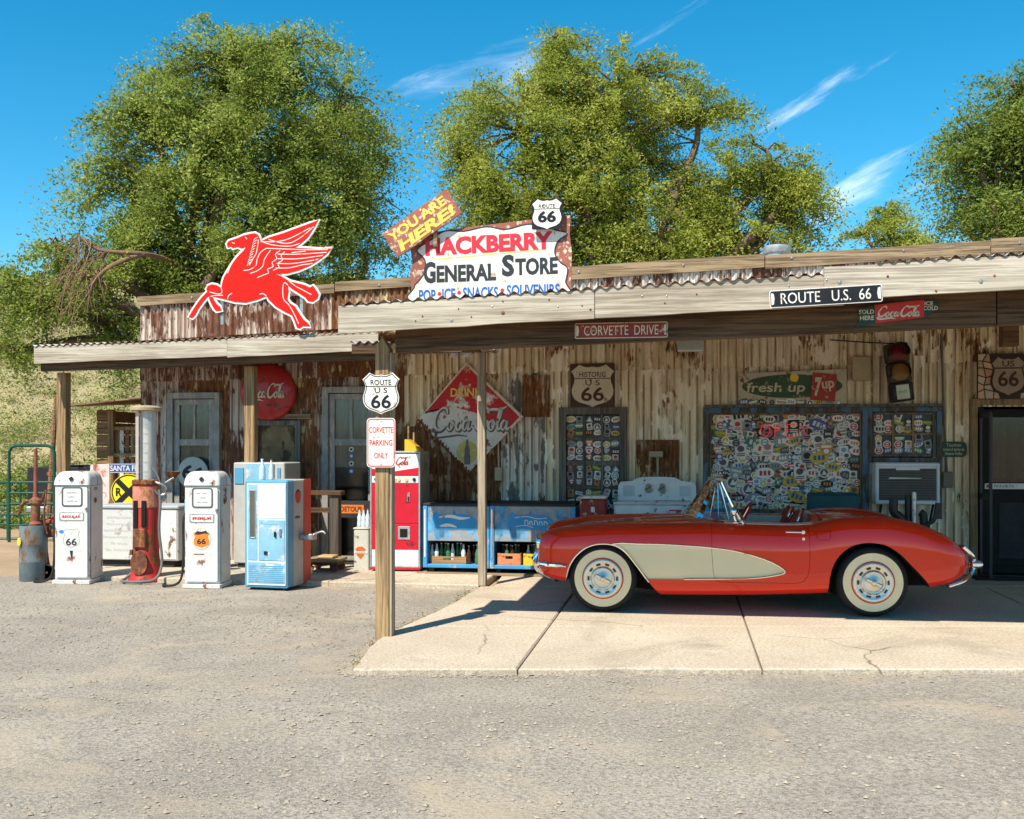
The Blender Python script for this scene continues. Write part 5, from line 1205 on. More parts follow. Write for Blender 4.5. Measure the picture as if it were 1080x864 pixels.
b = MB(); b.box(-.10, -.045, -.158, -.12, zt*.30, zt*.47, 0, .006); b.build('slot', dark_in, t); b = MB(); b.box(.0, .055, -.166, -.12, zt*.32, zt*.47, 0, .006); b.build('slot', dark_in, t)
b = MB(); b.box(-.10, .055, -.178, -.11, zt*.2, zt*.31, 0, .012); b.build('meter_box', rust_m, t)
b = MB(); b.prism(ellipse(-.02, zt*.115, .1, .145, 24), -.19, -.13); b.build('hatch', rust_m, t); b = MB(); b.box(-.13, -.1, -.19, -.15, zt*.16, zt*.19); b.build('hinge', rust_m, t)
b = MB(); b.tube(smooth_pts([(.17, -.04, zt*.53), (.2, -.08, zt*.45), (.2, -.12, zt*.3), (.24, -.14, zt*.12), (.2, -.24, .06), (.02, -.3, .03), (-.2, -.24, .03), (-.2, -.12, .05), (-.16, -.05, .1)], 8), .017, 8); b.build('hose', mat('grey_hose', (.14,.13,.12), .6), t)
b = MB(); b.tube(smooth_pts([(.1, -.05, zt*.58), (.18, -.09, zt*.57), (.26, -.07, zt*.55), (.25, -.04, zt*.51), (.18, -.06, zt*.5), (.14, -.09, zt*.53)], 6), .014, 8); b.tube(smooth_pts([(.2, -.08, zt*.57), (.15, -.08, zt*.63), (.08, -.09, zt*.67)], 5), .009, 6); b.tube(smooth_pts([(.26, -.07, zt*.57), (.32, -.06, zt*.59), (.36, -.06, zt*.6)], 5), .012, 6); b.build('nozzle', steel, t)
b = MB(); b.lathe([(.01, zt*.575), (.09, zt*.63), (.1, zt*.635), (.08, zt*.62), (.0, zt*.58)], 16, c=(.32, 0, 0)); b.build('funnel', rust_m, t)
# ---- oil drum with hand pump
t, k = gthing('oil_drum', 'blue-grey oil drum with rusty red hand pump, far left', 'drum', 35, 612)
H = 58*k; r = 13.5*k; m_drum = mat('drum_blue', (.12,.15,.16), .5, var=.3, vscale=4, wear=((.17,.09,.045), .4, 5, .5), bump=.2)
b = MB(); b.lathe([(r*.97, 0), (r, .01), (r, H*.33), (r*1.03, H*.35), (r, H*.37), (r, H*.64), (r*1.03, H*.66), (r, H*.68), (r, H-.01), (r*.97, H), (r*.95, H-.02), (.0005, H-.02)], 30); b.build('drum', m_drum, t, sharp=50)
b = MB(); b.prism(ellipse(-.1, H*.72, .022, .05, 12), -r-.002, -r*.6); b.build('mark', m_yel, t)
b = MB(); b.lathe([(.07, H-.02), (.075, H+.02), (.05, H+.05), (.055, H+.25), (.075, H+.27), (.07, H+.31), (.035, H+.34), (.024, H+.42), (.02, 1.6), (.0005, 1.61)], 18, c=(.03, 0, 0)); b.build('hand_pump', mat('pump_rust_red', (.24,.07,.05), .7, var=.3, wear=((.2,.1,.05), .4, 9, .6)), t)
b = MB(); b.tube(smooth_pts([(-.02, -.02, H+.3), (-.1, -.05, H+.27), (-.14, -.05, H+.18), (-.16, -.05, H+.12)], 5), .018, 8); b.build('spout', rust_m, t)
b = MB(); b.tube(smooth_pts([(.1, 0, H+.3), (.17, -.02, H+.42), (.14, -.02, H+.1), (.18, -.02, H-.1)], 5), .012, 8); b.build('crank', rust_m, t)
b = MB(); b.tube(smooth_pts([(.05, .0, 1.2), (.04, .0, 1.62)], 3), .011, 6); b.build('lever', rust_m, t)
# ---- small wheeled cart by it
t, k = gthing('hand_cart', 'rusty spoked cart wheel and pipework beside the oil drum', 'cart', 52, 611)
b = MB(); b.lathe([(.085, -.012), (.095, -.012), (.095, .012), (.085, .012), (.085, -.012)], 24, axis='Y', c=(.02, -.1, .096)); b.build('wheel', soft_black, t)
for i in range(6): a = R(60*i); b = MB(); b.cyl((.02, -.1, .096), (.02+.088*math.cos(a), -.1, .096+.088*math.sin(a)), .006, n=6); b.build('spoke', rust_m, t)
b = MB(); b.cyl((.02, -.12, .096), (.02, .2, .096), .014, n=8); b.build('axle', rust_m, t)
b = MB(); b.tube(smooth_pts([(0, 0, .1), (-.05, .02, .4), (-.02, .02, .7), (.06, .02, .78)], 5), .022, 8); b.build('frame', mat('cart_red', (.3,.06,.04), .6, wear=((.15,.08,.04), .4, 9, 1)), t)
b = MB(); b.box(-.09, .13, -.05, .07, .52, .62, 0, .02); b.build('tool_box', rust_m, t); b = MB(); b.box(-.08, .08, -.04, .06, .68, .74, 0, .015); b.build('tray', MATS['cart_red'], t); b = MB(); b.box(-.06, .02, -.06, .05, .03, .15, 0, .02); b.build('block', mat('tan_block', (.38,.27,.17), .8), t)
# ---- blue drink machine
t, k = gthing('drink_machine', 'pale blue slot-front bottle machine with red side stripe beside the premium pump', 'vending machine', 294, 619, R(-13))
W, D, H = 47*k, .62, 113*k
m_lb = mat('pale_blue', (.21,.40,.53), .45, var=.14, vscale=5, wear=((.42,.52,.56), .3, 4, 1), spec=.25); m_mb = mat('mid_blue', (.09,.29,.43), .4, var=.12); m_side = mat('machine_grey', (.42,.40,.37), .5, var=.12); m_rs = mat('stripe_red', (.50,.07,.035), .45, var=.12)
b = MB(); b.box(-W/2, W/2, -D/2+.02, D/2, .03, H, 0, .008); b.build('cabinet', m_side, t)
b = MB(); b.box(-W/2-.002, W/2+.004, -D/2-.02, -D/2+.16, .03, H+.002, 0, .012); b.build('front_shell', m_mb, t)
b = MB(); b.box(W/2-.001, W/2+.006, D/2-.20, D/2+.004, .03, H+.004, 0, .003); b.build('stripe', m_rs, t)
yf = -D/2-.02
b = MB(); b.box(-W/2+.03, W/2-.01, yf-.012, yf+.002, .06, H-.03, 0, .006); b.build('trim', mat('trim_white', (.70,.72,.72), .4), t)
b = MB(); b.box(-W*.16, W/2-.02, yf-.018, yf-.010, H*.66, H-.045, 0, .004); b.build('light_panel', mat('panel_white', (.74,.75,.74), .4, var=.04), t)
b = MB(); b.box(-W*.16, W/2-.02, yf-.02, yf-.010, H*.275, H*.645, 0, .004); b.build('door', m_lb, t)
b = MB(); b.box(-W/2+.045, -W*.185, yf-.018, yf-.010, H*.275, H-.045, 0, .004); b.build('slot_panel', m_lb, t); b = MB(); b.box(-W/2+.075, -W*.235, yf-.022, yf-.0182, H*.49, H*.90, 0, .003); b.build('bottle_slot', mat('slot_dark', (.10,.095,.075), .3), t); b = MB(); rect_frame(b, -W/2+.065, -W*.215, H*.475, H*.915, .012, yf-.027, yf-.018); b.build('slot_frame', galv, t)
b = MB(); b.box(-W/2+.045, W/2-.02, yf-.018, yf-.010, .085, H*.26, 0, .004); b.build('lower_panel', m_lb, t)
for i in range(9): b = MB(); zz = .10+.022*i; b.box(-W/2+.06, W/2-.035, yf-.021, yf-.0182, zz, zz+.009); b.build('louvre', m_mb, t)
scribble(W*.03, H*.615, yf-.0217, .13, .03, steel, t); b = MB(); b.box(-W*.06, W*.3, yf-.022, yf-.0202, H*.605, H*.609); b.build('trim_line', mat('violet_line', (.3,.3,.5), .5), t)
b = MB(); b.box(W*.22, W*.27, yf-.04, yf-.02, H*.49, H*.54, 0, .006); b.build('coin_slot', black, t); b = MB(); b.box(W*.34, W*.39, yf-.04, yf-.02, H*.5, H*.57, 0, .006); b.build('lock', steel, t); b = MB(); b.box(-W*.02, W*.06, yf-.03, yf-.02, H*.33, H*.36); b.build('coin_return', black, t)
b = MB(); b.box(W/2+.001, W/2+.17, -.02, .12, H*.44, H*.50, 0, .012); b.tube(smooth_pts([(W/2+.15, .05, H*.49), (W/2+.26, .05, H*.52), (W/2+.3, .05, H*.5)], 4), .014, 8); b.build('opener_tray', steel, t)
scribble(0, 0, 0, .14, .03, soft_black, t).matrix_local = Matrix.Translation((W/2+.004, -.05, H*.66)) @ Matrix.Rotation(R(90), 4, 'Z')
b = MB(); b.lathe([(.07, .0), (.07, .003), (.0005, .003)], 20, axis='X', c=(W/2, -.04, H*.84)); b.build('crown_logo', m_rs, t); b = MB(); b.lathe([(.072, .0), (.072, .002), (.0005, .002)], 20, axis='X', c=(W/2, -.04, H*.855)); b.build('crown_logo', soft_black, t)
for sx in (-1, 1):
    for sy in (-1, 1): b = MB(); b.box(sx*(W/2-.06)-.02, sx*(W/2-.06)+.02, sy*(D/2-.06)-.02, sy*(D/2-.06)+.02, 0, .03); b.build('foot', soft_black, t)
mach = t; MH = H
# bottles on it
def bottle_mesh(name, h, r, m, cap=None, clear=False):
    b = MB(); b.lathe([(r*.92, 0), (r, h*.03), (r, h*.22), (r*.86, h*.38), (r*.97, h*.52), (r*.6, h*.68), (r*.36, h*.8), (r*.34, h*.94), (r*.42, h*.95), (r*.42, h), (.0005, h)], 12, mis=[0]*8+[1, 1]); return b.mesh(name, [m, cap or steel], 40)
m_bg = mat('green_bottle', (.05,.15,.07), .12, var=.2); m_bc = mat('clear_bottle', (.5,.58,.6), .1, var=.1); m_bb = mat('dark_bottle', (.06,.025,.015), .1, var=.2); m_bbl = mat('blue_clear_bottle', (.45,.6,.7), .1)
B_green = bottle_mesh('bottle', .235, .032, m_bg, white_paint); B_clear = bottle_mesh('bottle', .235, .032, m_bc, red_paint); B_dark = bottle_mesh('bottle', .225, .032, m_bb, steel); B_plast = bottle_mesh('bottle', .24, .04, m_bbl, white_paint)
def bottle(me, loc, label, group=None):
    o = link('bottle', me, None, loc); o.rotation_euler = (0, 0, random.uniform(0, 6)); return tag(o, label, 'bottle', group)
mw = mach.matrix_basis if False else Matrix.Translation(mach.location) @ Euler((0, 0, R(-13))).to_matrix().to_4x4()
bottle(B_plast, mw @ Vector((-.16, -.1, MH+.003)), 'clear plastic bottle standing left on the pale blue drink machine'); bottle(B_clear, mw @ Vector((-.07, -.05, MH+.003)), 'red-capped bottle standing right on the pale blue drink machine')
# ---- pale blue chest freezer behind it
u_, z_ = UZ(278, 560, .75); t = thing('ice_chest', 'light blue and grey upright ice chest behind the pale blue drink machine', 'ice chest', WL(u_, .62, .012), -TH)
W = .70; H = UZ(281, 488, .9)[1]-.012
b = MB(); b.box(-W/2, W/2, -.28, .28, .06, H, 0, .012); b.build('cabinet', m_side, t); b = MB(); b.box(-W*.24, W*.3, -.30, -.281, .1, H-.01, 0, .006); b.build('door', m_lb, t); b = MB(); b.box(-W*.47, -W*.3, -.292, -.281, H*.8, H*.95); b.build('label_panel', m_mb, t); b = MB(); b.box(W*.36, W*.42, -.292, -.281, H*.8, H*.95); b.build('label_panel', m_mb, t); b = MB(); b.box(-W/2+.05, W/2-.05, -.25, .25, 0, .06); b.build('plinth', soft_black, t)
# ---- white chest freezer
u_, _ = UZ(154, 560, .8); t = thing('chest_freezer', 'long white chest freezer with faded writing behind the pumps', 'freezer', WL(u_, .75, .012), -TH)
W = UZ(197, 560, .8)[0]-UZ(111, 560, .8)[0]; H = UZ(154, 533, 1.0)[1]-.012; m_fz = mat('freezer_white', (.56,.56,.53), .5, var=.08, wear=((.4,.37,.33), .22, 5, 1))
b = MB(); b.box(-W/2, W/2, -.3, .3, .09, H-.05, 0, .012); b.build('body', m_fz, t); b = MB(); b.box(-W/2-.015, W/2+.015, -.315, .315, H-.05, H, 0, .015); b.build('lid', mat('lid_grey', (.36,.38,.39), .5, var=.15), t); b = MB(); b.box(-W/2+.08, W/2-.08, -.25, .25, 0, .09); b.build('plinth', soft_black, t)
b = MB(); b.box(W*.15, W/2-.02, -.306, -.301, .11, H-.06, 0, .004); b.build('end_panel', grey_enamel, t)
for i in range(6): scribble(-W*.2, H-.16-.085*i, -.3018, W*(.3, .42, .38, .4, .2, .34)[i], .032, mat('faded_ink', (.42,.42,.43), .6), t)
# ---- red upright coke machine
u_, _ = UZ(415, 590, .95); t = thing('drink_machine', 'tall red and white upright drink machine behind the wooden post', 'vending machine', WL(u_, .62, 0), -TH+R(3))
W = 54*WL(u_, .95).y/F; D = .62; H = UZ(417, 476, .95)[1]; yf = -D/2
m_cr = mat('machine_red', (.50,.014,.03), .35, var=.08, wear=((.25,.02,.03), .1, 8, 1)); m_cw = mat('machine_white', (.68,.67,.64), .4, var=.06, wear=((.35,.25,.2), .05, 8, 1)); m_cs = mat('machine_side', (.34,.31,.27), .5, var=.15, wear=((.15,.1,.07), .12, 8, .6))
b = MB(); b.box(-W/2, W/2, yf+.02, D/2, .03, H, 0, .012); b.build('cabinet', m_cs, t); b = MB(); b.box(-W/2, W/2, yf-.01, yf+.02, .03, .06, 0, .004); b.build('base_strip', m_cr, t)
b = MB(); rect_frame(b, -W/2, W/2, .061, H, .022, yf-.012, yf+.02); b.build('trim', galv, t)
def panel(z0, z1, m, name): b = MB(); b.box(-W/2+.023, W/2-.023, yf-.006, yf+.018, z0, z1, 0, .004); return b.build(name, m, t)
panel(.084, H*.185, m_cw, 'kick_panel'); panel(H*.188, H*.40, m_cr, 'lower_panel'); panel(H*.403, H*.735, m_cr, 'door'); panel(H*.738, H*.795, m_cw, 'button_strip'); panel(H*.80, H*.976, m_cw, 'sign_panel')
b = MB(); b.prism([(-W/2+.024, H*.80), (W/2-.024, H*.80), (W/2-.024, H*.865), (0, H*.835), (-W/2+.024, H*.855)], yf-.009, yf-.006); b.build('wave_band', m_cr, t)
script_cola(.10, 0, H*.915, yf-.009, m_cr, t, wd=.2)
for i in range(6): b = MB(); b.lathe([(.022, 0), (.022, -.012), (.0005, -.014)], 14, axis='Y', c=(-W*.38+i*W*.152, yf-.006, H*.767)); b.build('button', black if i in (0, 5) else m_yah_y, t)
b = MB(); b.box(W*.24, W*.30, yf-.016, yf-.006, H*.58, H*.66, 0, .006); b.build('coin_slot', steel, t); b = MB(); b.box(W*.255, W*.285, yf-.018, yf-.0162, H*.585, H*.625); b.build('coin_slot', black, t)
b = MB(); b.box(W*.06, W*.30, yf-.014, yf-.006, H*.27, H*.38, 0, .006); b.build('delivery_chute', galv, t); b = MB(); b.box(W*.1, W*.25, yf-.016, yf-.0142, H*.29, H*.36); b.build('delivery_chute', dark_in, t)
scribble(0, 0, 0, .2, .06, soft_black, t).matrix_local = Matrix.Translation((W/2+.001, -.05, H*.9)) @ Matrix.Rotation(R(90), 4, 'Z') @ Matrix.Rotation(R(90), 4, 'Y')
b = MB(); b.box(-W/2+.04, W/2-.04, yf+.04, D/2-.04, 0, .03); b.build('plinth', soft_black, t)
cola = t
# ---- yellow wedge bin on top
t2 = thing('yellow_bin', 'yellow sloping dustpan with two wooden sticks on top of the red machine', 'dustpan', WL(UZ(427, 470, .9)[0], .72, H), -TH)
b = MB(); b.prism([(-.02, .0), (.17, .0), (.17, .02), (.02, .15), (-.02, .15)], -.12, .1); b.build('pan', mat('bin_yellow', (.66,.40,.03), .5, var=.12), t2)
for x, h in ((-.0, .32), (.07, .24)): b = MB(); b.cyl((x, 0, .02), (x-.01, .03, h), .012, n=8); b.build('handle', wood_post, t2)
# ---- two long bottle coolers
m_ck = mat('cooler_blue', (.06,.27,.52), .45, var=.15, wear=((.35,.36,.36), .2, 6, .6)); m_cp = mat('cooler_panel', (.27,.29,.30), .5, var=.2, vscale=10, wear=((.09,.27,.45), .28, 3, .6)); m_logo = mat('logo_blue', (.04,.26,.52), .5, var=.1)
def cooler(pxa, pxb, label, kind):
    dd = .95; ua, _ = UZ(pxa, 560, dd); ub, _ = UZ(pxb, 560, dd); W = ub-ua; t = thing('bottle_cooler', label, 'cooler', WL((ua+ub)/2, .62, 0), -TH, 'blue bottle coolers'); H = UZ((pxa+pxb)/2, 531, dd)[1]; y0 = -.33
    b = MB(); b.box(-W/2, W/2, y0, .33, H-.035, H, 0, .008); b.build('lid', soft_black, t)
    b = MB(); b.box(-W/2, -W/2+.055, y0, .33, .07, H-.036, 0, .006); b.box(W/2-.055, W/2, y0, .33, .07, H-.036, 0, .006); b.box(-W/2+.056, W/2-.056, y0, .33, .07, .115, 0, .006); b.box(-W/2+.056, W/2-.056, .3, .33, .116, H-.036); b.build('frame', m_ck, t)
    z0 = H*.46; b = MB(); b.box(-W/2+.056, W/2-.056, y0+.012, y0+.05, z0, H-.037, 0, .006); b.build('front_panel', m_cp, t)
    b = MB(); b.box(-W/2+.056, W/2-.056, y0+.05, .299, z0, z0+.02); b.build('inner_shelf', dark_in, t); b = MB(); b.box(-W/2+.056, W/2-.056, .285, .299, .116, z0); b.build('back_lining', dark_in, t)
    cz = (z0+H)/2; X = -.02; lg = [(-.23,.10), (-.19,.17), (-.15,.12), (0,.13), (.14,.12), (.22,.05), (.23,-.05), (.17,-.12), (.05,-.11), (-.06,-.13), (-.17,-.10), (-.23,-.02)]
    pts = [(q.x+X, q.y*.78+cz) for q in smooth_pts([(x*1.22, z, 0) for x, z in lg], 4, True)]
    b = MB(); b.prism(pts, y0+.009, y0+.012); b.build('logo', m_logo, t)
    b = MB()
    for q in ([(-.2,.06), (-.05,.075), (.08,.05), (.2,.06)], [(-.19,-.05), (-.08,-.035), (.03,-.06)]): ribbon(b, [(x+X, z+cz) for x, z in q], [.01, .04, .035, .01] if kind == 0 else .008, y0+.0075)
    b.build('logo_wave', m_sign_white, t)
    if kind: scribble(X+.04, cz, y0+.0073, .36, .06, m_sign_white, t)
    b = MB(); b.box(-W/2+.02, -W/2+.035, y0-.006, y0, .2, H-.08); b.build('edge_strip', m_sign_white if not kind else chrome, t)
    for sx in (-1, 1): b = MB(); b.box(sx*(W/2-.1)-.03, sx*(W/2-.1)+.03, y0+.05, .28, 0, .07); b.build('foot', soft_black, t)
    return t, (ua+ub)/2, W, y0
c1, uc1, W1_, y0_ = cooler(446, 516, 'left blue bottle cooler with wave logo and loose bottles on its shelf', 0)
c2, uc2, W2_, _ = cooler(516.5, 607, 'right blue bottle cooler with orange and yellow crates, next to the car', 1)
def crate(uc, x, w, h, m, label):
    t = thing('crate', label, 'crate', WL(uc + x, .62+.17, .117), -TH)
    b = MB(); b.box(-w/2, w/2, -.11, .11, 0, .012); b.build('bottom', m, t)
    for y in (-.11, .098): 
        b = MB(); b.box(-w/2, -w*.16, y, y+.012, .013, h); b.box(w*.16, w/2, y, y+.012, .013, h); b.box(-w*.159, w*.159, y, y+.012, .013, h*.52); b.box(-w*.159, w*.159, y, y+.012, h*.78, h); b.build('side_board', m, t)
    for x_ in (-w/2, w/2-.012): b = MB(); b.box(x_, x_+.012, -.097, .097, .013, h); b.build('end_board', m, t)
    return t
m_or = mat('crate_orange', (.60,.22,.10), .6, var=.12, wear=((.3,.12,.06), .12, 9, 1)); m_ye = mat('crate_yellow', (.70,.46,.03), .6, var=.12, wear=((.3,.2,.06), .12, 9, 1)); m_wd = wood_mat('crate_wood', (.42,.24,.11), (.24,.13,.06), 1, 'X')
crate(uc1, -.10, .44, .09, m_wd, 'low wooden crate of bottles on the left cooler shelf'); crate(uc2, -.30, .29, .14, m_or, 'orange bottle crate in the right cooler'); crate(uc2, .03, .30, .14, m_ye, 'yellow bottle crate in the right cooler beside the orange one')
ORD = ('leftmost', 'second from left', 'third from left', 'fourth from left', 'fifth from left', 'sixth from left', 'seventh from left', 'eighth from left')
def bott_row(uc, x0, x1, n, z, mes, yj, lab, grp):
    for i in range(n):
        x = x0+(x1-x0)*(i+.5)/n; me = random.choice(mes); cn = {B_green: 'green', B_clear: 'clear', B_dark: 'dark'}[me]
        bottle(me, WL(uc+x, .62+.17+random.uniform(-yj, yj), z), (cn + ' ' + lab + (', ' + ORD[i] if n > 1 else '')), grp)
bott_row(uc1, -.30, .10, 8, .131, [B_green, B_green, B_clear], .06, 'soda bottle standing in the low wooden crate', 'bottles in the wooden crate')
bott_row(uc1, -.36, -.33, 1, .117, [B_clear], .02, 'bottle alone at the left end of the left cooler shelf', None)
bott_row(uc1, .13, .38, 7, .117, [B_dark, B_green, B_dark, B_clear], .1, 'loose bottle at the right end of the left cooler shelf', 'loose bottles on the left cooler shelf')
bott_row(uc2, -.42, -.18, 7, .131, [B_dark, B_green, B_dark], .07, 'bottle standing in the orange crate', 'bottles in the orange crate'); bott_row(uc2, -.09, .15, 7, .131, [B_dark, B_green, B_clear], .07, 'bottle standing in the yellow crate', 'bottles in the yellow crate')
# timber sleeper under the coolers' front
tb_ = thing('kick_plank', 'weathered plank lying on the walk in front of the bottle coolers', 'plank', WL((uc1+uc2)/2-.1, 1.06, .0), -TH); b = MB(); b.box(-.85, .75, -.03, .03, .002, .03, 0, .004); b.build('board', wood_cap, tb_)
# ---- litter bin with shield emblem
t = thing('litter_can', 'cream metal can with orange bar-and-shield emblem left of the red machine', 'can', WL(UZ(384, 590, .75)[0], .75, 0), -TH)
H = UZ(384, 556, .75)[1]; W = .20; b = MB(); b.box(-W/2, W/2, -.12, .12, 0, H-.02, 0, .012); b.build('body', mat('can_cream', (.50,.48,.40), .5, var=.12, wear=((.25,.15,.08), .1, 8, 1)), t); b = MB(); b.box(-W/2-.008, W/2+.008, -.128, .128, H-.02, H, 0, .006); b.build('lid', MATS['can_cream'], t)
b = MB(); b.prism(sc([(-.5,.3), (-.2,.5), (.2,.5), (.5,.3), (.35,-.2), (0,-.5), (-.35,-.2)], .13, .16, -.01, H*.42), -.123, -.12); b.build('emblem', mat('emblem_orange', (.5,.12,.03), .5), t); b = MB(); b.box(-.09, .085, -.126, -.123, H*.405, H*.455); b.build('emblem_bar', m_sign_white, t); scribble(-.003, H*.43, -.1277, .14, .02, soft_black, t)
for i in range(3): bottle(B_clear, WL(UZ(384, 590, .75)[0]-.06+.055*i, .75, H+.001), ('leftmost', 'middle', 'rightmost')[i] + ' clear bottle on the lid of the cream metal can', 'bottles on the cream can')
# ---- timber stand and dolly by the door
t = thing('timber_stand', 'dark timber stand with heavy leg beside the grey screen door', 'stand', WL(UZ(338, 590, .9)[0], .78, .012), -TH)
H = UZ(338, 518, .9)[1]-.012; b = MB(); b.box(-.34, .26, -.09, .09, H-.055, H, 0, .006); b.build('top', wood_dark, t); b = MB(); b.box(.1, .22, -.06, .06, 0, H-.056, 0, .006); b.build('leg', wood_mat('old_leg', (.11,.085,.065), (.05,.04,.03), 1, 'Z'), t); b = MB(); b.box(-.3, -.2, -.06, .06, 0, H-.056, 0, .006); b.build('leg', MATS['old_leg'], t); b = MB(); b.box(-.19, .09, -.03, .03, H*.72, H*.78); b.build('rail', wood_dark, t)
t, k = gthing('wheeled_dolly', 'low wooden dolly with small wheels on the walk behind the drink machine', 'dolly', 344, 602, -TH, z=.012)
for i in range(3): b = MB(); b.box(-.22, .22, -.20+.135*i, -.08+.135*i, .13, .165, 0, .004); b.build('plank', wood_cap, t)
b = MB(); b.box(-.2, .2, -.17, .17, .09, .129); b.build('bearer', wood_dark, t)
for sx in (-.16, .16):
    for sy in (-.14, .14): b = MB(); b.lathe([(.03, -.014), (.045, -.012), (.045, .012), (.03, .014)], 16, axis='Y', c=(sx, sy, .045)); b.build('wheel', rust_m, t)
b = MB(); b.box(-.08, .13, -.12, .1, .166, .2, 0, .01); b.build('pad', mat('tan_pad', (.4,.28,.14), .8), t)
# ---- red picnic cooler
t = thing('picnic_cooler', 'dark red metal picnic cooler with white lid rim behind the car bonnet', 'cooler', WL(UZ(626, 545, .9)[0], .85, 0), -TH)
zt = UZ(626, 523, .95)[1]; W = 27*WL(0, .9).y/F
b = MB(); b.box(-W/2-.03, W/2+.03, -.2, .2, 0, zt-.36, 0, .006); b.build('crate_base', wood_dark, t)
b = MB(); b.box(-W/2, W/2, -.15, .15, zt-.359, zt-.035, 0, .02); b.build('body', m_brownred, t); b = MB(); b.box(-W/2-.006, W/2+.006, -.156, .156, zt-.034, zt, 0, .012); b.build('lid', white_paint, t); b = MB(); b.box(-.025, .025, -.162, -.15, zt-.2, zt-.13, 0, .004); b.box(-.04, .04, -.165, -.15, zt-.29, zt-.25, 0, .004); b.build('latch', steel, t)
# ---- enamel cook stove
t = thing('cook_stove', 'pale enamel cook stove with two round dials on its backsplash', 'stove', WL(UZ(692, 560, .8)[0], .62, 0), -TH)
dd = .62; k = WL(UZ(692, 560, .8)[0], .62).y/F; W = 88*k; zt = UZ(692, 530, .9)[1]; m_stv = mat('stove_enamel', (.66,.68,.68), .3, var=.08, wear=((.2,.18,.16), .05, 9, 1), coat=.3)
b = MB(); b.box(-W/2+.01, W/2-.01, -.29, .3, .14, zt-.025, 0, .02); b.build('body', m_stv, t); b = MB(); b.box(-W/2, -.0, -.32, .3, zt-.024, zt, 0, .01); b.build('top_plate', m_stv, t); b = MB(); b.box(.004, W/2, -.32, .3, zt-.028, zt-.004, 0, .01); b.build('top_plate', m_stv, t)
hb = 25*k; pts = [(-W*.47, 0), (W*.47, 0), (W*.47, hb*.6), (W*.44, hb*.78), (W*.30, hb*.82), (W*.22, hb*.97), (W*.1, hb), (-W*.1, hb), (-W*.22, hb*.97), (-W*.30, hb*.82), (-W*.44, hb*.78), (-W*.47, hb*.6)]
b = MB(); b.prism([(x, z+zt+.001) for x, z in pts], .2, .29); b.build('backsplash', m_stv, t)
for sx in (-1, 1):
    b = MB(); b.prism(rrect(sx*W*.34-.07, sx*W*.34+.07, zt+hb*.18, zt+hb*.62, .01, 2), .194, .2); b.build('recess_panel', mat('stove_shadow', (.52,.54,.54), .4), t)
    b = MB(); b.lathe([(.058, .2), (.058, .18), (.05, .176), (.0005, .174)], 24, axis='Y', c=(sx*.085-.02, 0, zt+hb*.52)); dial = b.build('dial', steel, t)
    b = MB(); b.lathe([(.045, .1735), (.045, .172), (.0005, .172)], 20, axis='Y', c=(sx*.085-.02, 0, zt+hb*.52)); b.build('dial_face', mat('dial_tan', (.28,.25,.17), .4), t); b = MB(); b.tube([(sx*.085-.05, .170, zt+hb*.52-.02), (sx*.085+.01, .170, zt+hb*.52+.025)], .005, 5); b.build('needle', black, t)
for x0, x1 in ((-W*.46, -.02), (.02, W*.46)):
    b = MB(); b.prism(rrect(x0, x1, zt-.3, zt-.06, .015, 3), -.305, -.29); b.build('drawer', m_stv, t)
for x in (-W*.36, -W*.26): b = MB(); b.box(x, x+.06, -.312, -.305, zt-.17, zt-.15); b.build('vent_slot', soft_black, t)
b = MB(); b.lathe([(.02, -.33), (.02, -.305)], 14, axis='Y', c=(-.1, 0, zt-.14)); b.build('knob', black, t)
for z in (zt-.1, zt-.16): b = MB(); b.box(W*.15, W*.3, -.33, -.306, z, z+.014, 0, .004); b.build('handle', red_paint, t)
b = MB(); b.box(-W*.42, W*.42, -.302, -.2902, .2, zt-.36, 0, .01); b.build('oven_door', m_stv, t)
for sx in (-1, 1):
    for y in (-.22, .22): b = MB(); b.cyl((sx*W*.42, y, 0), (sx*W*.42, y, .15), .016, .024, n=10); b.build('leg', m_stv, t)
# ---- air conditioner
t, kx, kz = wthing('air_conditioner', 'pale window air conditioner with dark louvred front right of the sticker window', 'air conditioner', 956, 510, .22)
W, H = 68*kx, 44*kz; m_ac = mat('ac_white', (.66,.68,.69), .4, var=.1)
b = MB(); b.box(-W/2, W/2, -.06, .36, -H/2, H/2, 0, .015); b.build('case', m_ac, t); b = MB(); b.box(-W*.44, W*.44, -.066, -.0601, -H*.40, H*.36); b.build('grille_recess', mat('grille_dark', (.07,.065,.06), .5), t)
for i in range(13): b = MB(); z = -H*.38+H*.72*i/12; b.box(-W*.43, W*.43, -.075, -.0662, z-.004, z+.006); b.build('louvre', mat('louvre_grey', (.115,.105,.095), .45), t)
b = MB(); rect_frame(b, -W*.49, W*.49, -H*.48, H*.48, .03, -.082, -.061); b.build('front_frame', m_ac, t); b = MB(); b.box(-.14, .14, -.085, -.0752, H*.32, H*.40, 0, .004); b.build('control_panel', m_ac, t)
for s in (-1, 1): b = MB(); b.tube([(s*W*.4, -.05, -H*.5), (s*W*.4, .2, -H*.5-.3)], .014, 6); b.build('bracket', black, t)
b = MB(); b.prism([(-W*.3, -.02+H*.15), (W*.2, H*.12), (W*.22, H*.135), (-W*.28, H*.15)], -.079, -.0762); b.build('airflow_tag', m_sign_white, t)
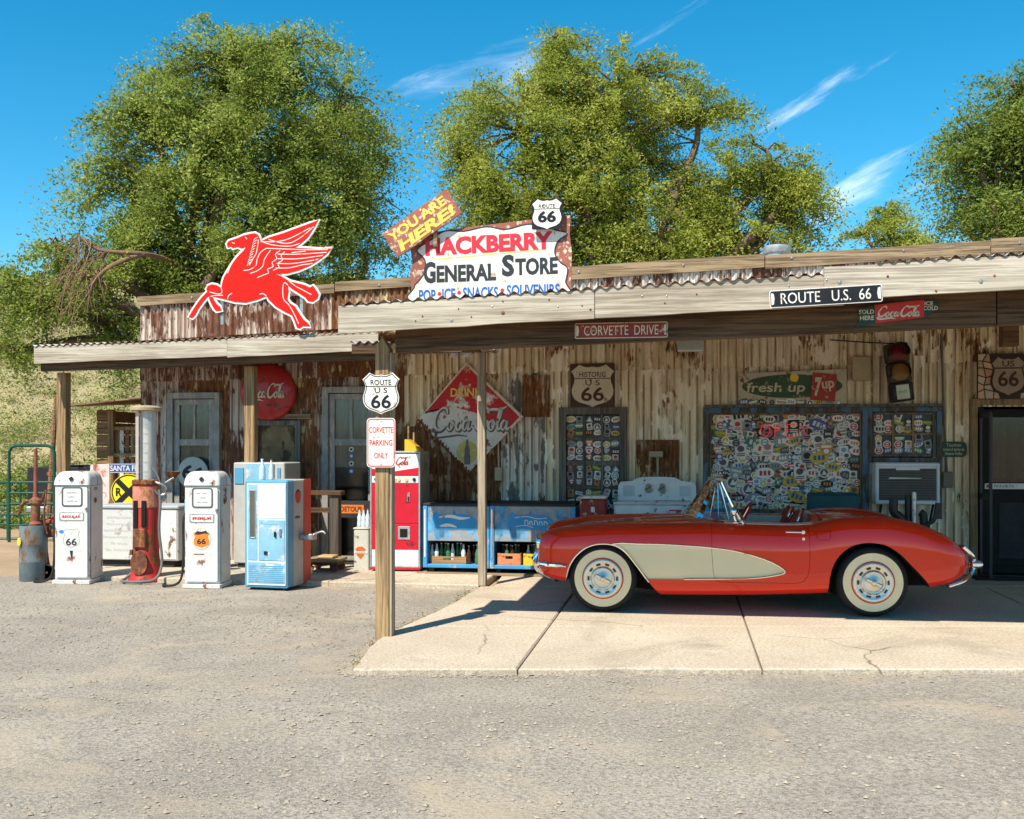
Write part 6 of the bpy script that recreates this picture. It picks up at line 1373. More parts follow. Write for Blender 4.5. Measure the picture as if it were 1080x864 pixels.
# ---- traffic light
t, kx, kz = wthing('traffic_light', 'old dark yellow traffic light hanging tilted above the small window', 'traffic light', 948, 393, .22, tilt=R(-7))
m_tl = mat('signal_yellow', (.075,.062,.035), .6, var=.25, wear=((.05,.04,.03), .4, 9, 1)); W, H = 24*kx, 62*kz
for i, (nm, c_) in enumerate((('red', (.12,.012,.012)), ('amber', (.24,.12,.04)), ('green', (.04,.06,.05)))):
    z = H*(.333-.333*i); b = MB(); b.box(-W/2, W/2, -.07, .1, z-H*.163, z+H*.163, 0, .015); h_ = b.build('signal_section', m_tl if i < 2 else soft_black, t)
    b = MB(); b.lathe([(.105, -.07), (.105, -.075), (.06, -.09), (.0005, -.095)], 22, axis='Y', c=(0, 0, z)); b.build('lens', mat('lens_'+nm, c_, .25, var=.2), h_)
    if i < 2:
        pts = []; n = 14
        v = [(.118*math.cos(R(-20+220*j/n)), y, z+.118*math.sin(R(-20+220*j/n))) for y in (-.07, -.24 if i == 0 else -.16) for j in range(n+1)]; b = MB(); b.add(v, [(j, j+1, n+2+j, n+1+j) for j in range(n)]); b.build('visor', black, h_)
    else: b = MB(); b.box(-.075, .075, -.10, -.097, z-.09, z+.085); b.build('taped_paper', mat('paper', (.55,.6,.52), .7), h_); scribble(0, z, -.1017, .1, .04, mat('ink_green', (.05,.3,.12), .6), h_)
b = MB(); b.tube(smooth_pts([(0, .02, H*.5), (-.3, .04, H*.58), (-.75, .1, H*.72)], 5), .008, 6); b.build('cable', black, t); b = MB(); b.box(-.04, .04, .1, .21, H*.1, H*.3); b.build('bracket', black, t)
# ---- teal box, pipes
t = thing('teal_box', 'dark teal plastic bench box behind the car seats', 'box', WL(UZ(880, 540, .9)[0], .75, 0), -TH)
zt = UZ(880, 520, .85)[1]; W = 49*WL(2.9, .8).y/F; b = MB(); b.box(-W/2, W/2, -.2, .2, zt-.24, zt, 0, .03); b.build('body', mat('teal', (.012,.075,.085), .5, var=.15), t)
for sx in (-1, 1): b = MB(); b.box(sx*(W/2-.06)-.03, sx*(W/2-.06)+.03, -.15, .15, 0, zt-.241); b.build('leg', wood_dark, t)
t = thing('pipe_rack', 'upright steel and black pipes standing behind the car boot', 'pipes', WL(UZ(962, 560, 1.0)[0], 1.0, 0), -TH)
m_bp = mat('black_pipe', (.05,.048,.045), .45, .5, var=.2)
def zz(py): return UZ(962, py, 1.0)[1]
b = MB(); b.box(-.3, .3, -.16, .16, 0, .05, 0, .006); b.build('base', soft_black, t); b = MB(); b.cyl((.02, 0, .05), (.02, 0, zz(519)), .028, n=14); b.build('pipe', steel, t); b = MB(); b.cyl((-.03, .06, .05), (-.03, .06, zz(522)), .04, n=14); b.build('pipe', m_bp, t)
b = MB(); b.tube(smooth_pts([(-.1, .02, .05), (-.1, .02, zz(556)), (-.14, .02, zz(545)), (-.2, .02, zz(540)), (-.2, .02, zz(526))], 5), .05, 12); b.build('pipe', m_bp, t); b = MB(); b.tube(smooth_pts([(.12, 0, .05), (.13, 0, zz(560)), (.24, 0, zz(548)), (.28, 0, zz(530))], 5), .025, 10); b.build('pipe', m_bp, t); b = MB(); b.tube(smooth_pts([(.1, .05, .05), (.14, .05, zz(550)), (.1, .05, zz(541))], 5), .045, 12); b.build('pipe', m_bp, t)
# ---- rubber mat at the entrance
t = thing('door_mat', 'black rubber mat on the slab before the entrance door', 'mat', WL(UZ(1056, 609, .45)[0], .42, .003), -TH); b = MB(); b.box(-.3, .42, -.16, .16, 0, .018, 0, .006); b.build('pad', rubber, t)
for i in range(5): b = MB(); b.box(-.28, .4, -.14+.06*i, -.11+.06*i, .0185, .023); b.build('rib', rubber, t)
# ------------------------------------------------------------ left background
# shed
Ys = 17.2; p = AT(128, 560, Ys); k = Ys/F
t = thing('timber_shed', 'small open timber shed with plank walls and sloping roof left of the store', 'shed', (p.x, Ys, terr(p.x, Ys)+.02), R(-4)); z0 = terr(p.x, Ys)+.02
def sz(py): return EYE+(HY-py)*k-z0
def sx(px): return (px-128)*k
zr = sz(432)
for i in range(11):
    za = i*zr/11; b = MB(); b.box(sx(102)+random.uniform(-.01,.01), sx(116), 0, .03, za+.008, za+zr/11-.006, 0, .004); b.build('plank', wood_brown, t)
for i in range(11):
    za = i*zr/11; b = MB(); b.box(sx(102)-.03, sx(102), .031, 2.2, za+.008, za+zr/11-.006, 0, .004); b.build('plank', wood_brown, t)
for px in (117.5, 152): b = MB(); b.box(sx(px)-.05, sx(px)+.05, -.05, .05, 0, zr, 0, .006); b.build('post', wood_post, t)
for i in range(12): za = i*zr/12; b = MB(); b.box(sx(118), sx(172), 1.9, 1.93, za+.006, za+zr/12-.006); b.build('plank', wood_brown, t)
for py in (452, 480): b = MB(); b.box(sx(119), sx(151), -.03, .03, sz(py)-.03, sz(py)+.03, 0, .004); b.build('rail', wood_post, t)
for px, m_ in ((122, wood_post), (127, white_paint), (133, wood_brown), (139, wood_post)): b = MB(); b.box(sx(px)-.035, sx(px)+.035, .04, .06, sz(560), sz(453), 0, .004); b.build('slat', m_, t)
for i in range(9):
    x0 = sx(78)+i*.235; b = MB(); sl = .04*random.random(); v = [(x0, -.55-sl, zr+.02+i*.024), (x0+.225, -.55-sl, zr+.04+i*.024), (x0+.225, 2.4, zr+.2+i*.024), (x0, 2.4, zr+.18+i*.024)]; v += [(a, b_, c+.03) for a, b_, c in v]; b.add(v, [(0,3,2,1), (4,5,6,7), (0,1,5,4), (1,2,6,5), (2,3,7,6), (3,0,4,7)]); b.build('roof_board', wood_cap, t)
# signs at the shed
Yw = 15.6
def fsign(name, label, px, py, Y, rz=0.0):
    return thing(name, label, 'sign', AT(px, py, Y), rz), Y/F
t, k = fsign('place_name_sign', 'small blue SANTA FE name plate on the timber shed', 132, 494, 16.9); plate(rrect(-18*k, 18*k, -5*k, 5*k, .01, 2), 0, .012, mat('sign_blue', (.03,.09,.33), .45, var=.12), t)
text('SANTA FE', 6*k, -1*k, 0, -.013, m_sign_white, t, width=29*k, bold=.02); b = MB(); ribbon(b, rrect(-17*k, 17*k, -4.4*k, 4.4*k, .01, 2), .008, -.0135, closed=True, smooth=False); b.build('border', m_sign_white, t)
t, k = fsign('crossing_sign', 'yellow round railroad crossing sign with black cross in front of the shed', 136, 519, 16.4)
b = MB(); b.lathe([(19*k, .01), (19*k, -.004), (.0005, -.004)], 40, axis='Y'); b.build('disc', mat('crossing_yellow', (.76,.62,.02), .45, var=.06), t)
b = MB(); ribbon(b, ellipse(0, 0, 17.6*k, 17.6*k, 36), .02, -.0058, closed=True, smooth=False); b.build('border', m_sign_black, t)
for s in (-1, 1): b = MB(); q = 12*k; b.prism([(-q-.03, s*(-q+.03)), (-q+.03, s*(-q-.03)), (q+.03, s*(q-.03)), (q-.03, s*(q+.03))], -.0065-.001*(s > 0), -.0042); b.build('cross_bar', m_sign_black, t)
for x in (-10.5, 10.5): text('R', 9*k, x*k, 0, -.0045, m_sign_black, t, width=6.5*k, bold=.04)
b = MB(); b.box(-.03, .03, .011, .06, -(sz(519)+z0)+terr(-6.1, 16.4), 10*k); b.build('stake', wood_post, t)
t, k = fsign('painted_board', 'whitewashed board with faded red lettering leaning on the shed', 105, 510, 16.6)
plate([(-11*k, -24*k), (11*k, -24*k), (11*k, 21*k), (-9*k, 20*k)], 0, .025, mat('whitewash', (.62,.55,.50), .7, var=.12, wear=((.5,.2,.16), .22, 6, .6)), t)
for i in range(3): scribble(0, (11-11*i)*k, -.0268, 17*k, 6*k, mat('faded_red_ink', (.55,.24,.2), .7), t)
b = MB(); b.box(-.4*.3, .4*.3, .03, .07, -(AT(105, 510, 16.6).z)+terr(-6.6, 16.6), 0); b.build('prop', wood_brown, t)
# green tube gate
m_gate = mat('gate_green', (.012,.075,.05), .45, var=.2)
def gate(pxa, pxb, pyt, pyb, Y, label, bars, arch):
    k = Y/F; pm = (pxa+pxb)/2; p = AT(pm, 500, Y); zg = terr(p.x, Y); t = thing('tube_gate', label, 'gate', (p.x, Y, zg), R(2)); W = (pxb-pxa)*k/2; zt = EYE+(HY-pyt)*k-zg; zb = EYE+(HY-pyb)*k-zg
    r = .028; b = MB(); c = .12 if arch else .02
    b.tube([(-W, 0, 0), (-W, 0, zt-c), (-W+c*.3, 0, zt-c*.3), (-W+c, 0, zt), (W-c, 0, zt), (W-c*.3, 0, zt-c*.3), (W, 0, zt-c), (W, 0, 0)], r, 8); b.build('frame', m_gate, t)
    for i in range(bars): z = zb+.25+(zt*.62-zb-.25)*i/(bars-1); b = MB(); b.tube([(-W, 0, z), (W, 0, z)], .02, 8); b.build('rail', m_gate, t)
    b = MB(); b.tube([(-W*.5, 0, zb+.25), (-W*.5, 0, zt*.62)], .02, 8); b.build('upright', m_gate, t)
    return t
gate(10, 57, 470, 569, 18.0, 'green tubular gate with tall arched frame at the far left', 5, True); gate(-60, 8, 509, 568, 18.3, 'low green tubular panel running off the left edge', 5, False)
# poles
t = thing('leaning_pole', 'thin dark pole leaning behind the gate', 'pole', (AT(50, 500, 19).x, 19, terr(-8.5, 19)), 0); b = MB(); h = EYE+(HY-418)*19/F-terr(-8.5, 19); b.tube([(0, 0, 0), (.16, 0, h)], [.06, .04], 8); b.build('shaft', wood_brown, t)
# dark trailer
Yt = 20.5; k = Yt/F; p = AT(66, 540, Yt); zg = terr(p.x, Yt); t = thing('cargo_trailer', 'low dark utility trailer with red and white reflectors behind the gate', 'trailer', (p.x, Yt, zg), R(3)); zt = EYE+(HY-493)*k-zg; zb = EYE+(HY-535)*k-zg; W = 36*k
m_tr = mat('trailer_black', (.022,.022,.024), .5, var=.25)
b = MB(); b.box(-W, W, 0, .05, zb, zt, 0, .01); b.build('tailgate', m_tr, t)
for s in (-1, 1): b = MB(); b.box(s*W-.03, s*W+.03, .051, 3.0, zb, zt, 0, .01); b.build('side_panel', m_tr, t)
b = MB(); b.box(-W+.031, W-.031, .051, 3, zb, zb+.06); b.build('bed', m_tr, t); b = MB(); b.box(-W+.031, W-.031, 2.95, 3, zb+.061, zt); b.build('front_panel', m_tr, t)
for x, m_ in ((-.25, m_sign_red), (-.12, m_sign_white), (.01, m_sign_red), (.14, m_sign_white), (.27, m_sign_red)): b = MB(); b.box(x-.05, x+.05, -.008, -.001, zt-.16, zt-.09); b.build('reflector', m_, t)
b = MB(); b.box(-W, W, -.1, -.001, zb-.1, zb+.02, 0, .02); b.build('bumper', steel, t)
for s in (-1, 1):
    b = MB(); b.lathe([(.2, -.1), (.32, -.1), (.34, -.07), (.34, .07), (.32, .1), (.2, .1)], 24, axis='X', c=(s*(W+.16), 1.6, .34)); b.build('wheel', rubber, t)
scribble(PUSHBAR[0], PUSHBAR[1], .0425, .24, .035, soft_black, PUSHBAR[2])
# ------------------------------------------------------------ the convertible
CAR_RZ = R(-7); car = thing('convertible_car', 'glossy red 1950s open convertible with cream side coves and whitewall tyres', 'car', (2.211, 10.55, .0), CAR_RZ)
def car_paint(name, col):
    m = mat(name, col, .32, var=.02, coat=1.0, spec=.08); return m
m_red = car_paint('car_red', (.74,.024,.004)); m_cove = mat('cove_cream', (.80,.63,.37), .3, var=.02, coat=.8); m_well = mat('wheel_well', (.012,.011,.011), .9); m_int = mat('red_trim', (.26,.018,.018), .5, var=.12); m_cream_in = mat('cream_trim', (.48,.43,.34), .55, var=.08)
KX = .972
def pchip(xs, ys, x):
    xs = np.array(xs, float); ys = np.array(ys, float); h = np.diff(xs); d = np.diff(ys)/h; m = np.zeros(len(xs))
    for i in range(1, len(xs)-1):
        if d[i-1]*d[i] > 0: w1 = 2*h[i]+h[i-1]; w2 = h[i]+2*h[i-1]; m[i] = (w1+w2)/(w1/d[i-1]+w2/d[i])
    m[0] = d[0]; m[-1] = d[-1]; x = min(max(x, xs[0]), xs[-1]); i = min(np.searchsorted(xs, x, 'right')-1, len(h)-1); i = max(i, 0); t = (x-xs[i])/h[i]
    return float((2*t**3-3*t*t+1)*ys[i] + (t**3-2*t*t+t)*h[i]*m[i] + (-2*t**3+3*t*t)*ys[i+1] + (t**3-t*t)*h[i]*m[i+1])
T_cr = [(-1.95,.66),(-1.93,.715),(-1.88,.758),(-1.80,.782),(-1.70,.80),(-1.44,.83),(-1.17,.848),(-.7,.858),(-.26,.866),(.1,.858),(.5,.850),(.70,.858),(.86,.892),(1.09,.928),(1.36,.934),(1.64,.895),(1.91,.80),(2.09,.70),(2.19,.60),(2.24,.50)]
T_zb = [(-1.95,.40),(-1.90,.34),(-1.78,.30),(-1.6,.275),(-1.2,.235),(-.7,.178),(0,.185),(.8,.218),(1.3,.25),(1.8,.28),(2.0,.31),(2.15,.37),(2.24,.44)]
T_w = [(-1.95,.63),(-1.925,.70),(-1.87,.755),(-1.80,.785),(-1.6,.83),(-1.3,.868),(-.7,.88),(0,.872),(.8,.882),(1.3,.892),(1.7,.865),(2.0,.79),(2.15,.70),(2.24,.56)]
T_zc = [(-1.95,.62),(-1.90,.68),(-1.8,.735),(-1.6,.79),(-1.2,.84),(-.7,.872),(-.4,.882),(0,.885),(.6,.90),(.85,.925),(1.1,.925),(1.5,.865),(1.8,.775),(2.05,.66),(2.2,.56),(2.24,.49)]
T_dv = [(-1.95,0),(-1.85,.035),(-1.5,.06),(-1,.055),(-.4,.03),(0,.0),(.8,.0),(1.2,.04),(1.8,.055),(2.1,.03),(2.24,0)]
def F_(T, x): return pchip([a for a, _ in T], [b for _, b in T], x)
def section(x):
    cr, zb, w_, zc, dv = F_(T_cr, x), F_(T_zb, x), F_(T_w, x), F_(T_zc, x), F_(T_dv, x); h = cr-zb
    P = [(w_*.87, zb), (w_*.955, zb+.03*h/.65+.012), (w_*.99, zb+h*.16), (w_, zb+h*.36), (w_*.995, zb+h*.56), (w_*.983, zb+h*.74), (w_*.94, zb+h*.885), (w_*.865, zb+h*.968), (w_*.755, cr), (w_*.62, cr-dv*.55-.004), (w_*.45, min(cr, zc)-dv), (w_*.25, zc-dv*.35), (0, zc)]
    return [(q.x, q.y) for q in smooth_pts([(a, b, 0) for a, b in P], 4)]
xs = np.concatenate([np.linspace(-1.95, -1.80, 8)[:-1], np.linspace(-1.80, -1.5, 10)[:-1], np.linspace(-1.5, 1.7, 60)[:-1], np.linspace(1.7, 2.24, 22)])
V = []; Fa = []; n = None
for x in xs:
    half = section(x); ring = [(y, z) for y, z in half] + [(-y, z) for y, z in half[-2::-1]]; n = len(ring); V += [(x*KX, y, z) for y, z in ring]
for i in range(len(xs)-1):
    for j in range(n): a, b_ = i*n+j, i*n+(j+1) % n; Fa.append((a, b_, b_+n, a+n))
Fa += [tuple(range(n-1, -1, -1)), tuple(range((len(xs)-1)*n, len(xs)*n))]
def raw(name, v, f, mats, mi=0):
    me = bpy.data.meshes.new(name); me.from_pydata(v, [], f); [me.materials.append(m) for m in mats]
    bm = bmesh.new(); bm.from_mesh(me); bmesh.ops.recalc_face_normals(bm, faces=bm.faces); bm.to_mesh(me); bm.free()
    for p in me.polygons: p.material_index = mi
    o = bpy.data.objects.new(name, me); C.objects.link(o); return o
CM = [m_red, m_cove, m_well, m_int, m_cream_in]
body = raw('b', V, Fa, CM); bvh = BVHTree.FromPolygons([Vector(v) for v in V], Fa)
inner = raw('i', [(x, y*.985, z) for x, y, z in V], Fa, CM, 1)
def boolean(a, b_, op):
    md = a.modifiers.new('x', 'BOOLEAN'); md.operation = op; md.object = b_; md.solver = 'EXACT'
    dg = bpy.context.evaluated_depsgraph_get(); dg.update(); me = bpy.data.meshes.new_from_object(a.evaluated_get(dg)); a.modifiers.clear(); old = a.data; a.data = me; return a
def dup_raw(o): c = o.copy(); c.data = o.data.copy(); C.objects.link(c); return c
def pris(poly, y0, y1, mi): b = MB(); b.prism(poly, y0, y1); return raw('c', b.v, b.f, CM, mi)
def side(s, a, b_): return (-a, -b_) if s < 0 else (b_, a)
def PX(px, py): return ((px-540)*.009037-2.16)*KX, 1.6-(py-470)*.009037
# cove recess outline, arches, door, fuel flap in x,z
FW = (-1.288*KX, .325); RW = (1.286*KX, .327)
cove = [(-1.20,.662), (-1.10,.672), (-.94,.668), (-.7,.664), (-.5,.656), (-.26,.640), (-.03,.612), (.2,.556), (.36,.495), (.455,.428), (.40,.395), (.2,.362), (0,.350), (-.26,.344), (-.5,.340), (-.84,.337), (-.92,.42), (-1.0,.53), (-1.08,.61)]
cove = [(x*KX, z) for x, z in cove]
cove_s = [(q.x, q.y) for q in smooth_pts([(x, z, 0) for x, z in cove[:15]], 3)] + cove[15:]
ra = .40
arF = [(-1.665,.10), (-1.655,.30), (-1.62,.43), (-1.56,.53), (-1.47,.61), (-1.37,.652), (-1.26,.662), (-1.16,.645), (-1.07,.59), (-.98,.49), (-.88,.36), (-.80,.26), (-.715,.17), (-.68,.10)]
arR = [(.865,.10), (.862,.22), (.87,.36), (.90,.48), (.96,.58), (1.05,.655), (1.16,.695), (1.28,.70), (1.40,.675), (1.52,.60), (1.62,.50), (1.72,.40), (1.80,.31), (1.87,.22), (1.93,.10)]
def sm2(p): q = smooth_pts([(x*KX, z, 0) for x, z in p[1:-1]], 4); return [(p[0][0]*KX, p[0][1])] + [(a.x, a.y) for a in q] + [(p[-1][0]*KX, p[-1][1])]
arF, arR = sm2(arF), sm2(arR)
door_p = [(-.236,1.2), (-.236,.60), (-.222,.40), (-.20,.335), (-.14,.315)] + [(.56,.315), (.63,.335), (.67,.39), (.685,.47), (.69,.60), (.69,1.2)]
door_p = [(x*KX, z) for x, z in door_p]
doors = []
for s in (-1, 1):
    slab = pris(cove_s, *side(s, 1.2, .45), 1); boolean(slab, inner, 'DIFFERENCE'); boolean(body, slab, 'DIFFERENCE'); bpy.data.objects.remove(slab)
    for ar in (arF, arR):
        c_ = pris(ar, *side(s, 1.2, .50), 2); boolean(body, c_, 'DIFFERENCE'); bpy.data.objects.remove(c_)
b = MB(); plan = [(-.16,-.60), (-.08,-.635), (.1,-.645), (.5,-.645), (.70,-.62), (.76,-.5), (.79,-.25), (.79,.25), (.76,.5), (.70,.62), (.5,.645), (.1,.645), (-.08,.635), (-.16,.60)]
v = [(x*KX, y, .33) for x, y in plan] + [(x*KX, y, 1.4) for x, y in plan]; m_ = len(plan); f = [tuple(range(m_)), tuple(range(2*m_-1, m_-1, -1))] + [(i, m_+i, m_+(i+1) % m_, (i+1) % m_) for i in range(m_)]
cp = raw('c', v, f, CM, 4); boolean(body, cp, 'DIFFERENCE'); bpy.data.objects.remove(cp)
def shrink(poly, d): return offset_poly(poly, -d)
flap_p = [(x*KX, z) for x, z in ((.745,.80), (.755,.735), (.785,.72), (.865,.722), (.885,.745), (.885,.81))]
parts = []
for s in (-1, 1):
    dp = pris(door_p, *side(s, 1.2, .70), 0); d = dup_raw(body); dsm = pris(shrink(door_p, .0035), *side(s, 1.2, .705), 0); boolean(d, dsm, 'INTERSECT'); boolean(body, dp, 'DIFFERENCE'); parts.append(('door', d, s)); bpy.data.objects.remove(dp); bpy.data.objects.remove(dsm)
dp = pris(flap_p, -1.2, -.74, 0); d = dup_raw(body); dsm = pris(shrink(flap_p, .003), -1.2, -.745, 0); boolean(d, dsm, 'INTERSECT'); boolean(body, dp, 'DIFFERENCE'); parts.append(('fuel_flap', d, -1)); bpy.data.objects.remove(dp); bpy.data.objects.remove(dsm); bpy.data.objects.remove(inner)
def finish(o, name):
    me = o.data; me.shade_smooth(); me.set_sharp_from_angle(angle=R(32)); o.name = name; me.name = name; o.parent = car
    while len(me.materials) < 5: me.materials.append(CM[len(me.materials)])
    for i in range(5): me.materials[i] = CM[i]
    return o
finish(body, 'body'); door_o = {}
for nm, d, s in parts:
    finish(d, nm)
    if nm == 'door': door_o[s] = d
def surf(x, z, s=-1):
    h = bvh.ray_cast(Vector((x, s*2, z)), Vector((0, -s, 0))); return (h[0].y if h[0] else s*.8)
def top(x, y):
    h = bvh.ray_cast(Vector((x, y, 2)), Vector((0, 0, -1))); return h[0].z if h[0] else .8
# bright trim round the coves and front arches
for s in (-1, 1):
    b = MB(); b.tube([(x, surf(x, z, s)+s*.002, z) for x, z in cove_s[:-4]], .0075, 6); b.build('cove_trim', chrome, car)
    b = MB(); q = [p for p in arF if p[1] > .3]; b.tube([(x, surf(x, min(max(z, .3), .7), s)+s*.0, z) for x, z in q], .009, 6); b.build('arch_trim', chrome, car)
    b = MB(); b.tube([(x*KX, s*.662, top(x*KX, s*.662)+.006) for x in np.linspace(-.1, .74, 24)], .009, 6); b.build('belt_trim', chrome, car)
    b = MB(); x = .60*KX; zz_ = .79; b.lathe([(.017, s*.03), (.017, 0)], 14, axis='Y', c=(x+.03, surf(x, zz_, s), zz_)); b.tube([(x+.03, surf(x, zz_, s)+s*.028, zz_), (x-.13, surf(x, zz_, s)+s*.026, zz_+.002)], .008, 8); h_ = b.build('handle', chrome, door_o[s])
    b = MB(); b.lathe([(.014, s*.01), (.014, 0)], 14, axis='Y', c=(x+.03, surf(x, zz_-.06, s), zz_-.06)); b.build('lock', chrome, door_o[s])
# wheels
def wheel(x, s):
    w_ = thing('wheel', None, None); w_.parent = car
    r = .328; yo = s*.80
    t_ = MB(); prof = [(.19, .02), (.235, .0), (.275, -.004), (.30, .006), (.322, .03), (r, .06), (r, .14), (.32, .17), (.28, .185), (.19, .17)]
    t_.lathe([(a, -s*h*1.0 if False else (h if s < 0 else -h)) for a, h in prof], 56, axis='Y', c=(0, yo, 0)); tm = t_.mesh('tyre', rubber, 40)
    o = link('wheel', tm, car, (x, 0, r)); bpy.data.objects.remove(w_)
    sg = 1 if s < 0 else -1
    def ring(r0, r1, h0, h1, m, name, nn=56): b = MB(); b.lathe([(r0, sg*h0), (r1, sg*h1)], nn, axis='Y', c=(0, yo, 0)); b.build(name, m, o)
    ring(.197, .272, -.0035, -.0055, m_ww, 'whitewall'); ring(.185, .198, -.008, -.006, m_sign_red, 'rim_ring')
    b = MB(); b.lathe([(a, sg*h) for a, h in ((.188, -.004), (.186, -.02), (.178, -.028), (.16, -.03), (.15, -.022), (.118, -.018), (.108, -.03), (.1, -.036), (.088, -.033), (.084, -.02), (.06, -.022), (.03, -.045), (.012, -.052), (.0005, -.053))], 48, axis='Y', c=(0, yo, 0)); b.build('hubcap', m_hub, o, sharp=50)
    b = MB(); b.box(.126, .143, -sg*.0235 - .003, -sg*.0235 + .003, -.02, .02); vme = b.mesh('vent_slot', mat('slot_grey', (.06,.055,.05), .5))
    for i in range(10): q = link('vent_slot', vme, o, (0, yo, 0)); q.rotation_euler = (0, R(36*i), 0)
    b = MB(); b.M = Matrix.Translation((0, yo-sg*.046, 0)) @ Matrix.Rotation(R(25), 4, 'Y'); b.box(-.08, .08, -.012, .012, -.018, .018, 0, .008); b.ball((0, 0, 0), (.03, .022, .03)); b.M = None; b.build('spinner', m_hub, o)
    return o
m_ww = mat('whitewall', (.86,.68,.42), .8, spec=.1, var=.06); m_hub = mat('hub_chrome', (.76,.69,.58), .46, 1.0, var=.06)
for x in (FW[0], RW[0]):
    for s in (-1, 1): wheel(x, s)
# axle shadow-blockers: chassis and inner arches
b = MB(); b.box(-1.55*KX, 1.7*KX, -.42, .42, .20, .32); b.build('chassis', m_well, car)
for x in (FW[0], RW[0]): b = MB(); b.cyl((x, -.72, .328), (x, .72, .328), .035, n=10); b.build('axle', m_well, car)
# lamps
for s in (-1, 1):
    zl, yl = .645, s*.585; hx = bvh.ray_cast(Vector((-3, yl, zl)), Vector((1, 0, 0)))[0]; xl = hx.x if hx else -1.85
    b = MB(); b.lathe([(.092, .06), (.092, .0), (.088, -.012), (.078, -.012), (.076, .0), (.0005, .002)], 28, axis='X', c=(xl, yl, zl)); hl = b.build('headlight', chrome, car)
    b = MB(); b.lathe([(.076, .0), (.055, -.016), (.0005, -.025)], 24, axis='X', c=(xl, yl, zl)); b.build('lens', mat('lamp_lens', (.55,.57,.58), .1, var=.05), hl)
    zt_, yt_ = .62, s*.60; hx = bvh.ray_cast(Vector((3, yt_, zt_)), Vector((-1, 0, 0)))[0]; xt = hx.x
    b = MB(); b.lathe([(.05, -.05), (.05, .012), (.042, .02), (.0005, .03)], 20, axis='X', c=(xt, yt_, zt_)); b.build('tail_light', mat('tail_red', (.45,.02,.05), .15), car)
    # front bumper corner with guard
    y1 = s*.5
    pts = [(-1.95*KX-.03, s*.18, .455), (-1.955*KX-.03, s*.40, .452), (-1.945*KX-.022, s*.60, .45), (-1.88*KX-.01, s*.745, .448), (-1.74*KX, s*.80, .446), (-1.645*KX, s*.835, .445)]
    b = MB(); b.tube(smooth_pts(pts, 5), [.03]*6+[.028]*8+[.022]*8+[.014]*4, 10); b.build('front_bumper', chrome, car)
    b = MB(); b.tube(smooth_pts([(-1.95*KX-.02, s*.42, .52), (-1.96*KX-.035, s*.43, .46), (-1.93*KX-.03, s*.44, .36), (-1.85*KX, s*.5, .305), (-1.76*KX, s*.62, .29)], 5), [.028]*21, 10); b.build('bumper_guard', chrome, car)
    # rear bumper
    pts = [(2.13*KX+.01, s*.70, .66), (2.20*KX+.03, s*.66, .58), (2.245*KX+.035, s*.60, .49), (2.21*KX+.03, s*.62, .40), (2.13*KX+.015, s*.68, .335), (2.0*KX, s*.72, .292)]
    b = MB(); b.tube(smooth_pts(pts, 5), [.018]*26, 10); b.build('rear_bumper', chrome, car)
    b = MB(); b.lathe([(.035, -.03), (.04, .03), (.03, .06), (.0005, .075)], 16, axis='X', c=(2.245*KX+.03, s*.62, .49)); b.build('exhaust_tip', chrome, car)
    b = MB(); b.tube([(2.24*KX+.02, s*.55, .47), (2.25*KX+.03, s*.25, .46)], .022, 8); b.build('rear_bumper', chrome, car)
# grille
gy = bvh.ray_cast(Vector((-3, 0, .5)), Vector((1, 0, 0)))[0].x
b = MB(); b.tube([(gy-.012, .42*math.cos(a)*1.0, .50+.085*math.sin(a)) for a in np.linspace(0, 2*math.pi, 40)[:-1]], .02, 8, closed=True); b.build('grille_surround', chrome, car)
b = MB(); vv = [(gy-.006, .415*math.cos(a), .50+.08*math.sin(a)) for a in np.linspace(0, 2*math.pi, 40)[:-1]]; b.add(vv, [tuple(range(len(vv)))]); b.build('grille_opening', black, car)
for i in range(13): y = -.36+.06*i; h = .08*math.sqrt(max(.05, 1-(y/.43)**2)); b = MB(); b.ball((gy-.02, y, .50), (.018, .016, h*.92), 0, 10); b.build('grille_tooth', chrome, car)
# bonnet seams and bright spear
b = MB(); b.tube([(x*KX, -.43, top(x*KX, -.43)+.002) for x in np.linspace(-1.6, -.5, 20)], .0035, 4); b.tube([(x*KX, .43, top(x*KX, .43)+.002) for x in np.linspace(-1.6, -.5, 20)], .0035, 4); b.build('bonnet_seam', m_well, car)
b = MB(); b.tube([(x*KX, y, top(x*KX, y)+.004) for x, y in ((-.62,-.60), (-.44,-.60))], .008, 6); b.build('cowl_trim', chrome, car)
b = MB(); b.tube([(x*KX, y, top(x*KX, y)+.002) for x, y in [(.86, q) for q in np.linspace(-.56, .56, 16)]] + [(x*KX, .56, top(x*KX, .56)+.002) for x in np.linspace(.9, 1.85, 14)] + [(1.88*KX, q, top(1.88*KX, q)+.002) for q in np.linspace(.5, -.5, 14)] + [(x*KX, -.56, top(x*KX, -.56)+.002) for x in np.linspace(1.85, .9, 14)], .0035, 4); b.build('deck_seam', m_well, car)
b = MB(); b.tube([(1.80*KX, -.45, top(1.80*KX, -.45)+.008), (1.87*KX, -.52, top(1.87*KX, -.52)+.008), (1.98*KX, -.60, top(1.98*KX, -.58)+.004)], .009, 6); b.build('deck_trim', chrome, car)
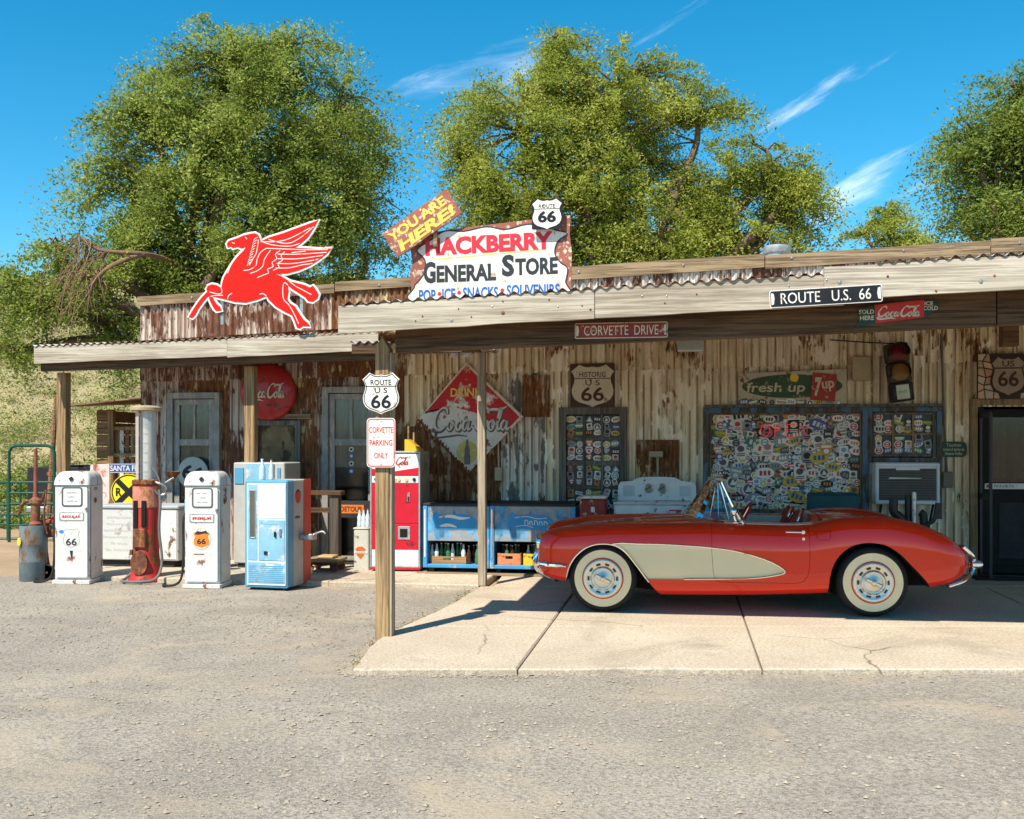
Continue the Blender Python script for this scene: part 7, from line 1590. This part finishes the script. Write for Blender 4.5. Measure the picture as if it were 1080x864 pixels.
# windscreen
base = []; tp = []
for y in np.linspace(-.70, .70, 25):
    q = abs(y)/.70; base.append(Vector(((.07-.55*(1-q**2.8))*KX, y, .862+.045*(1-q*q)))); yy = y*.84; tp.append(Vector(((-.115-.08*(1-q**2.2))*KX, yy, 1.245+.018*(1-q*q))))
b = MB(); v = [tuple(p) for p in base]+[tuple(p) for p in tp]; k = len(base); b.add(v, [(i, i+1, k+i+1, k+i) for i in range(k-1)]); b.build('windscreen', glass, car, sharp=0)
b = MB(); b.tube(tp, .014, 8); b.build('windscreen_header', chrome, car); b = MB(); b.tube(base, .011, 8); b.build('windscreen_base', chrome, car)
for s in (0, -1): b = MB(); p0 = base[s]; p1 = tp[s]; b.tube(smooth_pts([p0 + Vector((.02, 0, -.01)), p0.lerp(p1, .4) + Vector((-.005, 0, 0)), p1], 5), [.024]*3+[.02]*3+[.016]*5, 8); b.build('pillar', chrome, car)
# mirror, dash, wheel, seats
b = MB(); b.ball((-.02*KX, -.78, .975), (.03, .045, .045), 0, 14); b.tube([(-.02*KX, -.78, .95), (-.0*KX, -.76, .875)], .01, 8); b.lathe([(.03, 0), (.03, .008)], 14, c=(0, -.76, .865)); b.build('door_mirror', chrome, car)
b = MB(); b.ball((-.2, 0, 1.0), (.015, .09, .03), 0, 12); b.build('rear_view_mirror', chrome, car)
b = MB(); b.tube(smooth_pts([(-.13, -.63, .80), (-.12, -.3, .84), (-.12, 0, .835), (-.12, .3, .84), (-.13, .63, .80)], 5), .065, 12); b.build('dash', m_int, car)
M_ = Matrix.Translation((.10, -.30, .86)) @ Matrix.Rotation(R(-62), 4, 'Y'); b = MB(); b.M = M_; b.tube([(.19*math.cos(a), .19*math.sin(a), 0) for a in np.linspace(0, 2*math.pi, 33)[:-1]], .012, 8, closed=True); b.M = None; sw = b.build('steering_wheel', m_int, car)
b = MB(); b.M = M_
for a in (0, 120, 240): b.box(.0, .18, -.008, .008, -.004, .004) if a == 0 else b.tube([(0, 0, 0), (.18*math.cos(R(a)), .18*math.sin(R(a)), 0)], .007, 6)
b.cyl((0, 0, -.25), (0, 0, .02), .022, n=10); b.M = None; b.build('spoke', chrome, sw)
for s in (-1, 1):
    y = s*.32; b = MB()
    lay = []; 
    for i in range(9):
        t_ = i/8; h = .42+.545*t_; dx = .50+.16*t_; hw = .235*(1-.9*max(0, t_-.72)**1.6*4); th = .07*(1-.5*t_); lay.append([(dx+th*math.cos(a)+.0, y+hw*math.copysign(abs(math.sin(a))**.8, math.sin(a)), h) for a in np.linspace(0, 2*math.pi, 17)[:-1]])
    m_ = 16; b.add([p for l in lay for p in l], [(i*m_+j, i*m_+(j+1) % m_, (i+1)*m_+(j+1) % m_, (i+1)*m_+j) for i in range(8) for j in range(m_)] + [tuple(8*m_+j for j in range(m_))]); b.build('seat_back', m_int, car, sharp=60)
    b = MB(); b.box(.08, .56, y-.24, y+.24, .36, .52, 0, .05); b.build('seat', m_int, car, sharp=60)
    b = MB(); b.tube(smooth_pts([(.60, y-.22, .87), (.64, y-.17, .945), (.665, y, .98), (.64, y+.17, .945), (.60, y+.22, .87)], 6), .011, 8); b.build('seat_trim', chrome, car)
b = MB(); b.box(-.6, .74, -.63, .63, .335, .36); b.build('floor_carpet', m_int, car)
